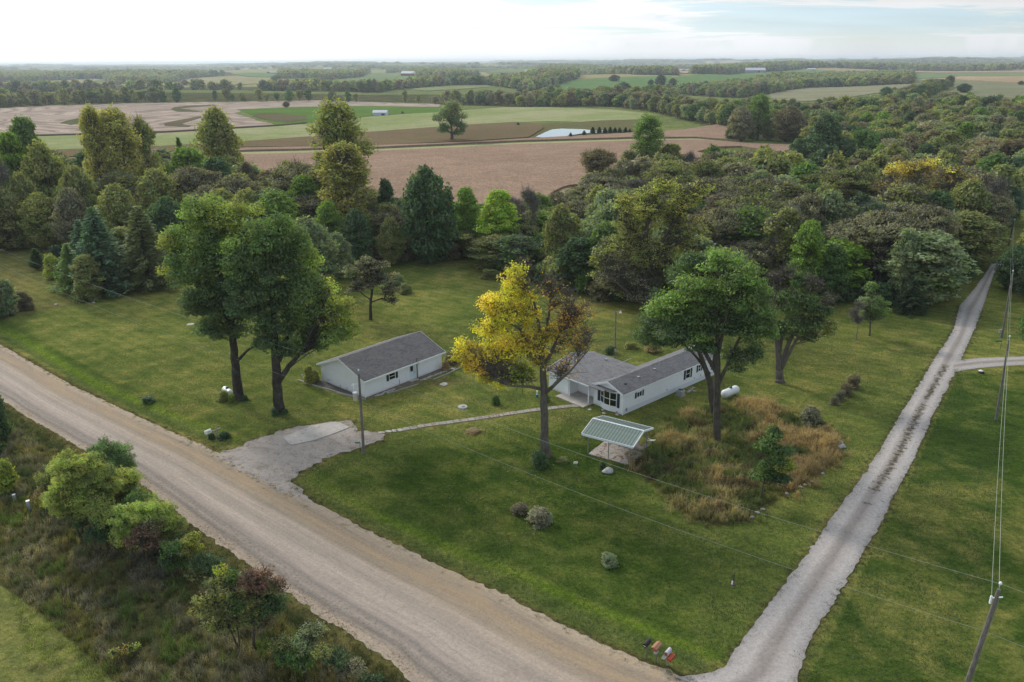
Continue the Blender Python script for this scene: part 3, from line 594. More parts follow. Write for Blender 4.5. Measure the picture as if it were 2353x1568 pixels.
def field(name, outline, col, kind, lift):
    P = np.array(G2(outline)); per = np.hypot(*np.diff(np.vstack([P, P[:1]]), axis=0).T).sum()
    area = 0.5 * abs(np.dot(P[:, 0], np.roll(P[:, 1], 1)) - np.dot(P[:, 1], np.roll(P[:, 0], 1)))
    s = max(5.0, math.sqrt(area / 900)); Q, _ = resample(np.vstack([P, P[:1]]), int(per / (s * 0.7)) + 8); Q = Q[:-1]
    Q = Q + np.array([[noise.noise(Vector((x / s * .35, y / s * .35, 1))), noise.noise(Vector((x / s * .35, y / s * .35, 6)))] for x, y in Q]) * s * 0.18
    x0, y0 = Q.min(0); x1, y1 = Q.max(0)
    gx, gy = np.meshgrid(np.arange(x0, x1, s), np.arange(y0, y1, s)); gx = gx.ravel(); gy = gy.ravel()
    ins = inpoly(gx, gy, [tuple(q) for q in Q]) & (polydist(gx, gy, [tuple(q) for q in np.vstack([Q, Q[:1]])]) > s * 0.4)
    pts = [Vector(q) for q in Q] + [Vector((a, b)) for a, b in zip(gx[ins], gy[ins])]
    nQ = len(Q); vs_, es_, fs_, *_r = delaunay_2d_cdt(pts, [(k, (k + 1) % nQ) for k in range(nQ)], [], 1, 1e-4)
    vx = np.array([v[:] for v in vs_]); z = ground(vx[:, 0], vx[:, 1]) + lift
    V = np.column_stack([vx, z]); cnt = {}
    for f in fs_:
        for a, b in zip(f, f[1:] + f[:1]): cnt[(a, b)] = 1
    nb = len(V); low = V.copy(); low[:, 2] -= lift + 0.4; F = [tuple(f) for f in fs_]
    F += [(b, a, a + nb, b + nb) for (a, b) in cnt if (b, a) not in cnt]
    key = (col, kind)
    if key not in FM: FM[key] = fieldmat(name + '_cover', col, kind)
    return tag(obj(name, npmesh(name, np.vstack([V, low]), F, [FM[key]])), kind='structure')
for f_ in FIELDS: field(*f_)
# islands of rough grass inside the harvested field, and the dark field edge
field('grass_waterway', [(138, 284), (150, 279), (178, 273), (220, 266), (262, 260), (262, 264), (225, 272), (190, 282), (165, 288)], (0.105, 0.115, 0.05), 'pasture', 0.3)
field('grass_waterway', [(393, 252), (400, 247), (440, 243), (498, 242), (496, 244), (440, 247), (412, 250), (440, 254), (470, 256), (450, 258), (405, 257)], (0.12, 0.115, 0.055), 'pasture', 0.3)
field('grass_waterway', [(375, 285), (400, 279), (440, 272), (462, 268), (463, 271), (440, 278), (415, 286), (440, 290), (435, 293), (380, 290)], (0.13, 0.11, 0.06), 'pasture', 0.3)
field('grass_waterway', [(590, 262), (640, 262), (704, 268), (704, 276), (660, 283), (610, 276), (580, 268)], (0.13, 0.11, 0.06), 'pasture', 0.35)
field('field_edge', [(0, 313.5), (150, 309.5), (379, 303), (450, 299), (640, 288), (704, 282.5), (704, 285), (640, 290.5), (450, 302), (379, 306), (150, 312), (0, 316)], (0.06, 0.05, 0.035), 'pasture', 0.5)
field('grass_bank', [(1240, 288), (1300, 284), (1380, 278), (1480, 275), (1510, 280), (1500, 296), (1420, 307), (1330, 310), (1250, 318), (1216, 319), (1252, 297)], (0.14, 0.135, 0.06), 'tall', 0.35)
field('mown_headland', [(1262, 446), (1300, 432), (1350, 424), (1380, 424), (1350, 440), (1325, 452), (1338, 466), (1300, 460)], (0.34, 0.29, 0.17), 'pasture', 0.15)
m_water, nt = newmat('water'); n = N(nt)
n.out((0.02, 0.03, 0.035), 0.05, n.bump(n.noise(n.pos(), 0.7, 3), 0.15, 0.05), spec=0.8)
zp_ = max(float(ground(*G(x, y)[:2])) for x, y in ((1280, 305), (1340, 305))) + 0.55
pond = G2([(1229, 318), (1250, 308), (1268, 300), (1290, 298), (1342, 299.5), (1362, 302), (1408, 303), (1412, 306), (1366, 308), (1340, 309), (1310, 314), (1293, 317), (1260, 319)])
tag(flat('pond_water', pond, zp_, m_water, 0.5, 2.0), kind='structure')

# ------------------------------------------------------------------ trees
class Arr:
    "quads with a tint per vertex, two materials"
    def __init__(s): s.V = []; s.F = []; s.T = []; s.M = []; s.n = 0
    def add(s, V, F, T, mi):
        s.V.append(V); s.F.append(F + s.n); s.T.append(np.broadcast_to(T, (len(V), 3))); s.M.append(np.full(len(F), mi)); s.n += len(V)
    def mesh(s, name, mats):
        return npmesh(name, np.vstack(s.V), np.vstack(s.F), mats, np.vstack(s.T), np.concatenate(s.M))
def tube(path, rad, ns=6):
    P = np.asarray(path, float); k = len(P); Tn = np.gradient(P, axis=0); Tn /= np.linalg.norm(Tn, axis=1)[:, None] + 1e-9
    ref = np.array([0.31, 0.95, 0.05]); a = np.cross(Tn, ref); a /= np.linalg.norm(a, axis=1)[:, None] + 1e-9; b = np.cross(Tn, a)
    th = np.linspace(0, 2 * np.pi, ns, endpoint=False); rad = np.asarray(rad)
    V = P[:, None] + rad[:, None, None] * (np.cos(th)[None, :, None] * a[:, None] + np.sin(th)[None, :, None] * b[:, None])
    i = np.arange(k - 1)[:, None] * ns; j = np.arange(ns)[None]; j2 = (j + 1) % ns
    F = np.stack([i + j, i + j2, i + ns + j2, i + ns + j], -1).reshape(-1, 4)
    return V.reshape(-1, 3), F
def sprays(P0, P1, w, g):
    "thin flat twigs from P0 to P1"
    d = P1 - P0; r = g.normal(size=P0.shape); s = np.cross(d, r); s /= np.linalg.norm(s, axis=1)[:, None] + 1e-9; w = np.asarray(w).reshape(-1, 1)
    V = np.stack([P0 - s * w, P0 + s * w, P1 + s * w * .35, P1 - s * w * .35], 1).reshape(-1, 3)
    return V, np.arange(len(V)).reshape(-1, 4)
def leafquads(C, Nn, s, asp, g, dirs=None):
    Nn = Nn / (np.linalg.norm(Nn, axis=1)[:, None] + 1e-9); r = g.normal(size=C.shape) if dirs is None else dirs
    u = np.cross(Nn, r); u /= np.linalg.norm(u, axis=1)[:, None] + 1e-9
    if dirs is not None: u, v = dirs / (np.linalg.norm(dirs, axis=1)[:, None] + 1e-9), u
    else: v = np.cross(Nn, u)
    s = np.asarray(s).reshape(-1, 1) * g.uniform(.7, 1.3, (len(C), 1)); k = g.uniform(-.35, .35, (len(C), 1))
    V = np.stack([C + u * s, C + v * s * asp + u * s * k, C - u * s, C - v * s * asp - u * s * k], 1).reshape(-1, 3)
    return V, np.arange(len(V)).reshape(-1, 4)
def grow(seed, trunks, clumps, nl, ls, flat_=0.75, asp=0.62, twig=0.0, bark=M_bark, shell=0.5, upn=0.5, limb_r=0.055, join=False, leafm=M_leaf, jit=0.16):
    """trunks: list of [(x,y,z,r),...]; clumps: list of (x,y,z,r,tint,density).  returns (wood mesh, crown mesh) or one joined mesh"""
    g = np.random.default_rng(seed); wood = Arr(); crown = Arr() if not join else wood
    nodes = []
    for tp in trunks:
        tp = np.array(tp, float); k = max(6, int(len(tp) * 4)); t = np.linspace(0, len(tp) - 1, k)
        Q = np.stack([np.interp(t, np.arange(len(tp)), tp[:, c]) for c in range(4)], -1)
        Q[1:-1, :2] += g.normal(size=(k - 2, 2)) * Q[1:-1, 3:4] * 0.07
        V, F = tube(Q[:, :3], Q[:, 3], 9 if Q[0, 3] > 0.15 else 5); wood.add(V, F, 1.0, 0); nodes.append(Q)
    nodes = np.vstack(nodes)
    tw0, tw1, tww = [], [], []
    for (x, y, z, r, tint, dens) in clumps:
        c = np.array([x, y, z]); dv = c - nodes[:, :3]; hd = np.hypot(dv[:, 0], dv[:, 1])
        cost = np.linalg.norm(dv, axis=1) + 1.6 * np.maximum(0, nodes[:, 2] + 0.45 * hd - z) + 0.25 * nodes[:, 2] * 0
        b = nodes[np.argmin(cost)]; L = np.linalg.norm(c - b[:3])
        t = np.linspace(0, 1, 6)[:, None]; mid = (b[:3] + c) / 2 + np.array([0, 0, 0.10 * L]) + g.normal(size=3) * 0.07 * L
        P = b[:3] * (1 - t) ** 2 + 2 * mid * t * (1 - t) + c * t ** 2
        r0 = min(b[3] * 0.6, limb_r * (0.25 + 0.12 * L)); V, F = tube(P, np.linspace(r0, r0 * 0.25, 6), 4); wood.add(V, F, 1.0, 0)
        nt_ = int(8 * (1 + 2.2 * twig)) if twig >= 0 else 0
        if nt_:
            st = P[g.integers(2, 6, nt_)]; dd = g.normal(size=(nt_, 3)); dd[:, 2] = np.abs(dd[:, 2]) * .8 + .1; dd /= np.linalg.norm(dd, axis=1)[:, None]
            e = st + dd * r * g.uniform(.6, 1.25, (nt_, 1)); tw0.append(st); tw1.append(e); tww.append(np.full(nt_, 0.020 + 0.010 * r))
            if twig > 0:
                m_ = int(nt_ * 1.8 * twig); q = g.integers(0, nt_, m_); f = g.uniform(.3, .9, (m_, 1)); s2 = st[q] * (1 - f) + e[q] * f
                d2 = dd[q] + g.normal(size=(m_, 3)) * .55; tw0.append(s2); tw1.append(s2 + d2 * r * .45); tww.append(np.full(m_, 0.015 + 0.007 * r))
        k = int(nl * dens)
        if k > 0:
            dr_ = g.normal(size=(k, 3)); dr_ /= np.linalg.norm(dr_, axis=1)[:, None]
            low = dr_[:, 2] < -0.2; dr_[low, 2] *= 0.5
            rr = (shell + (1 - shell) * g.random((k, 1)) ** .6) * r * (1 + .25 * np.sin(3 * dr_[:, :1] * 2 + 5 * dr_[:, 1:2] + x))
            C = c + dr_ * rr * np.array([1, 1, flat_])
            Nn = dr_ * .55 + g.normal(size=(k, 3)) * .55 + np.array([0, 0, upn])
            V, F = leafquads(C, Nn, ls, asp, g)
            tn = np.array(tint)[None] * (1 + g.normal(size=(k, 1)) * jit) * (1 + g.normal(size=(1, 3)) * .05); tn = np.clip(tn, 0.0, 3)
            crown.add(V, F, np.repeat(tn, 4, 0), 1 if join else 0)
    if tw0:
        V, F = sprays(np.vstack(tw0), np.vstack(tw1), np.concatenate(tww), g); wood.add(V, F, 1.0, 0)
    if join: return wood.mesh('plant', [bark, leafm])
    return wood.mesh('trunk', [bark]), (crown.mesh('crown', [leafm]) if crown.V else None)
# shapes of crown: radius share against height share inside the crown
SH = {'round': lambda t: np.sin(np.pi * np.clip(t, 0.02, .98) ** .85) ** .55, 'oval': lambda t: np.interp(t, [0, .2, .5, .75, .92, 1], [.6, .9, 1, .85, .6, .35]),
      'tall': lambda t: np.interp(t, [0, .25, .5, .75, .92, 1], [.62, .85, 1, .95, .72, .42]), 'umbrella': lambda t: np.clip(.35 + .75 * t, 0, 1) * np.clip((1 - t) * 4 + .35, 0, 1),
      'bushy': lambda t: np.clip(1.05 - .75 * t, 0, 1) ** .6}
def auto(seed, H, Wd, cb, nc, rc, shape, fork=0.35, lean=0.0, tr=None, lobes=5):
    g = np.random.default_rng(seed); f = SH[shape]; tr = tr or H * 0.02
    z1 = H * (cb + (1 - cb) * .72)
    tops = g.normal(size=2) * H * .015 + [lean * H, 0]
    tk = [[(0, 0, -.3, tr * 1.35), (0, 0, H * .04, tr), (tops[0] * .4, tops[1] * .4, H * fork, tr * .8), (tops[0], tops[1], z1, tr * .22)]]
    for k in range(3 if shape != 'tall' else 2):
        a = k * 2.1 + g.uniform(0, 1); rr = Wd * .5 * g.uniform(.38, .6); z0 = H * fork * g.uniform(.8, 1.3)
        tk.append([(tops[0] * .4, tops[1] * .4, z0, tr * .62), (tops[0] * .5 + math.cos(a) * rr * .5, tops[1] * .5 + math.sin(a) * rr * .5, z0 + (H * .8 - z0) * .45, tr * .42), (tops[0] + math.cos(a) * rr, tops[1] + math.sin(a) * rr, H * g.uniform(.68, .85), tr * .14)])
    lob = [(g.uniform(0, 2 * np.pi), g.uniform(.2, .95), g.uniform(.12, .3)) for _ in range(lobes)]
    cl = []
    for k in range(nc):
        t = g.random() ** (.62 if shape in ('tall', 'oval') else .8); a = g.uniform(0, 2 * np.pi); R0 = Wd / 2 * f(t) * (0.86 + sum(s_ * math.exp(-((math.remainder(a - a_, 2 * np.pi)) / .6) ** 2 - ((t - t_) / .22) ** 2) for a_, t_, s_ in lob))
        r_ = max(0.0, R0 - rc * .6) * g.random() ** .42; z = H * cb + (H * (1 - cb) - rc * .5) * t
        cl.append((tops[0] * t + r_ * math.cos(a), tops[1] * t + r_ * math.sin(a), z, rc * g.uniform(.75, 1.25), np.array([1, 1, 1.0]) * g.uniform(.85, 1.15), 1.0))
    return tk, cl
def conifer(seed, H, Wd, nw, nl, ls, full=1.0, z0=.06, join=False, leafm=M_leaf, droop=.25, bark=M_barkd):
    g = np.random.default_rng(seed); wood = Arr(); crown = Arr() if not join else wood
    V, F = tube([(0, 0, -.2), (0, 0, H * .5), (0, 0, H * .98)], [H * .018, H * .011, .02], 7); wood.add(V, F, 1.0, 0)
    for k in range(nw):
        t = z0 + (1 - z0) * (k + .3) / nw; R = Wd / 2 * (1 - t) ** .8 * g.uniform(.8, 1.12) + .12; nb = 7
        for b in range(nb):
            a = b * 2 * np.pi / nb + g.uniform(-.3, .3) + k; L = R * g.uniform(.75, 1.12)
            e = np.array([math.cos(a) * L, math.sin(a) * L, H * t - droop * L + .12 * L]); s0 = np.array([0, 0, H * t])
            V, F = tube(np.linspace(s0, e, 3), [.05, .03, .012], 3); wood.add(V, F, 1.0, 0)
            m_ = max(3, int(nl * full * (L / (Wd / 2)) ** .8)); f = g.random((m_, 1)) ** .6; C = s0 + (e - s0) * f + g.normal(size=(m_, 3)) * np.array([.12, .12, .07]) * (0.5 + L * .45)
            dirs = (e - s0)[None] / L + g.normal(size=(m_, 3)) * .55 + np.array([0, 0, .15]); V, F = leafquads(C, np.array([[0, 0, 1.]]) + g.normal(size=(m_, 3)) * .5, ls, .38, g, dirs)
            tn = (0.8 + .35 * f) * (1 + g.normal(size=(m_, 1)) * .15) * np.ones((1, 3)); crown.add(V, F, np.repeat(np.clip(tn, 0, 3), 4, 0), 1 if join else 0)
    if join: return wood.mesh('plant', [bark, leafm])
    return wood.mesh('trunk', [bark]), crown.mesh('crown', [leafm])

def protoset(key, H, Wd, **kw): return dict(key=key, H=H, W=Wd, **kw)
PROTO = {}
def mkproto(key, H, Wd, args, gkw, bark=M_bark, seed=1, nvar=2):
    PROTO[key] = []
    for v in range(nvar):
        tk, cl = auto(seed + v * 17, H, Wd, *args); w_, c_ = grow(seed + 50 + v, tk, cl, bark=bark, **gkw); PROTO[key].append((w_, c_, H, Wd))
mkproto('round', 14, 12, (.06, 150, 1.45, 'round'), dict(nl=110, ls=.27), seed=11, nvar=3)
mkproto('oval', 16, 9, (.06, 140, 1.2, 'oval'), dict(nl=105, ls=.26), seed=21)
mkproto('poplar', 24, 11, (.12, 190, 1.35, 'tall', .2), dict(nl=62, ls=.24, twig=.5, flat_=1.1, shell=.3), seed=31)
mkproto('locust', 13, 13, (.25, 150, 1.45, 'umbrella', .25), dict(nl=100, ls=.21, twig=.5, flat_=.42, asp=.5), bark=M_barkd, seed=41, nvar=3)
mkproto('sparse', 13, 9, (.12, 100, 1.2, 'oval', .2), dict(nl=50, ls=.23, twig=.9, shell=.2), bark=M_barkg, seed=51)
mkproto('bare', 12, 9, (.2, 60, 1.3, 'oval', .2), dict(nl=7, ls=.2, twig=1.3, shell=.2), bark=M_barkg, seed=61)
mkproto('bush', 4, 4.6, (.0, 60, .75, 'bushy', .1), dict(nl=110, ls=.16), seed=71)
PROTO['pine'] = [conifer(s_, 15, 8.5, 26, 70, .30, 1.0) + (15, 7.2) for s_ in (81, 82)]
PROTO['cedar'] = [conifer(91, 5, 3.4, 22, 50, .19, 1.3, .03, droop=-.5) + (5, 3.2)]
TINT = dict(green=(.060, .105, .022), deep=(.045, .080, .028), bright=(.115, .175, .022), lime=(.20, .27, .03), olive=(.135, .142, .046), gold=(.21, .195, .058), yellow=(.33, .25, .04),
            goldolive=(.16, .165, .050), brown=(.12, .098, .058), greybrown=(.145, .135, .092), greygreen=(.135, .16, .085), dark=(.032, .052, .022), pine=(.062, .105, .066), pineolive=(.098, .110, .045), tan=(.22, .16, .08),
            lgreen=(.10, .15, .04), red=(.12, .045, .03), ygreen=(.17, .19, .03), white=(.20, .23, .165))
def scale_leaf(t): return (*[x * 1.0 for x in t], 1.0)
TREES = []
LEAFK = 1.95
def plant(key, x, yb, ytop, w, tint, label, name='tree', cat='tree', group=None, var=None, rz=None, base=None, H=None, Wm=None):
    g = rng
    if base is None: base = G(x, yb)
    z = float(ground(base[0], base[1])); d_ = depth((base[0], base[1], z))
    if H is None: H = above(x, ytop, base) - z
    if Wm is None: Wm = w / FOC * d_
    v = PROTO[key][int(g.integers(len(PROTO[key]))) if var is None else var % len(PROTO[key])]
    e = empty(name, (base[0], base[1], z - .05), g.uniform(0, 6.28) if rz is None else rz, label, cat, group)
    e.scale = (Wm / v[3], Wm / v[3], H / v[2])
    t = obj('trunk', v[0], e)
    if v[1] is not None:
        c = obj('crown', v[1], e); tt = np.array(TINT[tint]) * g.uniform(.9, 1.12); c.color = (*(tt * LEAFK), 1)
    TREES.append((base[0], base[1], Wm / 2)); return e

# ---- trees shaped one by one from their outlines
def hero(name, label, base, trunks, lobes, nl=110, ls=.2, rc=1.15, seed=1, depthf=.8, bark=M_bark, twig=.15, cat='tree', dens=1.0, group=None, lobek=1.06, **kw):
    """trunks: [[(x, y, radius m, away m), ...]], lobes: [(x, y, rx, ry, tint, leaf density, away)] in picture places, set on the upright plane through base"""
    g = np.random.default_rng(seed); B = G(*base); b2 = np.array([B[0], B[1]]); away = b2 / np.linalg.norm(b2)
    def at(x, y, aw=0.0):
        p, t = facing(x, y, B); p = p + np.array([away[0], away[1], 0]) * aw; return p - np.array([B[0], B[1], 0]), t
    tk = []
    for T in trunks:
        row = []
        for k_, (x, y, r_, aw) in enumerate(T):
            p, t = at(x, y, aw); row.append((p[0], p[1], max(p[2], -.2) if k_ else p[2], r_))
        tk.append(row)
    t0 = tk[0]; x0, y0, z0, r0 = t0[0]; tk[0] = [(x0, y0, -.4, r0 * 1.5), (x0, y0, .35, r0 * 1.05)] + t0[1:]
    cl = []
    for lb in lobes:
        x, y, rx_, ry_, tint, dn = lb[:6]; aw = lb[6] if len(lb) > 6 else g.uniform(-.3, .3) * rx_ / FOC * depth(B)
        p, t = at(x, y, aw); rxm, rym = lobek * rx_ / FOC * t, lobek * ry_ / FOC * t; right = np.array([away[1], -away[0], 0]); aw3 = np.array([away[0], away[1], 0])
        k = int(max(3, 2.8 * (rxm * rym * rxm) ** (2.3 / 3) / rc ** 2.3))
        for _ in range(k):
            q = g.normal(size=3); q /= np.linalg.norm(q); q *= g.random() ** .38
            c = p + right * q[0] * max(rxm - rc * .55, .1) + aw3 * q[1] * max(rxm - rc * .55, .1) * depthf + np.array([0, 0, 1]) * q[2] * max(rym - rc * .5, .1)
            if c[2] < .3: c[2] = .3
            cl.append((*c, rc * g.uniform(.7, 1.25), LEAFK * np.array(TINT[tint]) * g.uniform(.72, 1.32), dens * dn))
    w_, c_ = grow(seed + 100, tk, cl, nl, ls, bark=bark, twig=twig, **kw); TREES.append((B[0], B[1], 15 if 'cottonwood' in name and 'lone' not in label else 6))
    e = empty(name, (B[0], B[1], 0), 0, label, cat, group); obj('trunk', w_, e)
    if c_ is not None: obj('crown', c_, e)
    TREES.append((B[0], B[1], 6)); return e
TINT.update(mg=(.088, .130, .038), mgd=(.060, .092, .036), my=(.185, .205, .045), ml=(.155, .205, .055))  # ml, my: leaf colour plus sunlit crown highlights in the tint; mgd: darker green
hero('maple_tree', 'tall leaning maple beside the half-hidden white tank, left of its twin', (549, 918),
     [[(549, 918, .62, 0), (541, 840, .5, 0), (534, 760, .42, 0), (520, 690, .34, 0), (500, 600, .22, 0), (480, 520, .1, 0)], [(541, 835, .22, 0), (570, 800, .15, -.5), (610, 780, .06, -1)], [(533, 750, .3, 0), (480, 650, .2, 1), (430, 560, .07, 1)], [(534, 740, .26, 0), (560, 640, .16, 0), (560, 540, .07, 0)]],
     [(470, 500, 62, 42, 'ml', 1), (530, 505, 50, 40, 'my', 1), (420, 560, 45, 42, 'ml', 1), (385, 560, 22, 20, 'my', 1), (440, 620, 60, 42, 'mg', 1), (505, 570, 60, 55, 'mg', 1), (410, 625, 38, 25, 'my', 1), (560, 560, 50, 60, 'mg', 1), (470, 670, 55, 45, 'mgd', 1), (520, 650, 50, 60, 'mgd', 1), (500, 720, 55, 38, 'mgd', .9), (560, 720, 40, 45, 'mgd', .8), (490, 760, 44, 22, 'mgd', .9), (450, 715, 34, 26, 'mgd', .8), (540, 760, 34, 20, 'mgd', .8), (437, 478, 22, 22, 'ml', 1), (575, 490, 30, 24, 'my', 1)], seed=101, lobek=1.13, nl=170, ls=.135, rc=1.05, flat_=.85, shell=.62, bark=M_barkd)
hero('maple_tree', 'big forked maple with knobbly trunk between the white tank and the garage', (642, 946),
     [[(642, 946, .62, 0), (636, 880, .55, 0), (634, 830, .5, 0), (630, 760, .38, 0), (625, 660, .28, 0), (625, 560, .12, 0)], [(640, 878, .36, 0), (662, 840, .3, -.5), (690, 805, .2, -1), (720, 740, .1, -1.5), (755, 660, .05, -1.5)], [(640, 830, .34, 0), (665, 770, .24, .8), (690, 680, .16, 1), (680, 590, .06, 1)], [(634, 810, .3, 0), (590, 700, .2, .6), (560, 600, .07, .8)]],
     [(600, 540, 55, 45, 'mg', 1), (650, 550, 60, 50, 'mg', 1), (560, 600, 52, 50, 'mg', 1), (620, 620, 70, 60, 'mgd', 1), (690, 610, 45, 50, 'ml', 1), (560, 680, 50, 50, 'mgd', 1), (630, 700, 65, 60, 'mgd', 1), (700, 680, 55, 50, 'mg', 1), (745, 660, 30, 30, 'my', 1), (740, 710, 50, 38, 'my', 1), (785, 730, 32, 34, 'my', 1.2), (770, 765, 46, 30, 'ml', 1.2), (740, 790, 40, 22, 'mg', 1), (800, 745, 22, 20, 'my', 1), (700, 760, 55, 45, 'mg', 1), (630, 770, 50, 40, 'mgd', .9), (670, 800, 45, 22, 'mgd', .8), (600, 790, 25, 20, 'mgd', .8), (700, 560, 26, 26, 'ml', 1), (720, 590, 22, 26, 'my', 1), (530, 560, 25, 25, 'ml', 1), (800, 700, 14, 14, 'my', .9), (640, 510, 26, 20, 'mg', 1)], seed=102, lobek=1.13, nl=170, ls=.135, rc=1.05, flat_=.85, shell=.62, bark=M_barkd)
hero('maple_tree', 'golden autumn maple, leafy on its left and nearly bare on its right', (1254, 1048),
     [[(1254, 1048, .52, 0), (1250, 990, .42, 0), (1250, 900, .4, 0), (1246, 830, .3, 0), (1240, 760, .2, 0), (1225, 680, .08, 0)], [(1250, 905, .24, 0), (1270, 880, .18, -1), (1310, 840, .1, -1.5), (1350, 790, .04, -2)], [(1248, 850, .22, 0), (1290, 760, .14, 0), (1320, 690, .06, 0), (1330, 660, .02, 0)], [(1246, 820, .2, 0), (1262, 720, .12, .5), (1268, 650, .03, .5)], [(1250, 895, .2, 0), (1215, 880, .14, -1), (1170, 870, .07, -2)], [(1246, 820, .18, 0), (1190, 760, .12, 1), (1140, 740, .04, 1)]],
     [(1180, 650, 32, 30, 'yel', 1), (1195, 680, 36, 28, 'yel', 1), (1135, 695, 44, 28, 'yel', 1), (1160, 725, 50, 30, 'yel', 1), (1210, 730, 40, 36, 'yel', .9), (1130, 760, 48, 28, 'yel', 1), (1065, 790, 26, 16, 'yel', 1), (1050, 820, 16, 14, 'yel', 1), (1100, 815, 55, 28, 'yor', 1), (1160, 800, 55, 36, 'yel', 1), (1220, 790, 45, 40, 'yor', .8), (1265, 760, 35, 32, 'yor', .7), (1085, 835, 45, 22, 'yor', 1), (1140, 860, 50, 30, 'yel', 1), (1195, 860, 45, 34, 'ygr', .9), (1110, 868, 22, 14, 'yel', 1), (1290, 730, 50, 45, 'org', .16), (1330, 720, 40, 40, 'org', .12), (1260, 680, 40, 40, 'org', .05), (1310, 790, 45, 45, 'org', .16), (1350, 760, 28, 36, 'org', .07), (1300, 690, 35, 32, 'org', .04), (1295, 850, 38, 26, 'org', .10), (1255, 650, 26, 24, 'org', .02), (1240, 830, 30, 28, 'yor', .5), (1185, 625, 14, 10, 'yel', 1)] if TINT.update(yel=(.40, .35, .04), yor=(.36, .28, .04), ygr=(.24, .26, .035), org=(.30, .18, .04)) is None else [], seed=103, nl=150, ls=.125, rc=.95, twig=.7, flat_=.9, bark=M_barkm)
hero('maple_tree', 'large round green maple rising from the weed patch by the long house', (1648, 1020),
     [[(1648, 1020, .42, 0), (1647, 940, .38, 0), (1648, 860, .34, 0), (1650, 780, .24, 0), (1640, 680, .12, 0)], [(1648, 890, .24, 0), (1690, 800, .15, .5), (1720, 740, .06, .5)], [(1648, 860, .26, 0), (1600, 780, .15, .5), (1570, 720, .06, .5)], [(1649, 820, .2, 0), (1670, 720, .12, -1), (1670, 640, .04, -1)]],
     [(1648, 606, 52, 30, 'mbr', 1), (1588, 655, 50, 34, 'mbr', 1), (1510, 715, 26, 18, 'mbr', 1), (1745, 665, 34, 22, 'mbr', 1), (1772, 765, 22, 26, 'mg', 1), (1600, 770, 34, 18, 'mbr', 1), (1700, 640, 55, 42, 'mbr', 1), (1560, 700, 50, 34, 'mbr', 1), (1640, 680, 70, 45, 'mg', 1), (1720, 700, 55, 50, 'mg', 1), (1590, 740, 60, 36, 'mg', 1), (1670, 750, 70, 45, 'mgd', 1), (1740, 760, 45, 42, 'mg', 1), (1545, 760, 45, 28, 'mgd', 1), (1620, 800, 50, 26, 'mgd', .8), (1715, 815, 50, 30, 'mgd', .9), (1530, 720, 30, 28, 'mbr', 1), (1690, 850, 26, 16, 'mgd', .6), (1655, 590, 24, 16, 'mbr', 1), (1760, 720, 26, 40, 'mg', 1)] if TINT.update(mbr=(.125, .18, .046)) is None else [], seed=104, nl=170, ls=.13, rc=1.0, flat_=.8, shell=.62)  # mbr on the upper lobes paints the lit top into the leaf tint
hero('maple_tree', 'dark leafy maple behind the round green one, trunk close to the long house', (1640, 955),
     [[(1640, 955, .42, 0), (1632, 880, .36, 0), (1622, 850, .3, 0), (1600, 790, .2, 0), (1560, 720, .08, 0)], [(1630, 860, .22, 0), (1600, 820, .14, 0), (1540, 760, .05, 0)], [(1638, 850, .25, 0), (1650, 760, .15, 1), (1640, 650, .05, 1)]],
     [(1500, 740, 38, 40, 'mgd', 1), (1480, 770, 28, 26, 'mgd', 1), (1530, 690, 38, 30, 'mgd', 1), (1560, 640, 36, 30, 'mgd', 1), (1590, 605, 38, 26, 'mgd', 1), (1630, 600, 40, 26, 'mgd', 1), (1540, 770, 50, 26, 'mgd', .9), (1505, 790, 40, 16, 'mgd', .8), (1600, 700, 60, 50, 'mgd', 1), (1700, 620, 40, 36, 'mgd', 1)], seed=105, nl=140, ls=.135, rc=1.0, bark=M_bark)
hero('half_dead_tree', 'half-dead tree with three rising trunks right of the white tank', (1791, 878),
     [[(1791, 878, .55, 0), (1790, 840, .5, 0), (1786, 790, .3, 0), (1778, 720, .2, 0), (1780, 650, .05, 0)], [(1792, 845, .3, 0), (1812, 790, .26, 0), (1835, 740, .18, 0), (1860, 680, .08, 0), (1880, 650, .03, 0)], [(1794, 850, .28, 0), (1818, 800, .2, -.5), (1840, 760, .14, -.5), (1880, 720, .07, -.5), (1930, 700, .03, -.5)], [(1788, 830, .28, 0), (1800, 760, .16, .5), (1815, 690, .09, .5), (1830, 630, .03, .5)]],
     [(1835, 640, 24, 28, 'mg', 1), (1850, 690, 38, 34, 'mg', 1), (1815, 700, 34, 36, 'mg', .9), (1880, 720, 36, 28, 'mg', 1), (1840, 740, 44, 32, 'mg', 1), (1790, 765, 28, 36, 'mgd', .9), (1890, 745, 30, 20, 'goldolive', .9), (1850, 770, 30, 18, 'mgd', .8), (1785, 650, 26, 36, 'brown', .03), (1870, 650, 30, 26, 'brown', .04), (1800, 630, 24, 22, 'brown', .02), (1905, 690, 22, 20, 'brown', .08), (1905, 765, 16, 10, 'olive', .7), (1778, 700, 16, 40, 'brown', .1)], seed=106, nl=130, ls=.13, rc=.9, twig=.8, bark=M_barkm)
hero('crabapple_tree', 'low grey-brown crab tree with drooping limbs behind the garage', (852, 735),
     [[(852, 735, .26, 0), (851, 700, .22, 0), (856, 660, .16, 0), (850, 620, .05, 0)], [(852, 695, .12, 0), (880, 685, .1, 0), (912, 705, .03, 0)], [(852, 690, .12, 0), (825, 670, .07, 0)]],
     [(850, 610, 42, 22, 'greybrown', .8), (815, 625, 30, 18, 'greygreen', .8), (880, 640, 38, 20, 'greybrown', .7), (840, 650, 46, 18, 'greybrown', .7), (895, 665, 30, 12, 'greybrown', .5), (820, 665, 28, 12, 'greybrown', .6), (900, 690, 22, 12, 'greybrown', .2)], seed=107, nl=110, ls=.13, rc=.9, twig=.9, flat_=.45, bark=M_barkd)
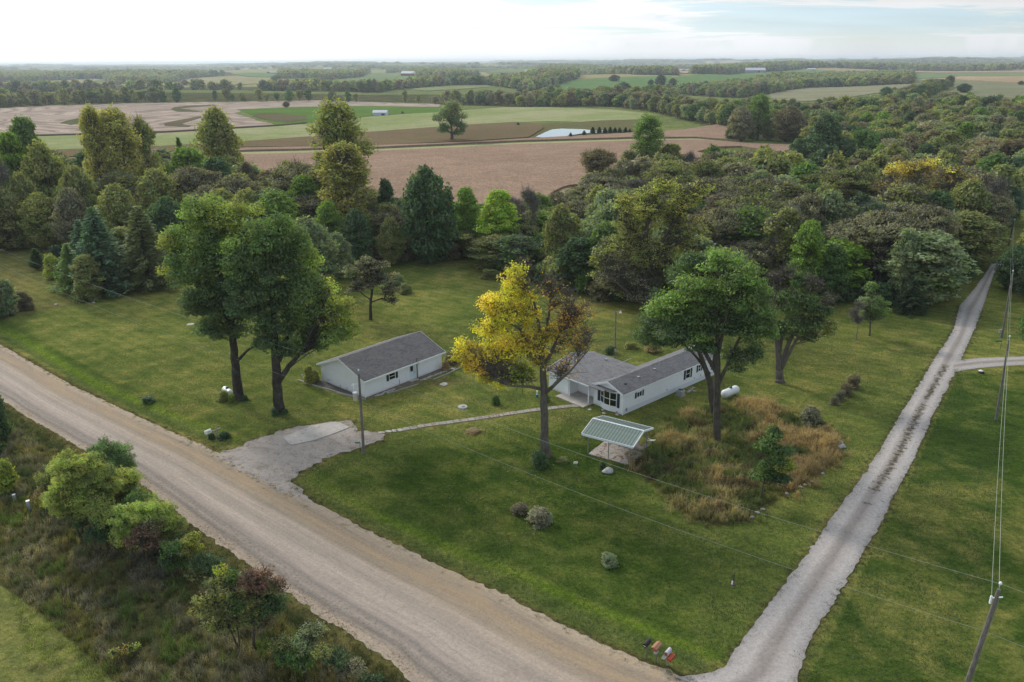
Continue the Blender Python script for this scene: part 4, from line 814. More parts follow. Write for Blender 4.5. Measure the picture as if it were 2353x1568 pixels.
hero('young_tree', 'small neat green tree on the lawn near the dark woods and lane', (1998, 772),
     [[(1998, 772, .12, 0), (2000, 740, .1, 0), (2004, 700, .06, 0), (2005, 660, .02, 0)]], [(2004, 665, 16, 18, 'lgreen', 1), (1998, 695, 26, 24, 'greygreen', 1), (2020, 700, 26, 26, 'lgreen', 1), (2008, 725, 32, 18, 'greygreen', 1), (1992, 728, 20, 14, 'greygreen', .9)], seed=108, nl=140, ls=.11, rc=.6)
hero('young_tree', 'thin bare sapling standing left of the small neat tree', (1967, 781),
     [[(1967, 781, .08, 0), (1972, 750, .06, 0), (1968, 720, .03, 0), (1970, 690, .01, 0)]], [(1968, 735, 18, 14, 'brown', .15), (1962, 720, 14, 14, 'brown', .12), (1975, 705, 12, 16, 'brown', .05)], seed=109, nl=70, ls=.1, rc=.6, twig=1.0, bark=M_barkg)
hero('young_tree', 'bushy green young tree growing through the tan weeds near the lane', (1748, 1150),
     [[(1748, 1150, .09, 0), (1752, 1120, .07, 0), (1775, 1050, .04, 0), (1785, 990, .01, 0)]], [(1782, 1000, 22, 20, 'green', 1), (1760, 1030, 28, 24, 'green', 1), (1795, 1040, 30, 26, 'green', 1), (1770, 1075, 36, 26, 'green', 1), (1800, 1070, 26, 24, 'ygreen', .9), (1750, 1095, 26, 16, 'green', .9), (1790, 1100, 28, 14, 'deep', .9)], seed=110, nl=140, ls=.10, rc=.6)
hero('cottonwood_tree', 'huge golden-green cottonwood with leaning limbs behind the round maple', (1487, 715),
     [[(1487, 715, .75, 0), (1480, 660, .55, 0), (1482, 590, .42, 0), (1486, 520, .32, 0), (1505, 470, .2, 0), (1510, 425, .05, 0)], [(1482, 700, .4, 0), (1450, 670, .3, -2), (1420, 640, .16, -3), (1385, 620, .05, -4)], [(1484, 620, .35, 0), (1530, 540, .25, 0), (1580, 470, .14, 0), (1610, 420, .04, 0)], [(1483, 560, .3, 0), (1440, 510, .2, 0), (1410, 500, .06, 0)]],
     [(1530, 430, 42, 30, 'goldg', .7), (1480, 470, 55, 40, 'goldg', .7), (1430, 470, 34, 34, 'goldg', .8), (1570, 470, 45, 40, 'goldg', .7), (1610, 440, 34, 26, 'goldg', .6), (1520, 500, 60, 45, 'goldolive', .8), (1440, 540, 45, 45, 'goldolive', .8), (1590, 530, 50, 42, 'goldolive', .6), (1500, 580, 60, 45, 'goldolive', .7), (1440, 610, 55, 40, 'greybrown', .45), (1410, 650, 45, 36, 'greybrown', .35), (1470, 660, 50, 36, 'greybrown', .35), (1550, 600, 60, 40, 'goldolive', .5), (1400, 580, 22, 22, 'goldolive', .6)] if TINT.update(goldg=(.235, .235, .065)) is None else [], seed=111, nl=95, ls=.17, rc=1.3, twig=.7, bark=M_bark, shell=.25)
hero('cottonwood_tree', 'wide pale-yellow tree topping the right-hand woods, thinning to bare twigs', (2130, 560),
     [[(2130, 560, .6, 0), (2112, 500, .45, 0), (2108, 450, .35, 0), (2100, 400, .1, 0)], [(2125, 540, .4, 0), (2155, 480, .3, 0), (2190, 420, .15, 0), (2220, 390, .04, 0)], [(2128, 540, .35, 0), (2060, 480, .25, 0), (2040, 430, .1, 0)]],
     [(2095, 385, 38, 24, 'yelp', .9), (2055, 400, 36, 24, 'yelp', .8), (2130, 380, 36, 22, 'yelp', .9), (2020, 430, 30, 24, 'tanp', .7), (2080, 430, 46, 28, 'tanp', .6), (2150, 410, 45, 30, 'tanp', .5), (2190, 400, 36, 24, 'yelp', .45), (2220, 420, 34, 28, 'tanp', .4), (2165, 450, 45, 24, 'yelp', .45), (2230, 450, 34, 24, 'greybrown', .25), (2045, 470, 36, 24, 'tanp', .4), (2265, 445, 30, 20, 'greybrown', .04)] if TINT.update(yelp=(.36, .29, .06), tanp=(.25, .20, .09)) is None else [], seed=112, nl=95, ls=.2, rc=1.5, twig=.9, shell=.25, bark=M_barkg)
hero('cottonwood_tree', 'lone round cottonwood standing at the edge of the far bean field', (1039, 324),
     [[(1039, 324, .9, 0), (1038, 305, .6, 0), (1036, 280, .35, 0), (1036, 250, .1, 0)], [(1040, 310, .4, 0), (1060, 280, .2, 0), (1062, 260, .05, 0)], [(1038, 308, .4, 0), (1010, 285, .2, 0), (1005, 270, .05, 0)]],
     [(1038, 242, 24, 13, 'greygreen', 1), (1022, 260, 24, 16, 'greygreen', .9), (1052, 262, 22, 18, 'greygreen', .9), (1006, 275, 17, 10, 'greygreen', .9), (1036, 282, 30, 18, 'green', .8), (1062, 292, 16, 14, 'green', .9), (1018, 298, 18, 10, 'green', .9), (1052, 305, 18, 8, 'green', .8)], seed=113, nl=90, ls=.42, rc=2.4, twig=.2)

# ---- other trees one can point at, from shared shapes
HAND = [
 ('poplar', 792, 545, 231, 150, 'goldolive', 'tallest cottonwood behind the bean-field gap, green-gold and dense', 'cottonwood_tree'),
 ('poplar', 800, 580, 326, 145, 'gold', 'golden-topped cottonwood in front of the tallest one', 'cottonwood_tree'),
 ('poplar', 250, 530, 240, 70, 'gold', 'thin leaning golden cottonwood with two tufted tops at left', 'cottonwood_tree'),
 ('poplar', 300, 520, 246, 130, 'gold', 'broad golden cottonwood at left, right of the thin leaning one', 'cottonwood_tree'),
 ('sparse', 358, 505, 268, 80, 'goldolive', 'thin see-through golden tree right of the broad golden cottonwood', 'cottonwood_tree'),
 ('round', 520, 462, 247, 124, 'goldolive', 'round airy yellow-green tree against the far tan field at left', 'tree'),
 ('oval', 448, 510, 336, 114, 'bright', 'bright green tree left of the round airy yellow-green one', 'tree'),
 ('oval', 515, 520, 360, 102, 'deep', 'dark green tree below the round airy yellow-green one', 'tree'),
 ('sparse', 577, 510, 372, 60, 'brown', 'brownish thin tree at the left end of the bean field', 'tree'),
 ('cedar', 430, 470, 318, 34, 'deep', 'dark pointed cedar top poking above the bright green tree', 'cedar_tree'),
 ('poplar', 12, 545, 270, 60, 'goldolive', 'golden-green tree cut by the left frame edge', 'tree'),
 ('oval', 98, 520, 266, 96, 'lgreen', 'pale green tree with feathery top at far left', 'tree'),
 ('oval', 62, 530, 300, 84, 'bright', 'leafy green tree left of the feathery pale one', 'tree'),
 ('round', 130, 540, 325, 120, 'goldolive', 'wide orange-olive tree under the feathery pale one', 'tree'),
 ('bare', 20, 560, 345, 90, 'brown', 'dull brown twiggy tree at the left frame edge', 'tree'),
 ('round', 75, 560, 395, 90, 'olive', 'olive tree low in the left woods beside the brown twiggy one', 'tree'),
 ('round', 200, 560, 380, 110, 'olive', 'broad olive tree in the left woods under the leaning cottonwood', 'tree'),
 ('pine', 245, 672, 470, 140, 'pine', 'tall blue-green pine at the left edge of the lawn', 'pine_tree'),
 ('pine', 345, 662, 468, 140, 'pineolive', 'tall olive-brown pine right of the blue-green one', 'pine_tree'),
 ('pine', 205, 650, 500, 95, 'pine', 'smaller blue-green pine behind the tall one at left', 'pine_tree'),
 ('cedar', 88, 620, 570, 34, 'dark', 'small dark round cedar on the tan grass at left', 'cedar_tree'),
 ('cedar', 26, 575, 540, 55, 'dark', 'low wide dark evergreen in the clearing at far left', 'cedar_tree'),
 ('bush', 132, 606, 562, 45, 'dark', 'dark bush behind the small yellow-green one at left', 'bush'),
 ('bush', 125, 640, 585, 52, 'ygreen', 'small yellow-green bush beside the dark round cedar', 'bush'),
 ('pine', 172, 668, 555, 85, 'lgreen', 'light green young evergreen next to the yellow-green bush', 'pine_tree'),
 ('oval', 212, 690, 583, 72, 'olive', 'small olive sapling in front of the blue-green pine', 'young_tree'),
 ('oval', 300, 640, 520, 96, 'olive', 'olive tree squeezed between the two tall pines', 'tree'),
 ('bush', 200, 690, 640, 70, 'olive', 'low olive brush under the light green young evergreen', 'bush'),
 ('round', 30, 575, 430, 110, 'olive', 'dark olive tree above the low wide evergreen', 'tree'),
 ('round', 110, 570, 440, 110, 'goldolive', 'golden-olive tree at the wood edge behind the clearing', 'tree'),
 ('round', 180, 578, 430, 100, 'greybrown', 'grey-brown tree at the wood edge left of the tall pine', 'tree'),
 ('round', 290, 585, 420, 120, 'olive', 'olive tree straight behind the two tall pines', 'tree'),
 ('round', 400, 600, 450, 110, 'deep', 'dark green tree right of the olive-brown pine', 'tree'),
 ('round', 715, 668, 500, 155, 'greygreen', 'silvery grey-green round tree behind the forked maple', 'tree'),
 ('round', 780, 640, 535, 90, 'greygreen', 'smaller silvery tree right of the round grey-green one', 'tree'),
 ('oval', 712, 560, 402, 93, 'bright', 'bright green tree left of the golden-topped cottonwood', 'tree'),
 ('oval', 760, 600, 462, 72, 'bright', 'fresh green small tree at the foot of the golden cottonwood', 'tree'),
 ('oval', 893, 560, 412, 52, 'deep', 'narrow dark tree right of the golden-topped cottonwood', 'tree'),
 ('round', 986, 606, 380, 142, 'deep', 'large dark green tree in front of the bean field, centre', 'tree'),
 ('oval', 1075, 585, 430, 74, 'bright', 'yellow-green tree just right of the large dark one', 'tree'),
 ('oval', 1146, 600, 436, 100, 'lime', 'bright yellow-green tree at the foot of the bean field', 'tree'),
 ('bare', 1213, 585, 432, 78, 'brown', 'dark leafless tree against the bean field', 'tree'),
 ('round', 1285, 640, 472, 100, 'olive', 'olive tree right of the dark leafless one', 'tree'),
 ('round', 825, 612, 480, 90, 'deep', 'dark tree below the golden cottonwood beside the lawn', 'tree'),
 ('round', 900, 610, 500, 70, 'olive', 'dull green tree left of the large dark one', 'tree'),
 ('locust', 1372, 452, 341, 100, 'brown', 'flat-topped dark brown tree standing alone in the bean field edge', 'tree'),
 ('poplar', 1482, 450, 264, 88, 'lgreen', 'tall narrow cottonwood rising over the right half of the bean field', 'cottonwood_tree'),
 ('oval', 1535, 450, 330, 84, 'olive', 'olive tree right of the tall narrow cottonwood', 'tree'),
 ('sparse', 1440, 450, 345, 66, 'olive', 'thin olive tree left of the tall narrow cottonwood', 'tree'),
 ('bare', 1582, 452, 350, 62, 'brown', 'dark twiggy tree right of the olive pair', 'tree'),
 ('locust', 1632, 450, 345, 70, 'greybrown', 'brown-olive spreading tree in the bean field hedge', 'tree'),
 ('locust', 1700, 448, 345, 84, 'greybrown', 'wide dull tree right of the brown-olive one in the hedge', 'tree'),
 ('bare', 1772, 440, 358, 56, 'brown', 'bare vase-shaped tree before the bean field end', 'tree'),
 ('round', 1786, 482, 386, 96, 'goldolive', 'dark gold-green tree under the bare vase-shaped one', 'tree'),
 ('cedar', 1851, 450, 392, 14, 'dark', 'slim dark cedar spire near the bean field end', 'cedar_tree'),
 ('locust', 1680, 530, 402, 150, 'locg', 'broad domed locust left of the dark gold-green tree', 'tree'),
 ('locust', 1740, 560, 420, 140, 'locg', 'domed locust in front of the broad one', 'tree'),
 ('round', 1453, 500, 408, 74, 'lime', 'lime-yellow treetop above the huge cottonwood', 'tree'),
 ('round', 1372, 560, 428, 100, 'goldolive', 'yellow-olive tree left of the huge cottonwood', 'tree'),
 ('round', 1388, 665, 508, 118, 'lgreen', 'fresh green tree tucked against the huge cottonwood', 'tree'),
 ('sparse', 1672, 640, 484, 110, 'tan', 'tan half-bare tree right of the huge cottonwood', 'tree'),
 ('locust', 1932, 540, 384, 140, 'locg', 'tall light green locust above the right-hand woods', 'tree'),
 ('locust', 1850, 600, 440, 120, 'greybrown', 'grey-brown spreading tree in the right-hand woods', 'tree'),
 ('locust', 1990, 600, 455, 130, 'greybrown', 'dull feathery tree below the pale-yellow one', 'tree'),
 ('bare', 2265, 560, 408, 80, 'greybrown', 'bare pale treetop right of the pale-yellow tree', 'tree'),
 ('oval', 2066, 702, 524, 74, 'greygreen', 'soft grey-green tree in front of the right-hand woods', 'tree'),
 ('oval', 2150, 694, 583, 81, 'bright', 'yellow-green tree beside the lane at the wood corner', 'tree'),
 ('oval', 1838, 700, 506, 88, 'bright', 'leafy lime-topped tree behind the half-dead one', 'tree'),
 ('oval', 1902, 702, 562, 79, 'green', 'mid green tree right of the lime-topped one', 'tree'),
 ('pine', 2090, 720, 640, 70, 'dark', 'dark low evergreen behind the small neat tree', 'pine_tree'),
 ('oval', 2314, 520, 428, 55, 'pine', 'blue-green bushy tree at the far end of the lane', 'tree'),
 ('round', 2322, 665, 560, 95, 'deep', 'dark tree crowding the lane on its right side', 'tree'),
 ('round', 2375, 690, 600, 90, 'dark', 'darkest tree at the right frame edge by the lane', 'tree'),
 ('round', 2378, 850, 650, 100, 'green', 'leafy tree leaning into the right frame edge over the track', 'tree'),
 ('oval', 2362, 640, 500, 72, 'goldolive', 'yellow-tinged tree at the right frame edge beyond the lane bend', 'tree'),
 ('round', 1888, 385, 262, 100, 'deep', 'big dark green tree at the corner of the far right woods', 'tree'),
 ('round', 1830, 382, 318, 60, 'deep', 'dark bushy tree left of the big one at the wood corner', 'tree'),
 ('poplar', 1740, 322, 216, 66, 'lgreen', 'tall pale green tree in the clump beyond the bean field', 'tree'),
 ('round', 1700, 324, 244, 74, 'greybrown', 'grey-brown tree at the left of the clump beyond the bean field', 'tree'),
 ('round', 1810, 326, 243, 84, 'brown', 'dark brown tree at the right of the clump beyond the bean field', 'tree'),
 ('bush', 1680, 322, 296, 40, 'deep', 'dark green shrub at the left foot of the far clump', 'bush'),
]
TINT['locg'] = (.115, .125, .045)
for h in HAND:
    key, x, yb, yt, w_, tint, lab, nm = h
    cat = 'bush' if nm == 'bush' else 'tree'
    plant(key, x, yb, yt, w_, tint, lab, nm, cat)
# pond-side evergreens
for k_, (x, yb, s_) in enumerate(((1311, 317, 12), (1342, 313, 13), (1362, 308, 16), (1377, 307, 15), (1390, 307, 14), (1402, 306.5, 15), (1413, 306, 13), (1424, 306, 13), (1437, 305.5, 13), (1447, 305.5, 10))):
    plant('cedar', x, yb, yb - s_, s_ * .85, 'dark', 'small round evergreen on the pond bank, %s from the left' % ('first second third fourth fifth sixth seventh eighth ninth tenth'.split()[k_]), 'evergreen_shrub', 'shrub', 'evergreens along the pond bank')
# single far trees on the pastures
for x, yb, yt, w_, tint, lab in ((1411, 188, 172, 30, 'dark', 'round dark tree alone on the far pasture crest'), (1378, 216, 197, 24, 'brown', 'dull twin-topped tree on the far pasture slope'), (1432, 215, 189, 46, 'deep', 'wide dark tree low on the far pasture'),
                             (1517, 200, 171, 32, 'dark', 'largest dark oak on the far pasture'), (1495, 196, 183, 18, 'dark', 'small oak left of the largest dark one'), (1545, 202, 180, 26, 'deep', 'dark oak right of the largest one'),
                             (2215, 214, 192, 40, 'deep', 'dark green tree on the far right grey field'), (425, 197, 184, 22, 'brown', 'dull tree on the left far hayfield'), (454, 193, 181, 20, 'brown', 'dull tree right of its twin on the left far hayfield'),
                             (637, 188, 173, 30, 'deep', 'dark clump below the green hill at left'), (658, 247, 233, 20, 'brown', 'lone shrub on the far tan field edge'), (1190, 290, 281, 8, 'deep', 'tiny bush on the hayfield margin'), (925, 262, 256, 8, 'brown', 'tiny shrub right of the white shed'),
                             (870, 202, 193, 20, 'brown', 'dull bush on the red barn pasture'), (2345, 196, 186, 16, 'deep', 'dark bush on the far right field edge')):
    plant('round', x, yb, yt, w_, tint, lab, 'tree', 'tree')

# ------------------------------------------------------------------ woods: the nearest trees one by one, the rest as scattered masses
def in_any(x, y, polys): return any(inpoly(np.array([x]), np.array([y]), P)[0] for P in polys)
def fillpts(P, sp, seed, clear=None):
    g = np.random.default_rng(seed); Q = np.array(P); x0, y0 = Q.min(0); x1, y1 = Q.max(0)
    gx, gy = np.meshgrid(np.arange(x0, x1, sp), np.arange(y0, y1, sp * .87)); gx = gx + (np.arange(gx.shape[0]) % 2)[:, None] * sp / 2
    gx = gx.ravel() + g.uniform(-.38, .38, gx.size) * sp; gy = gy.ravel() + g.uniform(-.38, .38, gy.size) * sp
    k = inpoly(gx, gy, P) & (np.hypot(gx, gy) < 9000) & (np.abs(np.degrees(np.arctan2(gx, gy))) < 42); return gx[k], gy[k]
proto_col = bpy.data.collections.new('scatter_shapes')
def scatter(name, shapes, X, Y, Z, sc, rot, tint, idx, label=None, cat=None, kind='stuff', parent=None):
    col = bpy.data.collections.new(name + '_shapes')
    for k_, me in enumerate(shapes):
        o = bpy.data.objects.new('%s_shape_%s' % (name, 'abcdefghij'[k_]), me); col.objects.link(o)
    n_ = len(X); me = bpy.data.meshes.new(name); me.vertices.add(n_); me.vertices.foreach_set('co', np.column_stack([X, Y, Z]).astype(np.float32).ravel())
    sc = np.asarray(sc, np.float32); sc = np.column_stack([sc, sc, sc]) if sc.ndim == 1 else sc
    for nm, ty, dat, f in (('sc', 'FLOAT_VECTOR', sc, 'vector'), ('ro', 'FLOAT_VECTOR', rot, 'vector'), ('tint_i', 'FLOAT_COLOR', np.column_stack([tint, np.ones(n_)]), 'color'), ('ix', 'INT', idx, 'value')):
        a = me.attributes.new(nm, ty, 'POINT'); a.data.foreach_set(f, np.asarray(dat, np.int32 if ty == 'INT' else np.float32).ravel())
    ng = bpy.data.node_groups.new(name + '_spread', 'GeometryNodeTree')
    ng.interface.new_socket('Geometry', in_out='INPUT', socket_type='NodeSocketGeometry'); ng.interface.new_socket('Geometry', in_out='OUTPUT', socket_type='NodeSocketGeometry')
    gi = ng.nodes.new('NodeGroupInput'); go = ng.nodes.new('NodeGroupOutput'); ip = ng.nodes.new('GeometryNodeInstanceOnPoints'); ci = ng.nodes.new('GeometryNodeCollectionInfo')
    ci.inputs['Collection'].default_value = col; ci.inputs['Separate Children'].default_value = True; ci.inputs['Reset Children'].default_value = True
    def na(nm, ty):
        q = ng.nodes.new('GeometryNodeInputNamedAttribute'); q.data_type = ty; q.inputs['Name'].default_value = nm; return [o for o in q.outputs if o.enabled][0]
    ng.links.new(gi.outputs[0], ip.inputs['Points']); ng.links.new(ci.outputs[0], ip.inputs['Instance']); ip.inputs['Pick Instance'].default_value = True
    ng.links.new(na('ix', 'INT'), ip.inputs['Instance Index']); ng.links.new(na('ro', 'FLOAT_VECTOR'), ip.inputs['Rotation']); ng.links.new(na('sc', 'FLOAT_VECTOR'), ip.inputs['Scale'])
    ng.links.new(ip.outputs[0], go.inputs[0])
    o = obj(name, me, parent); m = o.modifiers.new('spread', 'NODES'); m.node_group = ng
    if kind: o['kind'] = kind
    if label: o['label'] = label
    if cat: o['category'] = cat
    return o
def yaw(n_, g, tilt=.06): return np.column_stack([g.normal(size=n_) * tilt, g.normal(size=n_) * tilt, g.uniform(0, 6.283, n_)])

WP = [('green', 1.6), ('deep', 2.2), ('olive', 4), ('greybrown', 4.2), ('brown', 2), ('locg', 2.8), ('bright', .6), ('goldolive', 1.4), ('greygreen', 2.6), ('dark', .8)]
WN = [a for a, b in WP]; WPr = np.array([b for a, b in WP]); WPr = WPr / WPr.sum()
# near woods
fx, fy = fillpts(wood_near, 7.8, 3)
keep = []
edge = wood_near + wood_near[:1]
for x, y in zip(fx, fy):
    if min((math.hypot(x - a, y - b) - c * .4) for a, b, c in TREES) < 1.0: continue
    if polydist(np.array([x]), np.array([y]), lane_l)[0] < 4.5 or polydist(np.array([x]), np.array([y]), lane_r)[0] < 4.5: continue
    keep.append((x, y))
keep.sort(key=lambda p: math.hypot(*p))
# depth into the wood decides which stand shows; side of the picture decides its name
g = np.random.default_rng(77)
CN = dict(green='mid green', deep='dark green', olive='olive green', greybrown='grey-brown', brown='brown', locg='pale olive', bright='bright green', goldolive='golden olive', greygreen='grey-green', dark='very dark')
LM = [(1650, 690, 'the round green maple'), (1200, 740, 'the golden maple'), (600, 620, 'the two big maples'), (1840, 700, 'the half-dead tree'), (2000, 700, 'the small neat tree'), (2110, 420, 'the pale-yellow tree'), (1500, 560, 'the huge cottonwood'), (986, 480, 'the large dark green tree'),
      (800, 420, 'the golden-topped cottonwood'), (290, 560, 'the tall pines'), (1370, 380, 'the flat-topped dark tree'), (1480, 340, 'the tall narrow cottonwood'), (1680, 440, 'the broad domed locust'), (2230, 640, 'the lane bend'), (520, 320, 'the airy yellow-green tree'), (100, 420, 'the wide orange-olive tree'), (1890, 320, 'the wood-corner tree'), (1930, 440, 'the light green locust'), (2067, 610, 'the soft grey-green tree'), (860, 640, 'the crab tree'), (1146, 500, 'the bright yellow-green tree'), (2150, 560, 'the lane-side woods')]
def onpic(x, y, z):
    q = CMN.T @ (np.array([x, y, z]) - O); return 1176.5 + FOC * q[0] / -q[2], 784 - FOC * q[1] / -q[2]
def where(x, y, z):
    a, b = onpic(x, y, z); c = min(LM, key=lambda l: math.hypot(a - l[0], b - l[1])); dx, dy = a - c[0], b - c[1]; d_ = math.hypot(dx, dy)
    v = 'above' if dy < 0 else 'below'; h_ = 'left' if dx < 0 else 'right'
    w_ = ('just ' if d_ < 60 else ('well ' if d_ > 130 else ''))
    if abs(dx) < .4 * abs(dy): return w_ + v + ' ' + c[2]
    if abs(dy) < .4 * abs(dx): return w_ + h_ + ' of ' + c[2]
    return w_ + v + ' and ' + h_ + ' of ' + c[2]
n_single = 0; rest = []; seen = {}
bean_pts = np.array(G2([(560, 450), (1270, 490)]))
for (x, y) in keep:
    side = 'left' if x < -45 else ('middle' if x < 18 else 'right')
    t = g.choice(len(WN), p=WPr); tn = WN[t]
    if side == 'left' and g.random() < .6: tn = ('olive', 'goldolive', 'goldolive', 'greybrown', 'olive')[g.integers(5)]
    key = {'locg': 'locust', 'greybrown': 'locust', 'brown': ('bare' if g.random() < .35 else 'sparse')}.get(tn, ('round', 'oval', 'round', 'sparse')[g.integers(4)])
    H = g.uniform(8, 13.5); Wm = g.uniform(8, 13.5)
    H *= {'middle': .82, 'left': 1.42, 'right': 1.18}[side]; Wm *= {'middle': 1.0, 'left': 1.3, 'right': 1.15}[side]
    if math.hypot(x, y) > 215 and side != 'right': H *= .8
    if n_single < 175 and math.hypot(x, y) < 330:
        fr = polydist(np.array([x]), np.array([y]), edge)[0] < 9
        lab = '%s %s tree %s' % ({'locust': 'spreading', 'bare': 'twiggy', 'sparse': 'thin', 'round': 'rounded', 'oval': 'upright'}[key], CN[tn], where(x, y, H * .8))
        gr_ = '%s trees %s the %s woods' % (CN[tn], 'edging' if fr else 'inside', side)
        if lab in seen: lab += {1: ', taller one', 2: ', half hidden one', 3: ', smaller one'}.get(seen[lab], '') ; seen[lab.split(',')[0]] = seen.get(lab.split(',')[0], 1) + 1
        else: seen[lab] = 1
        plant(key, 0, 0, 0, 0, tn, lab, 'tree', 'tree', '%s trees %s the %s woods' % (CN[tn], 'edging' if fr else 'inside', side), base=(x, y, 0), H=H, Wm=Wm); n_single += 1
    else: rest.append((x, y, key, H, Wm, tn))
# joined shapes for scattering
def shape(seed, H, Wd, args, gkw, bark=M_barkd):
    tk, cl = auto(seed, H, Wd, *args); return grow(seed + 50, tk, cl, bark=bark, join=True, leafm=M_leafi, **gkw)
MIDS = [shape(201, 10, 9, (.03, 60, 1.5, 'round'), dict(nl=95, ls=.32)), shape(202, 10, 8, (.03, 55, 1.4, 'oval'), dict(nl=90, ls=.32)), shape(203, 10, 9.5, (.2, 55, 1.6, 'umbrella'), dict(nl=95, ls=.29, flat_=.5, twig=.3)), shape(204, 10, 8, (.1, 45, 1.3, 'oval'), dict(nl=45, ls=.31, twig=.7)), shape(205, 10, 9, (.03, 60, 1.5, 'round'), dict(nl=95, ls=.32))]
FARS = [shape(211, 10, 10, (.0, 22, 2.1, 'round'), dict(nl=26, ls=.95, twig=-1)), shape(212, 10, 9, (.0, 20, 2.0, 'oval'), dict(nl=26, ls=.9, twig=-1)), shape(213, 10, 11, (.0, 24, 2.2, 'round'), dict(nl=26, ls=1.0, twig=-1))]
BUSH = [shape(221, 3, 4, (.0, 34, .8, 'bushy', .1), dict(nl=60, ls=.2)), shape(222, 3, 3.4, (.0, 28, .8, 'round', .1), dict(nl=60, ls=.2))]
def tints(n_, g, pal=WN, pr=WPr, lo=.85, hi=1.2, k=2.05):
    q = g.choice(len(pal), n_, p=pr); T = np.array([TINT[a] for a in pal])[q]; return T * g.uniform(lo, hi, (n_, 1)) * k
if rest:
    a = np.array([(x, y, H, Wm) for x, y, k_, H, Wm, t_ in rest]); n_ = len(a); g = np.random.default_rng(5)
    scatter('woodland', MIDS, a[:, 0], a[:, 1], ground(a[:, 0], a[:, 1]), np.column_stack([a[:, 3] / 9, a[:, 3] / 9, a[:, 2] / 10]), yaw(n_, g), tints(n_, g), g.integers(0, 5, n_))
# undergrowth along the wood edge and under the trees
g = np.random.default_rng(15)
ux, uy = fillpts(wood_near, 3.4, 9); d_ = polydist(ux, uy, edge); k = ((d_ < 6) | (g.random(len(ux)) < .5)) & (np.minimum(polydist(ux, uy, lane_l), polydist(ux, uy, lane_r)) > 3.2)
k &= ~((uy > 240))
ux, uy = ux[k], uy[k]; n_ = len(ux)
scatter('undergrowth', BUSH, ux, uy, ground(ux, uy), g.uniform(.7, 1.7, n_), yaw(n_, g), tints(n_, g, ['deep', 'dark', 'olive', 'green', 'brown'], [.35, .15, .25, .12, .13]), g.integers(0, 2, n_))
# mid and far woods
mx, my, mh, fx_, fy_, fh = [], [], [], [], [], []
def woods_outline(P, H):
    "front edge at the ground; the back edge from the treetops that show there"
    xs_ = np.array([p[0] for p in P], float); Q = []
    for x, y in P:
        yy = []
        for (xa, ya), (xb, yb) in zip(P, P[1:] + P[:1]):
            if (xa - x) * (xb - x) <= 0 and xa != xb: yy.append(ya + (yb - ya) * (x - xa) / (xb - xa))
            elif xa == x: yy.append(ya)
        lo, hi = max(yy), min(yy)
        if y > (lo + hi) / 2 or lo - hi < .5: Q.append(G(x, y)[:2])
        else:
            q = G(x, lo)[:2]; p = G(x, y, H * .95)[:2]; dq = np.linalg.norm(q)
            if np.linalg.norm(p) < dq + 14: p = q * (1 + 14 / dq)
            Q.append(p)
    return [tuple(q) for q in Q]
for k_, (P, H, sp) in enumerate(FAR_WOODS):
    Pw = woods_outline(P, H * .85); x, y = fillpts(Pw, sp, 30 + k_); d_ = np.hypot(x, y)
    ok = np.ones(len(x), bool)
    nr = d_ < 1250
    mx.append(x[nr & ok]); my.append(y[nr & ok]); mh.append(np.full((nr & ok).sum(), H)); fx_.append(x[~nr]); fy_.append(y[~nr]); fh.append(np.full((~nr).sum(), H))
mx, my, mh, fx_, fy_, fh = map(np.concatenate, (mx, my, mh, fx_, fy_, fh))
g = np.random.default_rng(19); n_ = len(mx); hh = mh * g.uniform(.62, 1.3, n_) / 10
big = g.random(n_) < .05; hh[big] *= 1.2
scatter('far_woodland', MIDS, mx, my, ground(mx, my), np.column_stack([hh * g.uniform(.8, 1.45, n_), hh * g.uniform(.8, 1.45, n_), hh]), yaw(n_, g), tints(n_, g), g.integers(0, 5, n_))
n_ = len(fx_); hh = fh * g.uniform(.75, 1.2, n_) / 10
# wooded country to the skyline
N_ = 26000; dd = 4200 * (14500 / 4200) ** g.random(N_); aa = np.radians(g.uniform(-40, 40, N_)); x = dd * np.sin(aa); y = dd * np.cos(aa)
dens = np.sin(x / 210 + 2 * np.sin(y / 900)) + np.sin(y / 330 + 1.7 * np.sin(x / 700)) + .8 * np.sin((x + y) / 150); k = (dens > .3) | (g.random(N_) < .04)
x, y, dd = x[k], y[k], dd[k]
sfar = g.uniform(.9, 1.5, len(x)) * np.clip(dd / 3500, 1, 2.2)
wide = np.clip(dd / 2500, 1.2, 5)
X = np.r_[fx_, x]; Y = np.r_[fy_, y]; SC = np.vstack([np.column_stack([hh * 1.15, hh * 1.15, hh]), np.column_stack([sfar * wide, sfar * wide, np.clip(sfar, 0, 1.7)])])
n_ = len(X)
scatter('distant_woods', FARS, X, Y, ground(X, Y), SC, yaw(n_, g, .02), tints(n_, g, lo=.8, hi=1.1), g.integers(0, 3, n_))
print('woods', n_single, len(rest), len(mx), n_)

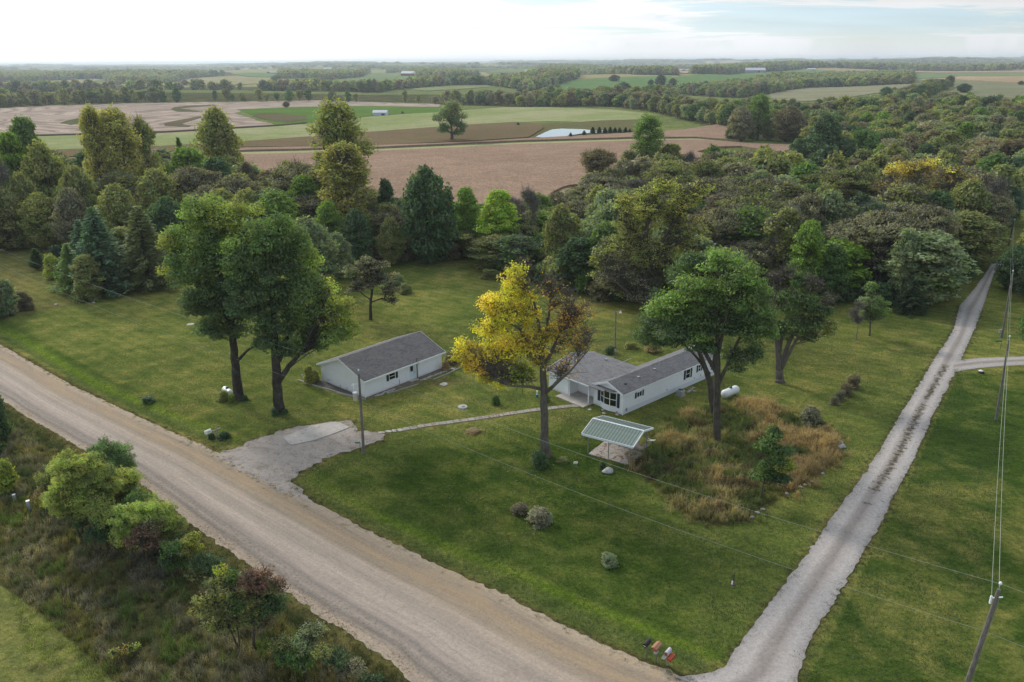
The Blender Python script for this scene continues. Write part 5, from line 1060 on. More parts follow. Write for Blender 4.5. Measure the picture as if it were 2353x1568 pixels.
# ------------------------------------------------------------------ building materials
def siding(name, col, course=0.12, stain=None):
    m, nt = newmat(name); n = N(nt); o_ = n.obj(); sx = n.new('ShaderNodeSeparateXYZ'); n.L(o_, sx.inputs[0])
    fr = n.math('FRACT', n.math('DIVIDE', sx.outputs[2], course))
    line = n.rng(fr, 0.0, 0.16, 0.0, 1.0); f = n.noise(o_, 1.2, 5, 0.65)
    c = n.mix(n.rng(f, .35, .7, 0, .35), col, tuple(x * .86 for x in col))
    c = n.mix(1.0, c, n.ramp(line, [(0, (.80,) * 3), (1, (1,) * 3)]), 'MULTIPLY')
    if stain: 
        g_ = n.noise(n.mapping(o_, (1, 1, 2.5)), 1.6, 6, .75, .6); hb = n.rng(sx.outputs[2], 0.0, 1.7, 1, 0)
        c = n.mix(n.math('MULTIPLY', n.rng(g_, .55, .70, 0, .55, True), hb), c, stain)
    dirt = n.rng(sx.outputs[2], 0.0, 0.35, .45, 0); c = n.mix(dirt, c, (.42, .36, .26))
    n.out(c, .55, n.bump(fr, .5, .02), spec=.4); return m
def shingle(name, col, warm):
    m, nt = newmat(name); n = N(nt); o_ = n.obj()
    b = n.new('ShaderNodeTexBrick'); b.inputs['Scale'].default_value = 1.0; b.inputs['Brick Width'].default_value = .42; b.inputs['Row Height'].default_value = .17; b.inputs['Mortar Size'].default_value = .012
    b.inputs['Color1'].default_value = (*[x * .8 for x in col], 1); b.inputs['Color2'].default_value = (*[x * 1.25 for x in col], 1); b.inputs['Mortar'].default_value = (*[x * .45 for x in col], 1)
    n.L(o_, b.inputs['Vector']); c = b.outputs['Color']
    f = n.noise(o_, .45, 5, .65); c = n.mix(n.rng(f, .42, .68, 0, .6, True), c, warm)
    f2 = n.noise(o_, 5, 4, .8); c = n.mix(1.0, c, n.ramp(f2, [(.3, (.8,) * 3), (.7, (1.2,) * 3)]), 'MULTIPLY')
    n.out(c, .9, n.bump(b.outputs['Fac'], .4, -.02), spec=.25); return m
M_side = siding('siding_cream', (.88, .89, .91), .12, (.34, .38, .28)); M_side2 = siding('siding_white', (.90, .92, .96), .11)
M_white = simple('white_trim', (.84, .86, .89), .45, .05, 3, stain=((.5, .47, .4), .35)); M_skirt = simple('skirt_vinyl', (.72, .74, .80), .5, .05)
M_roof1 = shingle('shingles_brown_grey', (.128, .122, .126), (.18, .16, .15)); M_roof2 = shingle('shingles_grey', (.165, .162, .170), (.21, .205, .205))
M_glass, _nt = newmat('window_glass'); _n = N(_nt); _n.out((.012, .013, .015), .06, spec=.9)
M_navy = simple('navy_shutter', (.022, .03, .05), .5, .2); M_dgreen = simple('dark_shutter', (.018, .04, .04), .5, .2)
M_wood = simple('weathered_wood', (.17, .155, .135), .9, .3, 5, bump=.02); M_pole = barkmat('pole_wood', (.19, .17, .15))
M_metal = simple('galvanised', (.36, .37, .38), .45, .1, 4, metal=.5); M_dark = simple('dark_metal', (.03, .03, .032), .5, .2)
M_green = simple('green_panel', (.29, .35, .30), .5, .14, 1.5, stain=((.38, .41, .36), .5)); M_gdark = simple('green_rib', (.12, .165, .14), .5, .15)
M_tank = simple('tank_white', (.72, .74, .75), .35, .06, 2, spec=.5, stain=((.45, .40, .30), .35)); M_tgreen = simple('tank_green', (.02, .13, .06), .5, .1)
M_red = simple('red_plastic', (.42, .07, .035), .5, .1); M_brn = simple('brown_box', (.26, .11, .06), .7, .2); M_stone = simple('stone', (.36, .34, .31), .9, .3, 3, bump=.04)
M_stoneg = simple('boulder_stone', (.40, .39, .38), .9, .25, 2.5, bump=.05, stain=((.2, .19, .18), .6)); M_plast = simple('white_plastic', (.75, .74, .70), .5, .08)
M_beige = simple('beige_can', (.50, .44, .36), .6, .2, 3, stain=((.30, .10, .06), .8)); M_signg = simple('sign_green', (.01, .20, .10), .4, .05); M_wire = simple('wire', (.30, .33, .28), .5, .05)
M_blue = simple('blue_plastic', (.02, .22, .32), .5, .1); M_timber = simple('edging_timber', (.33, .29, .24), .9, .25)
def local(origin, rz):
    o = Vector(origin); R = Matrix.Rotation(rz, 3, 'Z'); return lambda u, v, z=0: o + R @ Vector((u, v, z))

def window(parent, face, a0, a1, z0, z1, off, cols=1, rows=2, shut=None, framem=None, shw=.32, depth_=.06):
    """window on a wall of parent. face: 'x' = wall in the plane u=off (a runs along v), 'y' = wall in the plane v=off (a runs along u); outward is negative"""
    framem = framem or M_white
    def bx(mb, A0, A1, Z0, Z1, o0, o1):
        if face == 'x': mb.box(off - o1, off - o0, A0, A1, Z0, Z1)
        else: mb.box(A0, A1, off - o1, off - o0, Z0, Z1)
    e = MB(); t = .06
    bx(e, a0 - t, a1 + t, z0 - t, z0, 0, depth_); bx(e, a0 - t, a1 + t, z1, z1 + t, 0, depth_); bx(e, a0 - t, a0, z0, z1, 0, depth_); bx(e, a1, a1 + t, z0, z1, 0, depth_)
    for c_ in range(1, cols): x = a0 + (a1 - a0) * c_ / cols; bx(e, x - .025, x + .025, z0, z1, .0, depth_ - .012)
    for r_ in range(1, rows): z = z0 + (z1 - z0) * r_ / rows; bx(e, a0, a1, z - .025, z + .025, .0, depth_ - .006)
    w = e.build('window', framem, parent)
    for c_ in range(cols):
        for r_ in range(rows):
            e = MB(); bx(e, a0 + (a1 - a0) * c_ / cols + .03, a0 + (a1 - a0) * (c_ + 1) / cols - .03, z0 + (z1 - z0) * r_ / rows + .03, z0 + (z1 - z0) * (r_ + 1) / rows - .03, .004, .02); e.build('pane', M_glass, w)
    if shut:
        for A0 in (a0 - t - shw - .03, a1 + t + .03):
            e = MB(); bx(e, A0, A0 + shw, z0 - .05, z1 + .05, 0, .045); e.build('shutter', shut, parent)
def walls(parent, L, Wd, H, mat, gable=None, mats=None, z0=0.0, t=.12):
    "four walls of a box L (u) by Wd (v); gable = ridge height for the u=0 and u=L ends"
    for y0, y1 in ((0, t), (Wd - t, Wd)): MB().box(t, L - t, y0, y1, z0, H).build('wall', mat, parent)
    for x0 in (0, L - t):
        pts = [(x0, 0, z0), (x0, Wd, z0), (x0, Wd, H)] + ([(x0, Wd / 2, gable)] if gable else []) + [(x0, 0, H)]
        MB().prism(pts, (t, 0, 0)).build('wall', mat, parent)
def slope(parent, p0, p1, p2, p3, mat, th=.10, name='roof'):
    "roof slab from eave p0-p1 to ridge p2-p3; its own axes lie in the slope so courses run along the eave"
    P = [Vector(p) for p in (p0, p1, p2, p3)]; x = (P[1] - P[0]).normalized(); nn = x.cross(P[3] - P[0]).normalized()
    if nn.z < 0: nn = -nn; 
    y = nn.cross(x); R = Matrix((x, y, nn)).transposed(); inv = R.inverted()
    mb = MB(); mb.prism([inv @ (p - P[0]) for p in P], (0, 0, -th)); o = mb.build(name, mat, parent)
    o.matrix_local = Matrix.Translation(P[0] + nn * th * .5) @ R.to_4x4(); return o

# ---- garage
A0 = G(840.2, 914.6); AZ = math.radians(48.9)
ga = empty('garage', (A0[0], A0[1], 0), AZ, 'long low cream-sided garage with grey-brown shingle roof near the road', 'garage')
L_, W_, H_, HR = 13.4, 9.0, 2.5, 4.25
walls(ga, L_, W_, H_, M_side, HR)
ov = .42; k_ = (HR - H_) / (W_ / 2); ze = H_ - ov * k_
slope(ga, (-ov, -ov, ze + .02), (L_ + ov, -ov, ze + .02), (L_ + ov, W_ / 2, HR + .02), (-ov, W_ / 2, HR + .02), M_roof1)
slope(ga, (L_ + ov, W_ + ov, ze + .02), (-ov, W_ + ov, ze + .02), (-ov, W_ / 2, HR + .02), (L_ + ov, W_ / 2, HR + .02), M_roof1)
for x0 in (-ov - .025, L_ + ov + .003):
    for s_ in (0, 1):
        y0, y1 = (-ov, W_ / 2 - .002) if s_ == 0 else (W_ + ov, W_ / 2 + .002)
        MB().prism([(x0, y0, ze - .14), (x0, y1, HR - .14), (x0, y1, HR + .10), (x0, y0, ze + .10)], (.022, 0, 0)).build('fascia', M_white, ga)
for y0, y1 in ((-ov - .03, -ov - .004), (W_ + ov + .004, W_ + ov + .03)):
    MB().box(-ov - .03, L_ + ov + .03, y0, y1, ze - .14, ze + .08).build('fascia', M_white, ga)
for y0, y1 in ((-ov, -.004), (W_ + .004, W_ + ov)): MB().box(-ov + .03, L_ + ov - .03, y0, y1, ze - .10, ze - .07).build('soffit', M_white, ga)
for x, y in ((-.025, -.025), (L_ - .05, -.025), (-.025, W_ - .05)): MB().box(x, x + .075, y, y + .075, 0.01, H_ - .1).build('corner_trim', M_white, ga)
window(ga, 'y', 4.0, 5.0, 1.15, 2.05, 0, 1, 2, M_dgreen, shw=.36)
d_ = MB().box(7.35, 8.35, -.05, -.002, .12, 2.15).build('door', simple('door_paint', (.62, .70, .74), .5, .05), ga)
MB().box(7.62, 8.08, -.075, -.052, 1.25, 1.98).build('pane', M_glass, d_); MB().box(8.2, 8.28, -.12, -.052, 1.0, 1.06).build('handle', M_dark, d_)
for x in (7.22, 8.36): MB().box(x, x + .12, -.07, -.002, .02, 2.28).build('door_frame', M_white, ga)
MB().box(7.34, 8.36, -.07, -.002, 2.16, 2.28).build('door_frame', M_white, ga); MB().box(7.2, 8.5, -.6, -.08, .0, .11).build('doorstep', M_conc, ga)
MB().bar((8.62, -.28, .0), (8.62, -.28, 2.95), .12).build('post', M_wood, ga)
MB().box(8.9, 9.05, -.16, -.004, 1.95, 2.1).build('wall_light', M_dark, ga)
for y, h in ((3.6, .5), (5.0, .5)): MB().bar((-.10, y, 0), (-.10, y, h), .03).build('pipe', M_dark, ga)
MB().bar((-.10, 7.6, 0), (-.10, 7.6, .6), .035).bar((-.10, 7.6, .58), (-.10, 6.9, .62), .035).build('pipe', M_metal, ga)
MB().bar((5.6, -.12, .0), (5.6, -.12, .75), .04).build('pipe', M_brn, ga)
gl_ = local(A0, AZ)
bed = [tuple(gl_(u, v)[:2]) for u, v in ((-.05, -.1), (-.3, -.3), (-1.5, 5.5), (-2.0, 11.2), (-.5, 11.0), (-.05, 9.4))]
M_gravd = simple('dark_gravel', (.10, .095, .09), .95, .35, 6, bump=.05)
tag(flat('gravel_bed', bed, .03, M_gravd, .06, .4), kind='structure')
bed2 = [tuple(gl_(u, v)[:2]) for u, v in ((0, -.02), (0, -.5), (5, -1.1), (9, -1.5), (14.5, -1.3), (15.3, -.2), (13.4, -.02))]
tag(flat('gravel_bed', bed2, .03, simple('bare_bed', (.16, .13, .10), .95, .35, 3, bump=.05), .06, .4), kind='structure')
ed = empty('timber_edging', gl_(0, 0), AZ, 'grey timber edging laid along the garage gravel beds', 'edging')
for a_, b_ in (((-.35, -.4), (-1.2, 4.0)), ((-1.2, 4.0), (-1.75, 8)), ((-1.75, 8), (-2.1, 11.6)), ((-.5, -.6), (-1.45, 4.0)), ((2.5, -1.2), (7.3, -1.9)), ((9.6, -2.3), (12.2, -2.2)), ((12.2, -2.2), (15.2, -1.9))):
    MB().bar((*a_, .07), (*b_, .07), .14).build('timber', M_timber, ed)
def rock(name, loc, r_, seed, mat, lab, cat='rock', sq=.6, group=None, parent=None):
    g = random.Random(seed); bm = bmesh.new(); bmesh.ops.create_icosphere(bm, subdivisions=2, radius=1)
    for v in bm.verts:
        nn = noise.noise(v.co * 1.3 + Vector((seed * 3.1, 0, 0))); v.co *= 1 + .45 * nn; v.co.x *= r_ * g.uniform(.98, 1.02) * 1.15; v.co.y *= r_ * .9; v.co.z = max(-.25 * r_, v.co.z * r_ * sq)
    me = bpy.data.meshes.new(name); bm.to_mesh(me); bm.free(); me.materials.append(mat)
    o = bpy.data.objects.new(name, me); link(o, parent); o.location = loc; o.rotation_euler = (0, 0, g.uniform(0, 6)); return tag(o, lab, cat, group)
g_ = random.Random(4)
for k in range(34):
    u = [1.2 + k * .22, 7.6 + (k - 12) * .33][k >= 14]; v = -.45 - .35 * g_.random() - (.4 if k > 14 else 0) - (.35 * g_.random() if k > 20 else 0)
    rock('stone', gl_(u, v, .04), g_.uniform(.14, .30), k, M_stone, ('flat stone by the garage corner nearest the driveway' if k < 7 else 'flat stone under the garage window' if k < 14 else 'flat stone before the garage door' if k < 22 else 'flat stone near the far end of the garage front'), 'stone', .3, 'flat stones along the garage front')
rock('stone', G(1020, 884) + [0, 0, .05], .55, 61, M_stone, 'long flat pale slab on the worn track beyond the garage door', 'stone', .15)
e = MB().bar((0, 0, 0), (-.25, .1, 1.1), .09).build('leaning_board', M_plast); e.location = gl_(-1.9, 10.3); tag(e, 'white board leaning upright in weeds by the garage back corner', 'board')

# ---- long house (single-wide with wing)
T0 = G(2490 * .57446, 1661.5 * .57446); TZ = math.radians(42); tl = local(T0, TZ)
ho = empty('mobile_home', (T0[0], T0[1], 0), TZ, 'long white single-storey house with grey shingles, wing and bay window', 'house')
L_, W_, H_, HR = 19.5, 4.6, 2.72, 3.62
for y0, y1 in ((0, .12), (W_ - .12, W_)): MB().box(.12, L_ - .12, y0, y1, .62, H_).build('wall', M_side2, ho); MB().box(.12, L_ - .12, y0 + .015, y1 - .015, -.05, .62).build('skirting', M_skirt, ho)
for x0 in (0, L_ - .12): MB().prism([(x0, 0, .0), (x0, W_, .0), (x0, W_, H_), (x0, W_ / 2, HR), (x0, 0, H_)], (.12, 0, 0)).build('wall', M_side2, ho)
def gable_roof(par, L0, L1, V0, V1, ze, zr, mat, ov):
    k = (zr - ze) / ((V1 - V0) / 2); e_ = ze - ov * k; m_ = (V0 + V1) / 2
    slope(par, (L0, V0 - ov, e_ + .03), (L1, V0 - ov, e_ + .03), (L1, m_, zr + .03), (L0, m_, zr + .03), mat, .08)
    slope(par, (L1, V1 + ov, e_ + .03), (L0, V1 + ov, e_ + .03), (L0, m_, zr + .03), (L1, m_, zr + .03), mat, .08); return e_
e_ = gable_roof(ho, -.22, L_ + .2, 0, W_, H_, HR, M_roof2, .16)
for x0 in (-.262, L_ + .205):
    for y0, y1 in ((-.16, W_ / 2 - .002), (W_ + .16, W_ / 2 + .002)):
        MB().prism([(x0, y0, e_ - .16), (x0, y1, HR - .16), (x0, y1, HR + .09), (x0, y0, e_ + .09)], (.035, 0, 0)).build('fascia', M_white, ho)
MB().box(-.2, L_ + .2, -.20, -.165, e_ - .06, e_ + .06).build('gutter', M_white, ho)
for x, y in ((-.045, -.045), (-.045, W_ - .03)): MB().box(x, x + .08, y, y + .08, .0, H_ - .05).build('downspout', M_white, ho)
window(ho, 'y', 2.55, 3.45, 1.55, 2.2, 0, 2, 1, M_navy, shw=.28)
window(ho, 'y', 12.35, 13.2, 1.25, 2.45, 0, 1, 2, M_navy, shw=.34)
window(ho, 'y', 15.0, 15.5, 1.55, 2.4, 0, 1, 2, M_navy, shw=.28)
window(ho, 'y', 18.0, 18.6, 1.5, 2.4, 0, 1, 2, M_navy, shw=.28)
MB().box(.55, .75, -.09, -.004, .35, .75).build('meter_box', M_metal, ho)
for k, u in enumerate((14.2, 15.6, 8.4)): MB().box(u, u + .12, -.08, -.004, .8, .92).build('vent_cap', M_metal, ho)
# bay window: three facets bowed out of the front gable
bay = empty('bay_window', (0, 0, 0)); bay.parent = ho
fp = [(-.06, .98), (-.36, 1.78), (-.36, 2.72), (-.06, 3.52)]
for (u0, v0), (u1, v1) in zip(fp[:-1], fp[1:]):
    d = Vector((u1 - u0, v1 - v0, 0)); Lf = d.length; nx = Vector((-d.y, d.x, 0)) / Lf
    if nx.x > 0: nx = -nx
    def pt(t, z, o): p = Vector((u0, v0, z)) + d * t + nx * o; return (p.x, p.y, p.z)
    for z0, z1 in ((.70, .80), (1.58, 1.65), (2.48, 2.58)): MB().prism([pt(0, z0, 0), pt(1, z0, 0), pt(1, z1, 0), pt(0, z1, 0)], tuple(-nx * .07)).build('frame', M_white, bay)
    for t0, t1 in ((0, .05), (.95, 1)): MB().prism([pt(t0, .80, .004), pt(t1, .80, .004), pt(t1, 2.48, .004), pt(t0, 2.48, .004)], tuple(-nx * .08)).build('frame', M_white, bay)
    for z0, z1 in ((.80, 1.58), (1.65, 2.48)): MB().prism([pt(.06, z0, -.03), pt(.94, z0, -.03), pt(.94, z1, -.03), pt(.06, z1, -.03)], tuple(-nx * .02)).build('pane', M_glass, bay)
    MB().prism([pt(0.01, .06, -.01), pt(.99, .06, -.01), pt(.99, .69, -.01), pt(0.01, .69, -.01)], tuple(-nx * .05)).build('panel', M_white, bay)
MB().prism([(-.08, .85, 2.80), (-.08, 3.65, 2.80), (-.48, 2.85, 2.62), (-.48, 1.65, 2.62)], (0, 0, -.03)).build('awning', M_roof2, bay)
for v in (.52, 3.60): MB().box(-.05, -.002, v, v + .38, .72, 2.55).build('shutter', M_navy, ho)
# wing with porch
wz, wr, wu = 2.62, 3.58, 3.9
for pts in ([(1.3, 4.62), (1.3, 8.5), (1.42, 8.5), (1.42, 4.62)], [(-.5, 8.5), (-.5, 12.0), (-.38, 12.0), (-.38, 8.5)], [(-.38, 8.5), (1.3, 8.5), (1.3, 8.62), (-.38, 8.62)], [(-.38, 11.88), (8.1, 11.88), (8.1, 12.0), (-.38, 12.0)], [(8.1, 4.62), (8.1, 12.0), (8.22, 12.0), (8.22, 4.62)]):
    MB().prism([(x, y, 0) for x, y in pts], (0, 0, wz)).build('wall', M_side2, ho)
MB().prism([(-.5, 11.88, wz), (8.22, 11.88, wz), (wu, 11.88, wr)], (0, .12, 0)).build('wall', M_side2, ho)
def wslope(u0, u1):
    k = (wr - wz) / (wu + .5); slope(ho, (u0, 12.35, wr - abs(u0 - wu) * k), (u0, 2.4, wr - abs(u0 - wu) * k), (wu, 2.4, wr), (wu, 12.35, wr), M_roof2, .08)
wslope(-.85, wu); wslope(8.6, wu)
MB().box(-.90, -.86, 4.72, 12.35, 2.42, 2.58).build('fascia', M_white, ho); MB().prism([(-.85, 12.36, 2.40), (wu, 12.36, wr - .13), (wu, 12.36, wr + .08), (-.85, 12.36, 2.62)], (0, .03, 0)).build('fascia', M_white, ho); MB().prism([(8.6, 12.36, 2.40), (wu + .003, 12.36, wr - .13), (wu + .003, 12.36, wr + .08), (8.6, 12.36, 2.62)], (0, .03, 0)).build('fascia', M_white, ho)
for v in (4.95, 8.2): MB().box(-.62, -.50, v, v + .12, .1, 2.45).build('porch_post', M_white, ho)
dd = MB().box(1.24, 1.296, 4.95, 5.75, .12, 2.15).build('door', simple('storm_door', (.45, .48, .50), .4, .05), ho); MB().box(1.21, 1.236, 5.1, 5.6, .9, 2.0).build('pane', M_glass, dd)
MB().box(-1.9, 1.28, 4.66, 9.4, .0, .11).build('porch_slab', M_conc, ho)
for u, v, s_ in ((1.5, 1.0, 0), (4.2, 1.2, 0), (7.6, 1.4, 0)):
    z = HR - abs(v - W_ / 2) * (HR - H_) / (W_ / 2); MB().box(u, u + .34, v, v + .34, z + .02, z + .20).build('roof_vent', M_dark if u < 2 else M_metal, ho)
MB().box(6.0, 6.3, 8.0, 8.3, 3.18, 3.36).build('roof_vent', M_metal, ho); MB().bar((5.6, 6.0, 3.25), (7.4, 5.0, 4.0), .04).build('antenna', M_metal, ho)
# air conditioner
ac = empty('air_conditioner', tl(9.9, -1.1), TZ, 'grey air-conditioning unit beside the long white wall', 'air conditioner')
MB().box(-.4, .4, -.4, .4, .08, .78).build('casing', simple('ac_case', (.42, .42, .41), .6, .08), ac, bevel=.08); MB().lathe([(.34, .782), (.34, .80)], 20).build('grille', M_dark, ac)
for k in range(9): MB().box(-.405, .405, -.405, .405, .14 + .07 * k, .155 + .07 * k).build('louver', M_metal, ac)
MB().box(-.5, .5, -.5, .5, 0, .07).build('pad', M_conc, ac)
# flat stones in front of the house, and a cinder block step
for k, (x, y) in enumerate(((1385.6, 942.5), (1355, 942), (1388, 950), (1340, 932), (1400, 938), (1418, 953))): rock('paving_stone', G(x, y) + [0, 0, .03], .24, 80 + k, M_stone, 'flat pale stone in the bare strip before the bay window', 'stone', .25, 'flat stones before the bay window')
for k, (u, v) in enumerate(((12.0, -1.0), (12.6, -.9), (11.5, -1.1), (12.3, -1.5), (13.2, -.7))): rock('paving_stone', tl(u, v, .03), .24, 90 + k, M_stone, 'flat pale stone on the grass beyond the air conditioner', 'stone', .25, 'flat stones beyond the air conditioner')
cb = MB().box(-.35, .35, -.2, .2, 0, .22).build('block_step', M_conc); cb.location = G(1415.5, 947); cb.rotation_euler = (0, 0, TZ + 1.57); tag(cb, 'concrete step block below the bay window', 'block')
b_ = empty('downspout_barrel', G(1234, 913), 0, 'white pipe standing in a blue pail behind the golden maple trunk', 'pipe'); MB().lathe([(.14, 0), (.17, .35)], 14).build('pail', M_blue, b_); MB().bar((0, 0, .3), (0, 0, .85), .1, .1, 12).build('pipe', M_white, b_)

# ---- carport
C0 = G(*[(2330 + 115 / 5.6) * .57446, (1640 + 980 / 5.6) * .57446]); CZ = math.radians(-32.5); cl_ = local(C0, CZ)
cp = empty('carport', (C0[0], C0[1], 0), CZ, 'small open carport with ribbed green metal roof and white trim', 'carport')
posts = {}
for u in (0, 2.45, 4.9):
    for v in (0, 4.35):
        p = MB().box(u - .04, u + .04, v - .04, v + .04, 0, 2.42).build('post', M_metal, cp)
        sv = 1 if v == 0 else -1; MB().bar((u, v, 1.75), (u, v + sv * .6, 2.5), .05).build('brace', M_metal, p)
        if u != 2.45: su = 1 if u == 0 else -1; MB().bar((u, v, 2.0), (u + su * .45, v, 2.42), .05).build('brace', M_metal, p)
E0, E1, V0, V1, ZE, ZR = -.55, 5.4, -.45, 4.8, 2.38, 3.12; VM = (V0 + V1) / 2
for u in (0, 2.45, 4.9):
    for va, vb in ((V0 + .25, VM), (V1 - .25, VM)): MB().bar((u, va, ZE - .0), (u, vb, ZR - .06), .05).build('rafter', M_metal, cp)
npan = 17; wp = (E1 - E0) / npan
pan = [None, None]
for s_ in (0, 1):
    vE = V0 if s_ == 0 else V1
    for k in range(npan):
        if pan[s_] is None:
            mb = MB(); ins = .02
            mb.prism([(0.0, vE, ZE), (wp, vE, ZE), (wp, VM, ZR), (0.0, VM, ZR)], (0, 0, -.02)); mb.prism([(wp * .38, vE, ZE + .0), (wp * .62, vE, ZE + .0), (wp * .62, VM, ZR), (wp * .38, VM, ZR)], (0, 0, .03))
            o = mb.build('roof_panel', M_green, cp); pan[s_] = o
        else: o = pan[s_].copy(); COL.objects.link(o); o.parent = cp
        o.location = (E0 + wp * k, 0, .02)
        r_ = MB(); r_.prism([(-.022, vE, ZE), (.022, vE, ZE), (.022, VM, ZR), (-.022, VM, ZR)], (0, 0, .055)); rr_ = r_.build('roof_rib', M_gdark, cp); rr_.location = (E0 + wp * k + .001 * k, 0, .021)
for x0 in (E0 - .05, E1 + .0):
    for va in (V0, V1): MB().prism([(x0, va, ZE - .10), (x0, VM, ZR - .10), (x0, VM, ZR + .10), (x0, va, ZE + .10)], (.07, 0, 0)).build('trim', M_white, cp)
MB().box(E0 + .05, E1 - .01, VM - .09, VM + .09, ZR + .02, ZR + .10).build('ridge_cap', M_white, cp)
for v in (V0 - .05, V1 + .01): MB().box(E0 + .05, E1 - .01, v, v + .05, ZE - .14, ZE + .09).build('gutter', M_white, cp)
tag(flat('carport_slab', [tuple(cl_(u, v)[:2]) for u, v in ((.15, -.15), (5.0, -.15), (5.1, 3.2), (1.4, 3.3), (.3, 3.6))], .10, M_conc2, .03, .4, .1), kind='structure')
dk = empty('deck', cl_(0, 0, 0), CZ, 'low weathered board deck behind the carport slab', 'deck')
bd = None
for k in range(22):
    if bd is None: bd = MB().box(1.2, 5.0, 3.32, 3.32 + .078, .10, .13).build('board', M_wood, dk); o = bd
    else: o = bd.copy(); COL.objects.link(o); o.parent = dk
    o.location = (g_.uniform(-.04, .04), .088 * k, g_.uniform(-.006, .006))
for u in (1.4, 3.0, 4.8): MB().box(u, u + .1, 3.34, 5.2, 0, .098).build('joist', M_wood, dk)
# overturned white garden chair
ch = empty('garden_chair', G(1494, 1022) + [0, 0, .30], .5, 'white plastic garden chair tipped on its side by the carport', 'chair'); ch.rotation_euler = (math.radians(88), .1, .9)
MB().box(-.24, .24, -.24, .24, -.02, .02).build('seat', M_plast, ch, bevel=.015)
for x in (-.24, .24):
    for y in (-.24, .24): MB().bar((x, y, -.42), (x * .9, y * .9, 0), .045).build('leg', M_plast, ch)
    MB().bar((x, -.22, .2), (x, .24, .22), .05).bar((x, -.22, .2), (x, -.22, 0), .04).build('armrest', M_plast, ch)
for x in (-.2, -.1, 0, .1, .2): MB().bar((x, .24, 0), (x, .34, .5), .05, .02).build('back_slat', M_plast, ch)
MB().bar((-.24, .34, .5), (.24, .34, .5), .05).build('back_rail', M_plast, ch)

# ---- gas tanks
def tank(loc, rz, L, R, lab, tilt=0.0):
    e = empty('gas_tank', loc, rz, lab, 'gas tank'); M = Matrix.Translation((0, 0, R + .18)) @ Matrix.Rotation(math.pi / 2 + tilt, 4, 'Y')
    prof = [(R * math.sin(a), -L / 2 + R * .75 * (1 - math.cos(a)) - .0) for a in np.linspace(.02, math.pi / 2, 7)] + [(R * math.sin(a), L / 2 - R * .75 * (1 - math.cos(a))) for a in np.linspace(math.pi / 2, .02, 7)]
    MB().lathe(prof, 28, M).build('shell', M_tank, e, smooth=True)
    MB().lathe([(.20, 0), (.21, .16), (.17, .22), (.05, .25)], 16, Matrix.Translation((0, 0, 2 * R + .13))).build('dome_cap', M_tgreen, e, smooth=True)
    for x in (-L * .3, L * .3): MB().box(x - .08, x + .08, -R * .7, R * .7, 0, .25).build('foot', M_metal, e)
    return e
tank(G(1677, 912), TZ - .05, 3.0, .52, 'white gas tank with green cap beside the round green maple')
tank(G(524, 909), math.radians(-50), 2.2, .42, 'grimy white gas tank half hidden in plants by the leaning maple')

# ---- mailboxes
def mailbox(e, mat, L=.5, W=.2, H=.24, name='box'):
    n_ = 8; pts = [(-W / 2, 0), (W / 2, 0), (W / 2, H * .55)] + [(W / 2 * math.cos(a), H * .55 + W / 2 * math.sin(a)) for a in np.linspace(0, math.pi, n_)[1:-1]] + [(-W / 2, H * .55)]
    b = MB().prism([(0, x, z) for x, z in pts], (L, 0, 0)).build(name, mat, e); return b, pts
rdn = np.array(G(935, 1557)[:2]) - np.array(G(1157, 1367)[:2]); ta = math.atan2(-math.cos(math.atan2(*np.array(np.array(road_far[8]) - np.array(road_far[6]))[::-1])), math.sin(math.atan2(*np.array(np.array(road_far[8]) - np.array(road_far[6]))[::-1])))
rd = np.array(road_far[9]) - np.array(road_far[6]); ra_ = math.atan2(rd[1], rd[0]) - math.pi / 2      # facing the road
K = 1.12
m1 = empty('mailbox', G(1486, 1511), ra_, 'black rounded mailbox on a thin post, leftmost of the roadside row', 'mailbox', 'mailboxes at the lane corner')
MB().bar((0, 0, -.1), (0, 0, 1.05 * K), .07).build('post', M_wood, m1); b, p_ = mailbox(m1, M_dark, .62 * K, .24 * K, .28 * K); b.location = (-.25 * K, 0, 1.05 * K)
MB().prism([(0, x, z) for x, z in p_], (.02, 0, 0)).build('lid', simple('black_gloss', (.015, .015, .017), .3, .1), b).location = (.62 * K + .002, 0, 0); MB().box(.62 * K + .024, .62 * K + .03, -.10, .10, .08, .12).build('number_strip', M_white, b); MB().box(.1, .3, -.16 * K, -.13 * K, .1, .16).build('flag', M_red, b)
m2 = empty('mailbox', G(1507.5, 1522), ra_, 'brown wooden mailbox with pale newspaper tube below, second of the row', 'mailbox', 'mailboxes at the lane corner')
MB().bar((0, 0, -.1), (.03, 0, 1.2 * K), .06).build('post', M_wood, m2); b = MB().box(-.3, .42, -.17, .17, 1.1 * K, 1.32 * K).build('box', M_brn, m2); MB().prism([(-.34, -.22, 1.32 * K), (-.34, .22, 1.32 * K), (-.34, 0, 1.42 * K)], (.80, 0, 0)).build('roof', simple('brown_roof', (.36, .17, .10), .7, .15), m2)
MB().box(-.05, .26, -.11, .11, .78 * K, 1.09 * K).build('newspaper_box', simple('grey_plastic', (.42, .41, .40), .6), m2)
m3 = empty('mailbox', G(1533, 1529), ra_, 'pale rounded mailbox over an orange newspaper box, rightmost of the row', 'mailbox', 'mailboxes at the lane corner')
MB().bar((0, 0, -.1), (0, 0, .95 * K), .13).build('post', M_timber, m3); b, p_ = mailbox(m3, simple('pale_mailbox', (.50, .46, .52), .5, .15, 8, stain=((.2, .1, .2), .5)), .55 * K, .24 * K, .26 * K); b.location = (-.2 * K, .04, 1.0 * K)
MB().prism([(0, x * .8, .02 + z * .85) for x, z in p_], (.02, 0, 0)).build('lid', M_brn, b).location = (.55 * K + .002, 0, 0); MB().box(-.1, .80, -.13, .13, .96 * K, .985 * K).build('shelf', M_timber, m3)
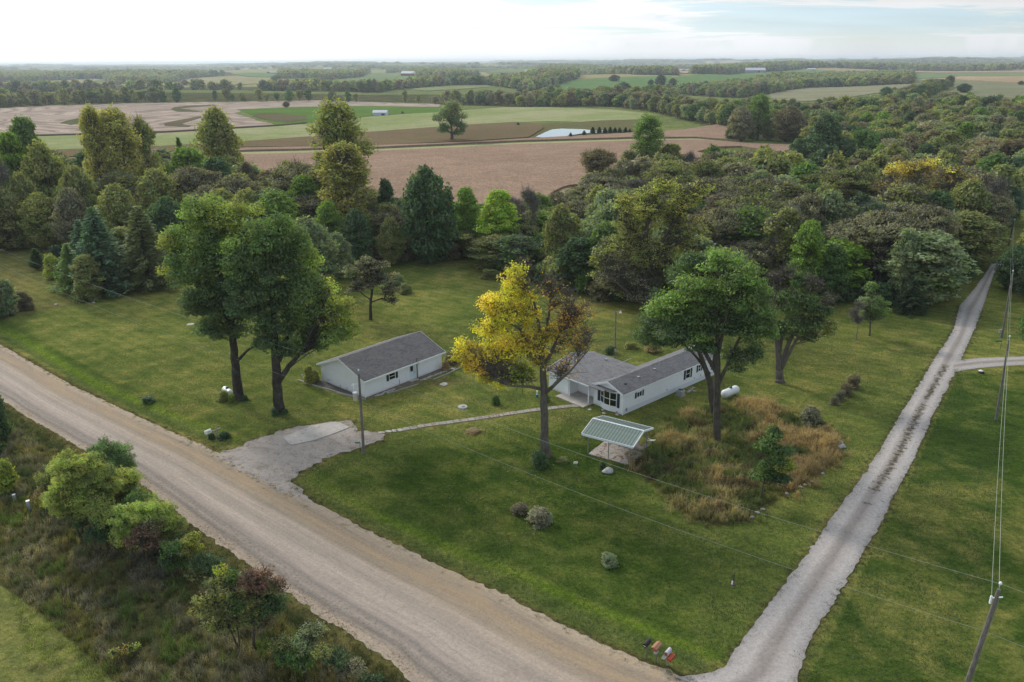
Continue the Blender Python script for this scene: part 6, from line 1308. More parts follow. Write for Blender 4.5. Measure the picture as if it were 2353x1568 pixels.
MB().box(-.2 * K, .42 * K, .14 * K, .42 * K, .72 * K, .93 * K).build('newspaper_box', M_red, m3, bevel=.02)
m4 = empty('mailbox', G(499.7, 1009), math.radians(220), 'white mailbox on a crossed wooden post at the driveway', 'mailbox')
MB().bar((0, 0, -.1), (0, 0, 1.45), .11).build('post', M_timber, m4); MB().bar((-.5, 0, 1.2), (.75, 0, 1.05), .1).build('arm', M_timber, m4); MB().bar((.02, 0, .55), (.55, 0, 1.05), .08).build('brace', M_timber, m4)
b, p_ = mailbox(m4, M_plast, .72, .36, .40); b.location = (.55, 0, 1.08); b.rotation_euler = (0, .12, 0); MB().box(.1, .45, .185, .20, .16, .20).build('handle', M_dark, b); MB().box(.1, .4, -.2, -.185, .2, .24).build('flag', M_dark, b)

# ---- utility poles, transformer and wires
def pole(base, H, lean, lab, r0=.16, r1=.11, mat=None):
    e = empty('utility_pole', base, 0, lab, 'utility pole', 'utility poles'); top = Vector((lean[0], lean[1], H)); V, F = tube([(0, 0, -.3), tuple(top * .5), tuple(top)], [r0, (r0 + r1) / 2, r1], 10)
    F = [tuple(f) for f in F] + [tuple(range(20, 30))]; obj('shaft', npmesh('shaft', V, F, [mat or M_pole], smooth=False), e)
    MB().bar(tuple(top), tuple(top + Vector((0, 0, .35))), .03, .03, 8).build('pin', M_metal, e); MB().lathe([(.05, 0), (.09, .06), (.09, .14), (.05, .2)], 12, Matrix.Translation(top + Vector((0, 0, .33)))).build('insulator', M_white, e); return e, top
P1 = Vector(G(836, 1043)); pl1, t1_ = pole(P1, 9.3, (.12, 0), 'grey utility pole with a rusty transformer at the driveway mouth')
dv = Vector((-1, -.25, 0)).normalized()
tr = empty('transformer', P1 + dv * .42 + Vector((0, 0, 6.35)), 0, 'beige rust-streaked transformer can hanging on the driveway pole', 'transformer')
MB().lathe([(.22, 0), (.25, .03), (.25, .85), (.26, .86)], 20).build('can', M_beige, tr, smooth=False); MB().lathe([(.27, .862), (.26, .92), (.10, .99)], 20).build('lid', M_white, tr); MB().bar((0, 0, .98), (.12, 0, 1.35), .03).build('bushing', M_white, tr); MB().box(.2, .38, -.06, .06, .25, .65).build('bracket', M_metal, tr)
MB().bar((0, 0, 8.25), tuple(dv * .75 + Vector((0, 0, 8.05))), .05).bar(tuple(dv * .55 + Vector((0, 0, 7.6))), tuple(dv * .5 + Vector((0, 0, 8.25))), .09).build('fuse_arm', M_white, pl1)
P3t = Vector(G(2298, 1345, 9.9)); _pm = Vector(G(2222, 1568, 2.6)); P3 = P3t + (_pm - P3t) * (9.9 / 7.3); P3.z = 0; pl3, t3_ = pole(P3, 9.6, (P3t.x - P3.x, P3t.y - P3.y), 'nearest grey utility pole at the bottom right, leaning away', .17, .12)
lo = Vector((P3t.x - P3.x, P3t.y - P3.y, 9.6)); MB().bar(tuple(lo * .2 + Vector((.14, -.1, 0))), tuple(lo * .93 + Vector((.14, -.08, 0))), .03).build('conduit', M_metal, pl3)
MB().bar(tuple(lo * .93 + Vector((-.35, 0, .05))), tuple(lo * .93 + Vector((.4, 0, .1))), .06).bar(tuple(lo * .93 + Vector((-.3, 0, -.35))), tuple(lo * .93 + Vector((-.3, 0, .2))), .1).build('fuse_arm', M_white, pl3)
R1 = Vector(G(2288.6, 965.8)); q = G(2319, 779.5, 10.0); pr1, _ = pole(R1, 9.9, (q[0] - R1.x, q[1] - R1.y), 'slanting grey utility pole right of the lane, middle of three'); R1t = Vector(q)
R2 = Vector(G(2302, 776)); q = G(2327, 627.5, 10.0); pr2, _ = pole(R2, 9.9, (q[0] - R2.x, q[1] - R2.y), 'slanting utility pole beyond the side track'); R2t = Vector(q)
R3 = Vector(G(2318, 562)); q = G(2331, 508, 7.5); pr3, _ = pole(R3, 7.4, (q[0] - R3.x, q[1] - R3.y), 'farthest thin utility pole near the lane bend'); R3t = Vector(q)
def wire(a, b, sag, lab, r_=.012, n_=24):
    r_ *= .7 if r_ > .015 else 1
    a, b = Vector(a), Vector(b); P = [a.lerp(b, t) - Vector((0, 0, sag * 4 * t * (1 - t))) for t in np.linspace(0, 1, n_)]
    V, F = tube([tuple(p) for p in P], [r_] * n_, 4); tag(obj('wire', npmesh('wire', V, F, [M_wire])), lab, 'wire', 'overhead wires')
P1t = P1 + Vector((.12, 0, 9.85)); dirw = Vector((-88.76, 135.82, 9.7)) - P1t; P0t = P1t + Vector((dirw.x, dirw.y, 0)) * 1.15 + Vector((0, 0, .6))
wire(P1t, P0t, 1.1, 'upper wire running left from the driveway pole'); wire(P1 + Vector((.1, 0, 6.2)), P0t - Vector((0, 0, 3.0)), 1.2, 'lower wire running left from the driveway pole')
P3i = P3 + Vector((P3t.x - P3.x, P3t.y - P3.y, 10.0)); wire(P1t, P3i, 1.0, 'upper wire from the driveway pole over the lawn to the near pole')
lowp = P3 + lo * .68; wire(P1 + Vector((.15, 0, 6.2)), lowp, 1.1, 'lower wire from the driveway pole over the lawn to the near pole')
far_ = (P3i - P1t) * .6; far_.z = .2; wire(P3i, P3i + far_, .4, 'upper wire leaving the near pole to the right'); wire(lowp, lowp + far_, .4, 'lower wire leaving the near pole to the right')
wire(P3i - Vector((0, 0, .4)), R1t + Vector((0, 0, .4)), .9, 'right-hand wire of the pair from the near pole up the lane', .022); wire(P3 + lo * .93 + Vector((-.3, 0, .2)), R1 + (R1t - R1) * .86, .9, 'left-hand wire of the pair from the near pole up the lane', .022)
wire(R1t + Vector((0, 0, .4)), R2t + Vector((0, 0, .4)), .8, 'upper wire between the two slanting poles'); wire(R1 + (R1t - R1) * .86, R2 + (R2t - R2) * .82, .8, 'lower wire between the two slanting poles')
wire(R2t + Vector((0, 0, .4)), R3t + Vector((0, 0, .3)), 1.0, 'upper wire from the far slanting pole to the lane bend'); wire(R2 + (R2t - R2) * .82, R3 + (R3t - R3) * .8, 1.0, 'lower wire from the far slanting pole to the lane bend')

# ---- yard light
yl = empty('yard_light', G(1413, 824), 0, 'tall thin yard light pole with hooded lamp behind the long house', 'lamp')
MB().bar((0, 0, -.2), (-.1, 0, 7.0), .11, .08, 8).build('pole', M_pole, yl); MB().bar((-.1, 0, 6.9), (.45, -.2, 7.15), .04).bar((-.1, 0, 6.75), (-.6, .1, 6.85), .04).build('arm', M_metal, yl); MB().lathe([(.20, 0), (.12, .12), (.07, .3)], 14, Matrix.Translation((.5, -.22, 6.85))).build('lamp_shade', M_plast, yl)
MB().box(-.09, .09, -.28, -.12, 1.1, 1.5).build('meter_box', M_metal, yl); MB().lathe([(.11, 0), (.11, .12)], 12, Matrix.Translation((0, -.2, 1.62))).build('meter', M_glass, yl)

# ---- small things in the yard
def sign_post(base, rz, lab, txt, w=.46, h=.15, H=1.0):
    e = empty('address_sign', base, rz, lab, 'sign'); MB().bar((0, 0, -.1), (0, 0, H), .035).build('post', M_dark, e)
    p = MB().box(-w, 0.03, -.012, .012, H - .06, H - .06 + h).build('plate', M_signg, e)
    if not txt: return
    for k, hh_ in enumerate((.055, .075, .06, .08)): MB().box(-w * .88 + k * w * .24, -w * .88 + k * w * .24 + .035, -.017, -.0125, H - .06 + h / 2 - hh_ / 2, H - .06 + h / 2 + hh_ / 2).build('mark', M_white, p)
sign_post(G(828.7, 1041.6), math.radians(12), 'small green marker sign beside the driveway pole', 'marks', .5, .19, 1.25)
sign_post(G(2298, 803), 0, 'small green marker sign by the side track', '', .9, .22, 1.2)
def pedestal(base, w, h, mat, lab, cap=True, name='utility_box', cat='utility box', rz=.4):
    e = empty(name, base, rz, lab, cat); MB().box(-w / 2, w / 2, -w / 2, w / 2, 0, h).build('housing', mat, e, bevel=.02)
    if cap: MB().box(-w / 2 - .015, w / 2 + .015, -w / 2 - .015, w / 2 + .015, h - .01, h + .05).build('lid', M_plast, e)
M_pgrey = simple('pedestal_grey', (.36, .42, .44), .6, .08)
pedestal(G(68.5, 1173), .28, 1.0, M_pgrey, 'tall pale utility pedestal in the roadside weeds at left'); pedestal(G(35, 1152), .24, .7, M_pgrey, 'shorter utility pedestal behind the tall one at left')
pedestal(G(1646, 1023), .42, .35, simple('box_green', (.16, .33, .28), .6, .08), 'low green cable box at the foot of the round green maple', False)
bx_ = empty('meter_post', G(2296, 778), .2, 'wooden post with a grey meter box near the slanting pole', 'meter post'); MB().box(.15, .3, -.08, .08, 0, 1.5).build('post', M_wood, bx_); MB().box(-.25, .1, -.15, .12, .9, 1.45).build('meter_box', M_metal, bx_)
hp = empty('hydrant', G(1685, 1343), .3, 'thin black yard hydrant with white sleeve on the dark front lawn', 'hydrant'); MB().bar((0, 0, 0), (0, 0, .95), .05).bar((0, 0, .92), (-.18, 0, .78), .05).bar((0, 0, .95), (.1, 0, 1.15), .03).build('pipe', M_dark, hp); MB().bar((-.12, -.02, .02), (-.12, -.02, .34), .08, .06, 8).build('sleeve', M_white, hp); MB().lathe([(.24, .0), (.22, .05)], 14).build('base', simple('maroon_base', (.14, .06, .06), .9), hp)
wl = empty('manhole_lid', G(1063, 936), 0, 'round stone well lid lying in the yard grass', 'well lid'); MB().lathe([(.62, 0), (.60, .10), (.5, .14)], 14).build('lid', M_stoneg, wl); rock('top_stone', (0, 0, .16), .3, 7, M_stoneg, None, None, .4, None, wl)
wl = empty('manhole_lid', G(438, 746), 0, 'small pale well lid left of the leaning maple', 'well lid'); MB().lathe([(.6, 0), (.58, .08), (.5, .1)], 12).build('lid', M_conc, wl); MB().box(-.15, .15, -.03, .03, .1, .14).build('handle', M_metal, wl)
rock('boulder', G(1397, 1085) + [0, 0, .15], .52, 12, M_stoneg, 'pale grey boulder on the lawn in front of the carport', 'boulder', .75)
rock('boulder', G(1323, 1065) + [0, 0, .05], .25, 13, M_stoneg, 'small pale rock between the golden maple and the carport', 'boulder', .6)
rock('boulder', G(1791, 950) + [0, 0, .1], .35, 14, M_stoneg, 'lone pale rock at the top edge of the weed patch', 'boulder', .6)
rock('boulder', G(1655, 1016) + [-.3, .3, .1], .2, 15, M_stoneg, 'small stone at the round maple foot', 'boulder', .6)
for k, (x, y) in enumerate(((1906, 1003), (1912, 1007), (1918, 1010), (1924, 1014), (1915, 1016), (1929, 1018), (1934, 1022), (1926, 1024), (1937, 1028), (1920, 1006), (1930, 1030), (1910, 1012))): rock('stone', G(x, y) + [0, 0, .12], .22 + .05 * (k % 3), 30 + k, M_stone, ('stone at the upper end of the pale pile by the weeds' if y < 1008 else 'stone in the middle of the pale pile by the weeds' if y < 1017 else 'stone at the lower end of the pale pile by the weeds'), 'stone', .7, 'stone pile by the weed patch')
for k, (x, y) in enumerate(((1865, 1108), (1838, 1121), (1808, 1136), (1850, 1116), (1752, 1172), (1740, 1180), (1728, 1190), (1890, 1090), (1640, 1028))): rock('stone', G(x, y) + [0, 0, .08], .2, 50 + k, M_stone, 'stone half sunk along the lower border of the weeds', 'stone', .6, 'border stones of the weed patch')
kk = empty('black_white_stone', G(2254, 857), .4, 'small dark rock with pale top on the right lawn', 'fieldstone'); MB().lathe([(.38, 0), (.42, .15), (.3, .28)], 14).build('fieldstone', M_dark, kk); MB().lathe([(.3, .285), (.12, .38)], 14, Matrix.Translation((0, .05, 0))).build('cover', M_plast, kk)  # unidentified dark and white thing, taken for a rock
bl = empty('bird_feeder', G(1200, 905), 0, 'black pole feeder seen under the golden maple limbs', 'feeder'); MB().bar((0, 0, 0), (0, 0, 1.5), .05).build('pole', M_dark, bl); MB().lathe([(.2, 1.5), (.22, 1.75), (.05, 1.95)], 10).build('hopper', M_dark, bl)
for k, (x, y) in enumerate(((128, 700), (215, 696))): rock('stone', G(x, y) + [0, 0, .05], .3, 70 + k, M_conc, ('left' if k == 0 else 'right') + ' one of two pale stones on the bare ground before the pines', 'stone', .3)
# parked car at the right edge, far end of the lane
cr = empty('parked_car', G(2362, 470), math.radians(12), 'dark car parked beyond the lane, cut by the right frame edge', 'car')
CWR = [(-2.3, .45), (-2.3, .85), (-1.9, .98), (-1.2, 1.02), (-.75, 1.5), (.9, 1.52), (1.45, 1.05), (2.1, .95), (2.3, .7), (2.25, .35), (-2.2, .35)]
MB().prism([(x, -.88, z) for x, z in CWR], (0, 1.76, 0)).build('body', simple('dark_paint', (.02, .02, .03), .25, .1, spec=.6), cr, bevel=.06)
MB().prism([(x, -.89, z) for x, z in ((-1.1, 1.08), (-.72, 1.42), (.82, 1.44), (1.2, 1.08))], (0, 1.78, 0)).build('windows', M_glass, cr)
for x in (-1.4, 1.4):
    for y in (-.8, .8): w = MB().lathe([(.33, -.1), (.33, .1)], 18, Matrix.Translation((x, y, .33)) @ Matrix.Rotation(math.pi / 2, 4, 'X')).build('wheel', simple('tyre', (.02,) * 3, .9), cr)

# ---- far farm buildings
def farmhouse(x0, x1, yb, hpx, wall, roof, lab, cat='barn', kind='barn', deep=.5, name='barn', ridge_f=.45, wins=0, yaw_=0.0):
    a, b = np.array(G(x0, yb)), np.array(G(x1, yb)); z = float(ground(*((a + b) / 2)[:2])); L = float(np.hypot(*(b - a)[:2])); d = float(depth((a + b) / 2)); Ht = hpx / FOC * d; W_ = L * deep; H_ = Ht * (1 - ridge_f)
    e = empty(name, ((a[0] + b[0]) / 2, (a[1] + b[1]) / 2, z - .3), math.atan2(b[1] - a[1], b[0] - a[0]) + yaw_, lab, cat)
    x_ = L / 2
    MB().box(-x_ + .12, x_ - .12, 0, .2, 0, H_ + .3).build('wall', wall, e); MB().box(-x_ + .12, x_ - .12, W_ - .2, W_, 0, H_ + .3).build('wall', wall, e)
    for s_ in (-x_, x_ - .1): MB().prism([(s_, 0, 0), (s_, W_, 0), (s_, W_, H_ + .3), (s_, W_ / 2, Ht + .3), (s_, 0, H_ + .3)], (.1, 0, 0)).build('wall', wall, e)
    slope(e, (-x_ - .5, -.5, H_ + .2), (x_ + .5, -.5, H_ + .2), (x_ + .5, W_ / 2, Ht + .45), (-x_ - .5, W_ / 2, Ht + .45), roof, .2); slope(e, (x_ + .5, W_ + .5, H_ + .2), (-x_ - .5, W_ + .5, H_ + .2), (-x_ - .5, W_ / 2, Ht + .45), (x_ + .5, W_ / 2, Ht + .45), roof, .2)
    for k in range(wins):
        u = -x_ + L * (k + .7) / (wins + .4); MB().box(u, u + min(1.4, L / wins * .4), -.08, -.004, H_ * .35, H_ * .75).build('window', M_glass, e)
    if cat in ('barn', 'shed'): MB().box(x_ * .25, x_ * .25 + min(4, L * .25), -.1, -.006, 0.3, H_ * .85).build('door', M_dark if kind == 'barn' else simple('blue_door', (.04, .07, .16), .6), e)
    return e
M_rw = simple('barn_red', (.20, .035, .035), .8, .15); M_rr = simple('roof_pale', (.55, .55, .58), .5, .05); M_tan2 = simple('wall_tan', (.45, .42, .38), .8, .1); M_grr = simple('roof_grey', (.28, .28, .30), .8, .1); M_redr = simple('roof_red', (.38, .12, .09), .8, .1); M_drk = simple('wall_dark', (.14, .10, .09), .8, .1); M_bluew = simple('wall_pale_blue', (.55, .62, .76), .6, .05)
farmhouse(857, 888, 266, 11, M_bluew, M_rr, 'small white metal shed alone between the green field and hayfield', 'shed', 'shed', .6, 'shed', .4)
farmhouse(921, 958, 175.5, 11, M_rw, M_rr, 'long red barn with pale roof on the far hill', 'barn', 'barn', .4)
farmhouse(1714, 1759, 168, 11, M_grr, M_rr, 'largest grey metal barn with pale roof on the right skyline', 'barn', 'barn', .4)
farmhouse(1649, 1677, 171, 8.5, M_tan2, M_rr, 'tan farmhouse in front of the dark trees at right', 'house', 'h', .5, 'farmhouse', .5, 4)
farmhouse(1602, 1615, 167.5, 6, M_tan2, M_rr, 'small pale shed left of the tan farmhouse', 'shed', 'barn', .5, 'shed')
farmhouse(1549, 1565, 165.5, 5.5, M_drk, M_grr, 'low dark farm shed, left one of the row', 'shed', 'barn', .5, 'shed')
farmhouse(1572, 1591, 165, 5, M_drk, M_grr, 'low dark farm shed, right one of the row', 'shed', 'barn', .5, 'shed')
farmhouse(1511, 1532, 164, 6, M_tan2, M_rr, 'pale metal barn by the tan stubble', 'barn', 'barn', .5)
farmhouse(1372, 1399, 163.5, 6, M_tan2, M_grr, 'grey-roofed farmhouse in the centre trees', 'house', 'h', .5, 'farmhouse', .5, 4)
farmhouse(1311, 1326, 160, 5.5, M_rr, M_redr, 'red-roofed house on the centre skyline', 'house', 'h', .5, 'farmhouse', .6, 3)
farmhouse(1331, 1345, 158, 4.5, M_white, M_rr, 'white house right of the red-roofed one', 'house', 'h', .5, 'farmhouse', .5, 3)
farmhouse(1206, 1218, 166.5, 6, M_white, M_rr, 'white house among the trees right of the red barn', 'house', 'h', .5, 'farmhouse', .5, 3)
farmhouse(1056, 1070, 167.5, 6, M_tan2, M_redr, 'reddish-roofed house just right of the red barn trees', 'house', 'h', .5, 'farmhouse', .5, 3)
farmhouse(162, 196, 173, 9, M_white, M_grr, 'big pale house on the left far ridge', 'house', 'h', .5, 'farmhouse', .5, 5)
farmhouse(622, 656, 170, 5, M_drk, M_grr, 'dark low ranch house on the green hill', 'house', 'h', .4, 'farmhouse', .5, 4)
farmhouse(2294, 2332, 163.5, 6.5, M_tan2, M_grr, 'grey ranch house on the far right horizon', 'house', 'h', .5, 'farmhouse', .5, 5)
farmhouse(2334, 2362, 163, 5.5, M_white, M_grr, 'white-walled house at the right end of the horizon', 'house', 'h', .5, 'farmhouse', .5, 4)
farmhouse(1795, 1810, 162, 5, M_white, M_rr, 'pale farm shed near the cream stubble', 'shed', 'barn', .5, 'shed')
farmhouse(1856, 1874, 162, 4.5, M_tan2, M_rr, 'low pale barn right of the cream stubble', 'barn', 'barn', .5)
farmhouse(745, 760, 160, 3.5, M_white, M_rr, 'tiny white barn on the far left skyline', 'barn', 'barn', .5)

# ------------------------------------------------------------------ shrubs and garden plants
SB = [
 ('bush', 1195, 1178, 1157, 52, 'brown', 'left brown shrub of the pair on the dark front lawn'), ('bush', 1238, 1200, 1170, 70, 'greybrown', 'right brown shrub of the pair on the dark front lawn'),
 ('bush', 1222, 1190, 1172, 20, 'white', 'silvery plant between the two brown lawn shrubs'), ('bush', 1263, 1200, 1178, 22, 'white', 'silvery plant at the right side of the brown lawn shrubs'),
 ('bush', 1399, 1296, 1274, 54, 'greygreen', 'lone round shrub low on the front lawn'), ('bush', 1960, 890, 860, 44, 'brown', 'top shrub of the brown hedge row near the lane'),
 ('bush', 1944, 908, 880, 40, 'brown', 'second shrub of the brown hedge row near the lane'), ('bush', 1930, 920, 896, 34, 'greybrown', 'third shrub of the brown hedge row near the lane'), ('bush', 1916, 930, 910, 28, 'greybrown', 'lowest shrub of the brown hedge row near the lane'),
 ('bush', 1862, 978, 935, 62, 'greybrown', 'thin dusky shrub at the top right of the weeds'), ('bush', 1240, 1072, 1036, 50, 'deep', 'spiky green clump at the golden maple foot'),
 ('bush', 1087, 993, 986, 44, 'tan', 'low tan clump of dead grass on the lawn beside the path'), ('bush', 1292, 1062, 1052, 34, 'olive', 'low plants right of the golden maple foot'), ('bush', 1385, 1076, 1060, 20, 'deep', 'dark tuft beside the pale boulder'),
 ('bush', 342, 924, 911, 40, 'deep', 'low dark plant alone on the roadside lawn'), ('bush', 516, 1008, 990, 36, 'deep', 'dark grass clump right of the white mailbox'), ('bush', 487, 1008, 994, 22, 'deep', 'dark grass clump left of the white mailbox'),
 ('bush', 514, 920, 897, 34, 'goldolive', 'yellow-leaved hosta at the front of the white tank'), ('bush', 535, 922, 905, 26, 'ygreen', 'green hosta between tank and leaning maple'), ('bush', 563, 921, 908, 22, 'deep', 'dark plants right of the leaning maple foot'), ('bush', 632, 952, 938, 30, 'deep', 'dark weeds round the forked maple foot'), ('bush', 655, 950, 939, 20, 'deep', 'dark weeds right of the forked maple foot'),
 ('bush', 712, 882, 838, 34, 'goldolive', 'tall yellowish weeds at the garage back corner'), ('bush', 725, 876, 850, 26, 'olive', 'olive weeds against the garage gable'), ('bush', 1036, 836, 810, 40, 'brown', 'brown weeds behind the far garage corner'), ('bush', 1025, 850, 828, 24, 'tan', 'tan weeds at the far garage corner'),
 ('bush', 1140, 930, 908, 26, 'green', 'garden plant near the path under the golden maple'), ('bush', 1252, 922, 906, 28, 'green', 'white-flecked plant beside the porch slab'), ('bush', 1402, 812, 796, 34, 'deep', 'green clump behind the house by the yard light'),
 ('bush', 1500, 808, 790, 50, 'tan', 'tan weeds behind the long house'), ('bush', 1450, 800, 785, 40, 'goldolive', 'yellowish weeds behind the long house'),
 ('bush', 905, 660, 628, 60, 'greygreen', 'pale flowering shrub right of the crab tree'), ('bush', 932, 674, 652, 40, 'olive', 'low drooping shrub beside the pale one'),
 ('bush', 20, 724, 640, 62, 'greygreen', 'grey-green shrub mass at the left edge of the lawn'), ('bush', 58, 712, 668, 50, 'brown', 'brown-tinged shrub right of the grey-green mass'), ('bush', -20, 735, 640, 70, 'deep', 'dark shrub cut by the left frame edge above the lawn'),
 ('bush', 1130, 640, 618, 60, 'olive', 'weedy bush at the wood edge behind the yard'), ('bush', 1175, 655, 634, 50, 'deep', 'dark weeds by the stump at the wood edge'),
 ('bush', 8, 1010, 905, 52, 'deep', 'dark shrub at the left frame edge beside the road'), ('bush', -10, 1040, 950, 60, 'green', 'green shrub below the dark one at the left frame edge'),
 ('bush', 18, 1130, 1052, 60, 'ygreen', 'yellow-green bush at the left frame edge above the pedestals'),
]
for key, x, yb, yt, w_, tint, lab in SB: plant(key, x, yb, yt, w_, tint, lab, 'shrub', 'shrub')
K_L = 1.25
TINT.update(wil=(.235, .255, .065), wild=(.165, .19, .052), wilb=(.11, .16, .06), limeg=(.20, .24, .06), redb=(.13, .072, .05), yor2=(.40, .27, .03))
K_ = dict(lobek=1.25, ls=.08, rc=.5, asp=.30, nl=250, twig=.25, limb_r=.03, depthf=.9)
hero('willow_shrub', 'largest yellow-green willow shrub beside the gravel road', (190, 1245), [[(190, 1245, .12, 0), (188, 1180, .08, 0), (185, 1110, .03, 0)], [(194, 1240, .1, 0), (220, 1180, .06, 0), (235, 1120, .02, 0)], [(186, 1240, .1, 0), (165, 1180, .06, 0), (150, 1130, .02, 0)]],
     [(165, 1070, 42, 34, 'wil', 1), (200, 1090, 46, 40, 'wild', 1), (180, 1110, 50, 40, 'wil', 1), (150, 1140, 48, 34, 'wil', 1), (215, 1130, 44, 40, 'wild', 1), (190, 1160, 50, 30, 'wild', .9), (160, 1095, 20, 18, 'yor2', .7), (240, 1110, 30, 34, 'wild', 1), (205, 1190, 40, 22, 'deep', .7)], seed=301, cat='shrub', **K_)
hero('willow_shrub', 'bluish-green willow rising behind the yellow-green one', (252, 1150), [[(252, 1150, .1, 0), (254, 1090, .06, 0), (256, 1040, .02, 0)]], [(238, 1035, 30, 24, 'wilb', .8), (275, 1040, 28, 24, 'wilb', .7), (255, 1065, 44, 30, 'wilb', .9), (290, 1068, 22, 18, 'wilb', .6), (250, 1095, 36, 28, 'wilb', .8)], seed=302, cat='shrub', **K_)
hero('willow_shrub', 'pale yellow bushy willow right of the largest one', (292, 1190), [[(292, 1190, .08, 0), (292, 1140, .05, 0)]], [(290, 1100, 30, 24, 'wil', .9), (285, 1130, 32, 28, 'wild', .9), (310, 1150, 26, 24, 'wil', .8), (270, 1160, 28, 24, 'wild', .8)], seed=303, cat='shrub', **K_)
hero('willow_shrub', 'rounded lime-green willow mound by the road', (330, 1290), [[(330, 1290, .1, 0), (330, 1230, .06, 0)], [(335, 1288, .08, 0), (370, 1230, .04, 0)]], [(290, 1195, 36, 30, 'limeg', 1), (330, 1175, 40, 28, 'limeg', 1), (375, 1185, 36, 30, 'limeg', 1), (300, 1225, 36, 26, 'limeg', 1), (355, 1215, 40, 30, 'wild', 1), (395, 1215, 28, 26, 'wild', 1), (400, 1250, 30, 26, 'green', .9)], seed=304, cat='shrub', **K_)
K2 = dict(lobek=1.15, ls=.08, rc=.48, asp=.5, nl=150, twig=.4, limb_r=.03, depthf=.9)
hero('dogwood_shrub', 'rusty red-leaved shrub in front of the lime-green willow', (338, 1318), [[(338, 1318, .07, 0), (336, 1270, .04, 0), (330, 1240, .02, 0)]], [(325, 1230, 32, 22, 'redb', .7), (300, 1248, 16, 14, 'redb', .8), (345, 1215, 26, 20, 'brown', .5), (350, 1245, 24, 20, 'redb', .5)], seed=305, cat='shrub', **K2)
hero('young_tree', 'slender yellow-leaved sapling near the road edge', (440, 1318), [[(440, 1318, .05, 0), (438, 1270, .03, 0), (436, 1225, .01, 0)]], [(436, 1232, 18, 18, 'ygreen', .8), (430, 1258, 24, 22, 'gold', .7), (448, 1265, 18, 20, 'ygreen', .7)], seed=306, cat='tree', **K2)
hero('young_tree', 'green bushy sapling between the lime willow and yellow sapling', (400, 1330), [[(400, 1330, .06, 0), (396, 1280, .03, 0)]], [(392, 1262, 26, 24, 'green', .9), (405, 1295, 26, 20, 'green', .8), (380, 1290, 18, 18, 'deep', .8)], seed=307, cat='tree', **K2)
hero('young_tree', 'thin olive young tree with forked pale trunk in the rough grass', (548, 1498), [[(548, 1498, .09, 0), (530, 1450, .05, 0), (500, 1390, .02, 0)], [(552, 1496, .06, 0), (545, 1440, .04, 0), (540, 1360, .015, 0)]], [(500, 1345, 32, 26, 'olive', .8), (470, 1385, 32, 26, 'goldolive', .7), (530, 1340, 28, 26, 'green', .8), (510, 1395, 36, 26, 'olive', .7), (545, 1390, 28, 34, 'green', .7), (495, 1430, 30, 18, 'olive', .5), (540, 1430, 26, 22, 'olive', .5), (508, 1312, 16, 14, 'ygreen', .7)], seed=308, cat='tree', **K2)
hero('young_tree', 'red-brown topped young tree beside the thin olive one', (584, 1492), [[(584, 1492, .10, 0), (584, 1440, .06, 0), (590, 1380, .03, 0)]], [(565, 1325, 32, 22, 'redb', .9), (605, 1330, 30, 24, 'redb', .9), (640, 1345, 18, 26, 'redb', .7), (590, 1360, 42, 28, 'olive', .8), (620, 1385, 34, 30, 'deep', .8), (580, 1410, 32, 24, 'olive', .7), (610, 1425, 28, 20, 'brown', .5)], seed=309, cat='tree', **K2)
hero('shrub', 'silvery green shrub low beside the road', (700, 1560), [[(700, 1560, .05, 0), (702, 1500, .02, 0)]], [(700, 1478, 30, 28, 'greygreen', .8), (720, 1450, 22, 22, 'greygreen', .7), (690, 1515, 32, 26, 'green', .8)], seed=310, cat='shrub', **K2)
hero('shrub', 'brownish green shrub left of the silvery one', (655, 1545), [[(655, 1545, .05, 0), (652, 1490, .02, 0)]], [(652, 1480, 26, 24, 'olive', .6), (650, 1510, 28, 22, 'green', .6)], seed=311, cat='shrub', **K2)
hero('shrub', 'yellow sprig shrub in the brown grass at lower left', (270, 1520), [[(270, 1520, .04, 0), (285, 1490, .02, 0)]], [(262, 1500, 10, 6, 'ygreen', .5), (285, 1494, 12, 6, 'yellow', .35), (305, 1488, 10, 6, 'ygreen', .4)], seed=312, cat='shrub', **K2)

hero('shrub', 'tangled green thicket filling the gap between the two willow mounds', (262, 1262), [[(262, 1262, .06, 0), (260, 1220, .04, 0)], [(255, 1262, .06, 0), (225, 1225, .03, 0)]], [(225, 1180, 34, 26, 'wild', .9), (255, 1185, 34, 28, 'wild', .9), (235, 1215, 36, 24, 'deep', .8), (268, 1218, 30, 24, 'deep', .8), (320, 1150, 26, 22, 'green', .9), (345, 1160, 22, 18, 'wild', .8)], seed=321, cat='shrub', **K_)
hero('shrub', 'yellowish leafy thicket at the back of the largest willow', (130, 1160), [[(130, 1160, .06, 0), (135, 1120, .04, 0)]], [(130, 1075, 24, 20, 'wil', .8), (118, 1105, 28, 24, 'wild', .8), (110, 1130, 24, 20, 'tan', .5), (95, 1110, 20, 22, 'goldolive', .5)], seed=322, cat='shrub', **K_)
hero('shrub', 'dark green brush along the road below the yellow sapling', (480, 1330), [[(480, 1330, .06, 0), (478, 1300, .04, 0)]], [(465, 1290, 28, 20, 'deep', .8), (492, 1300, 26, 18, 'deep', .8), (450, 1310, 24, 16, 'olive', .7), (515, 1318, 22, 14, 'deep', .7)], seed=323, cat='shrub', **K2)
hero('shrub', 'bluish dark brush hanging over the road at the frame bottom', (780, 1580), [[(780, 1580, .06, 0), (780, 1540, .04, 0)]], [(770, 1510, 30, 22, 'deep', .7), (740, 1500, 22, 18, 'olive', .6), (810, 1535, 30, 20, 'greybrown', .6), (850, 1560, 30, 16, 'deep', .6)], seed=324, cat='shrub', **K2)

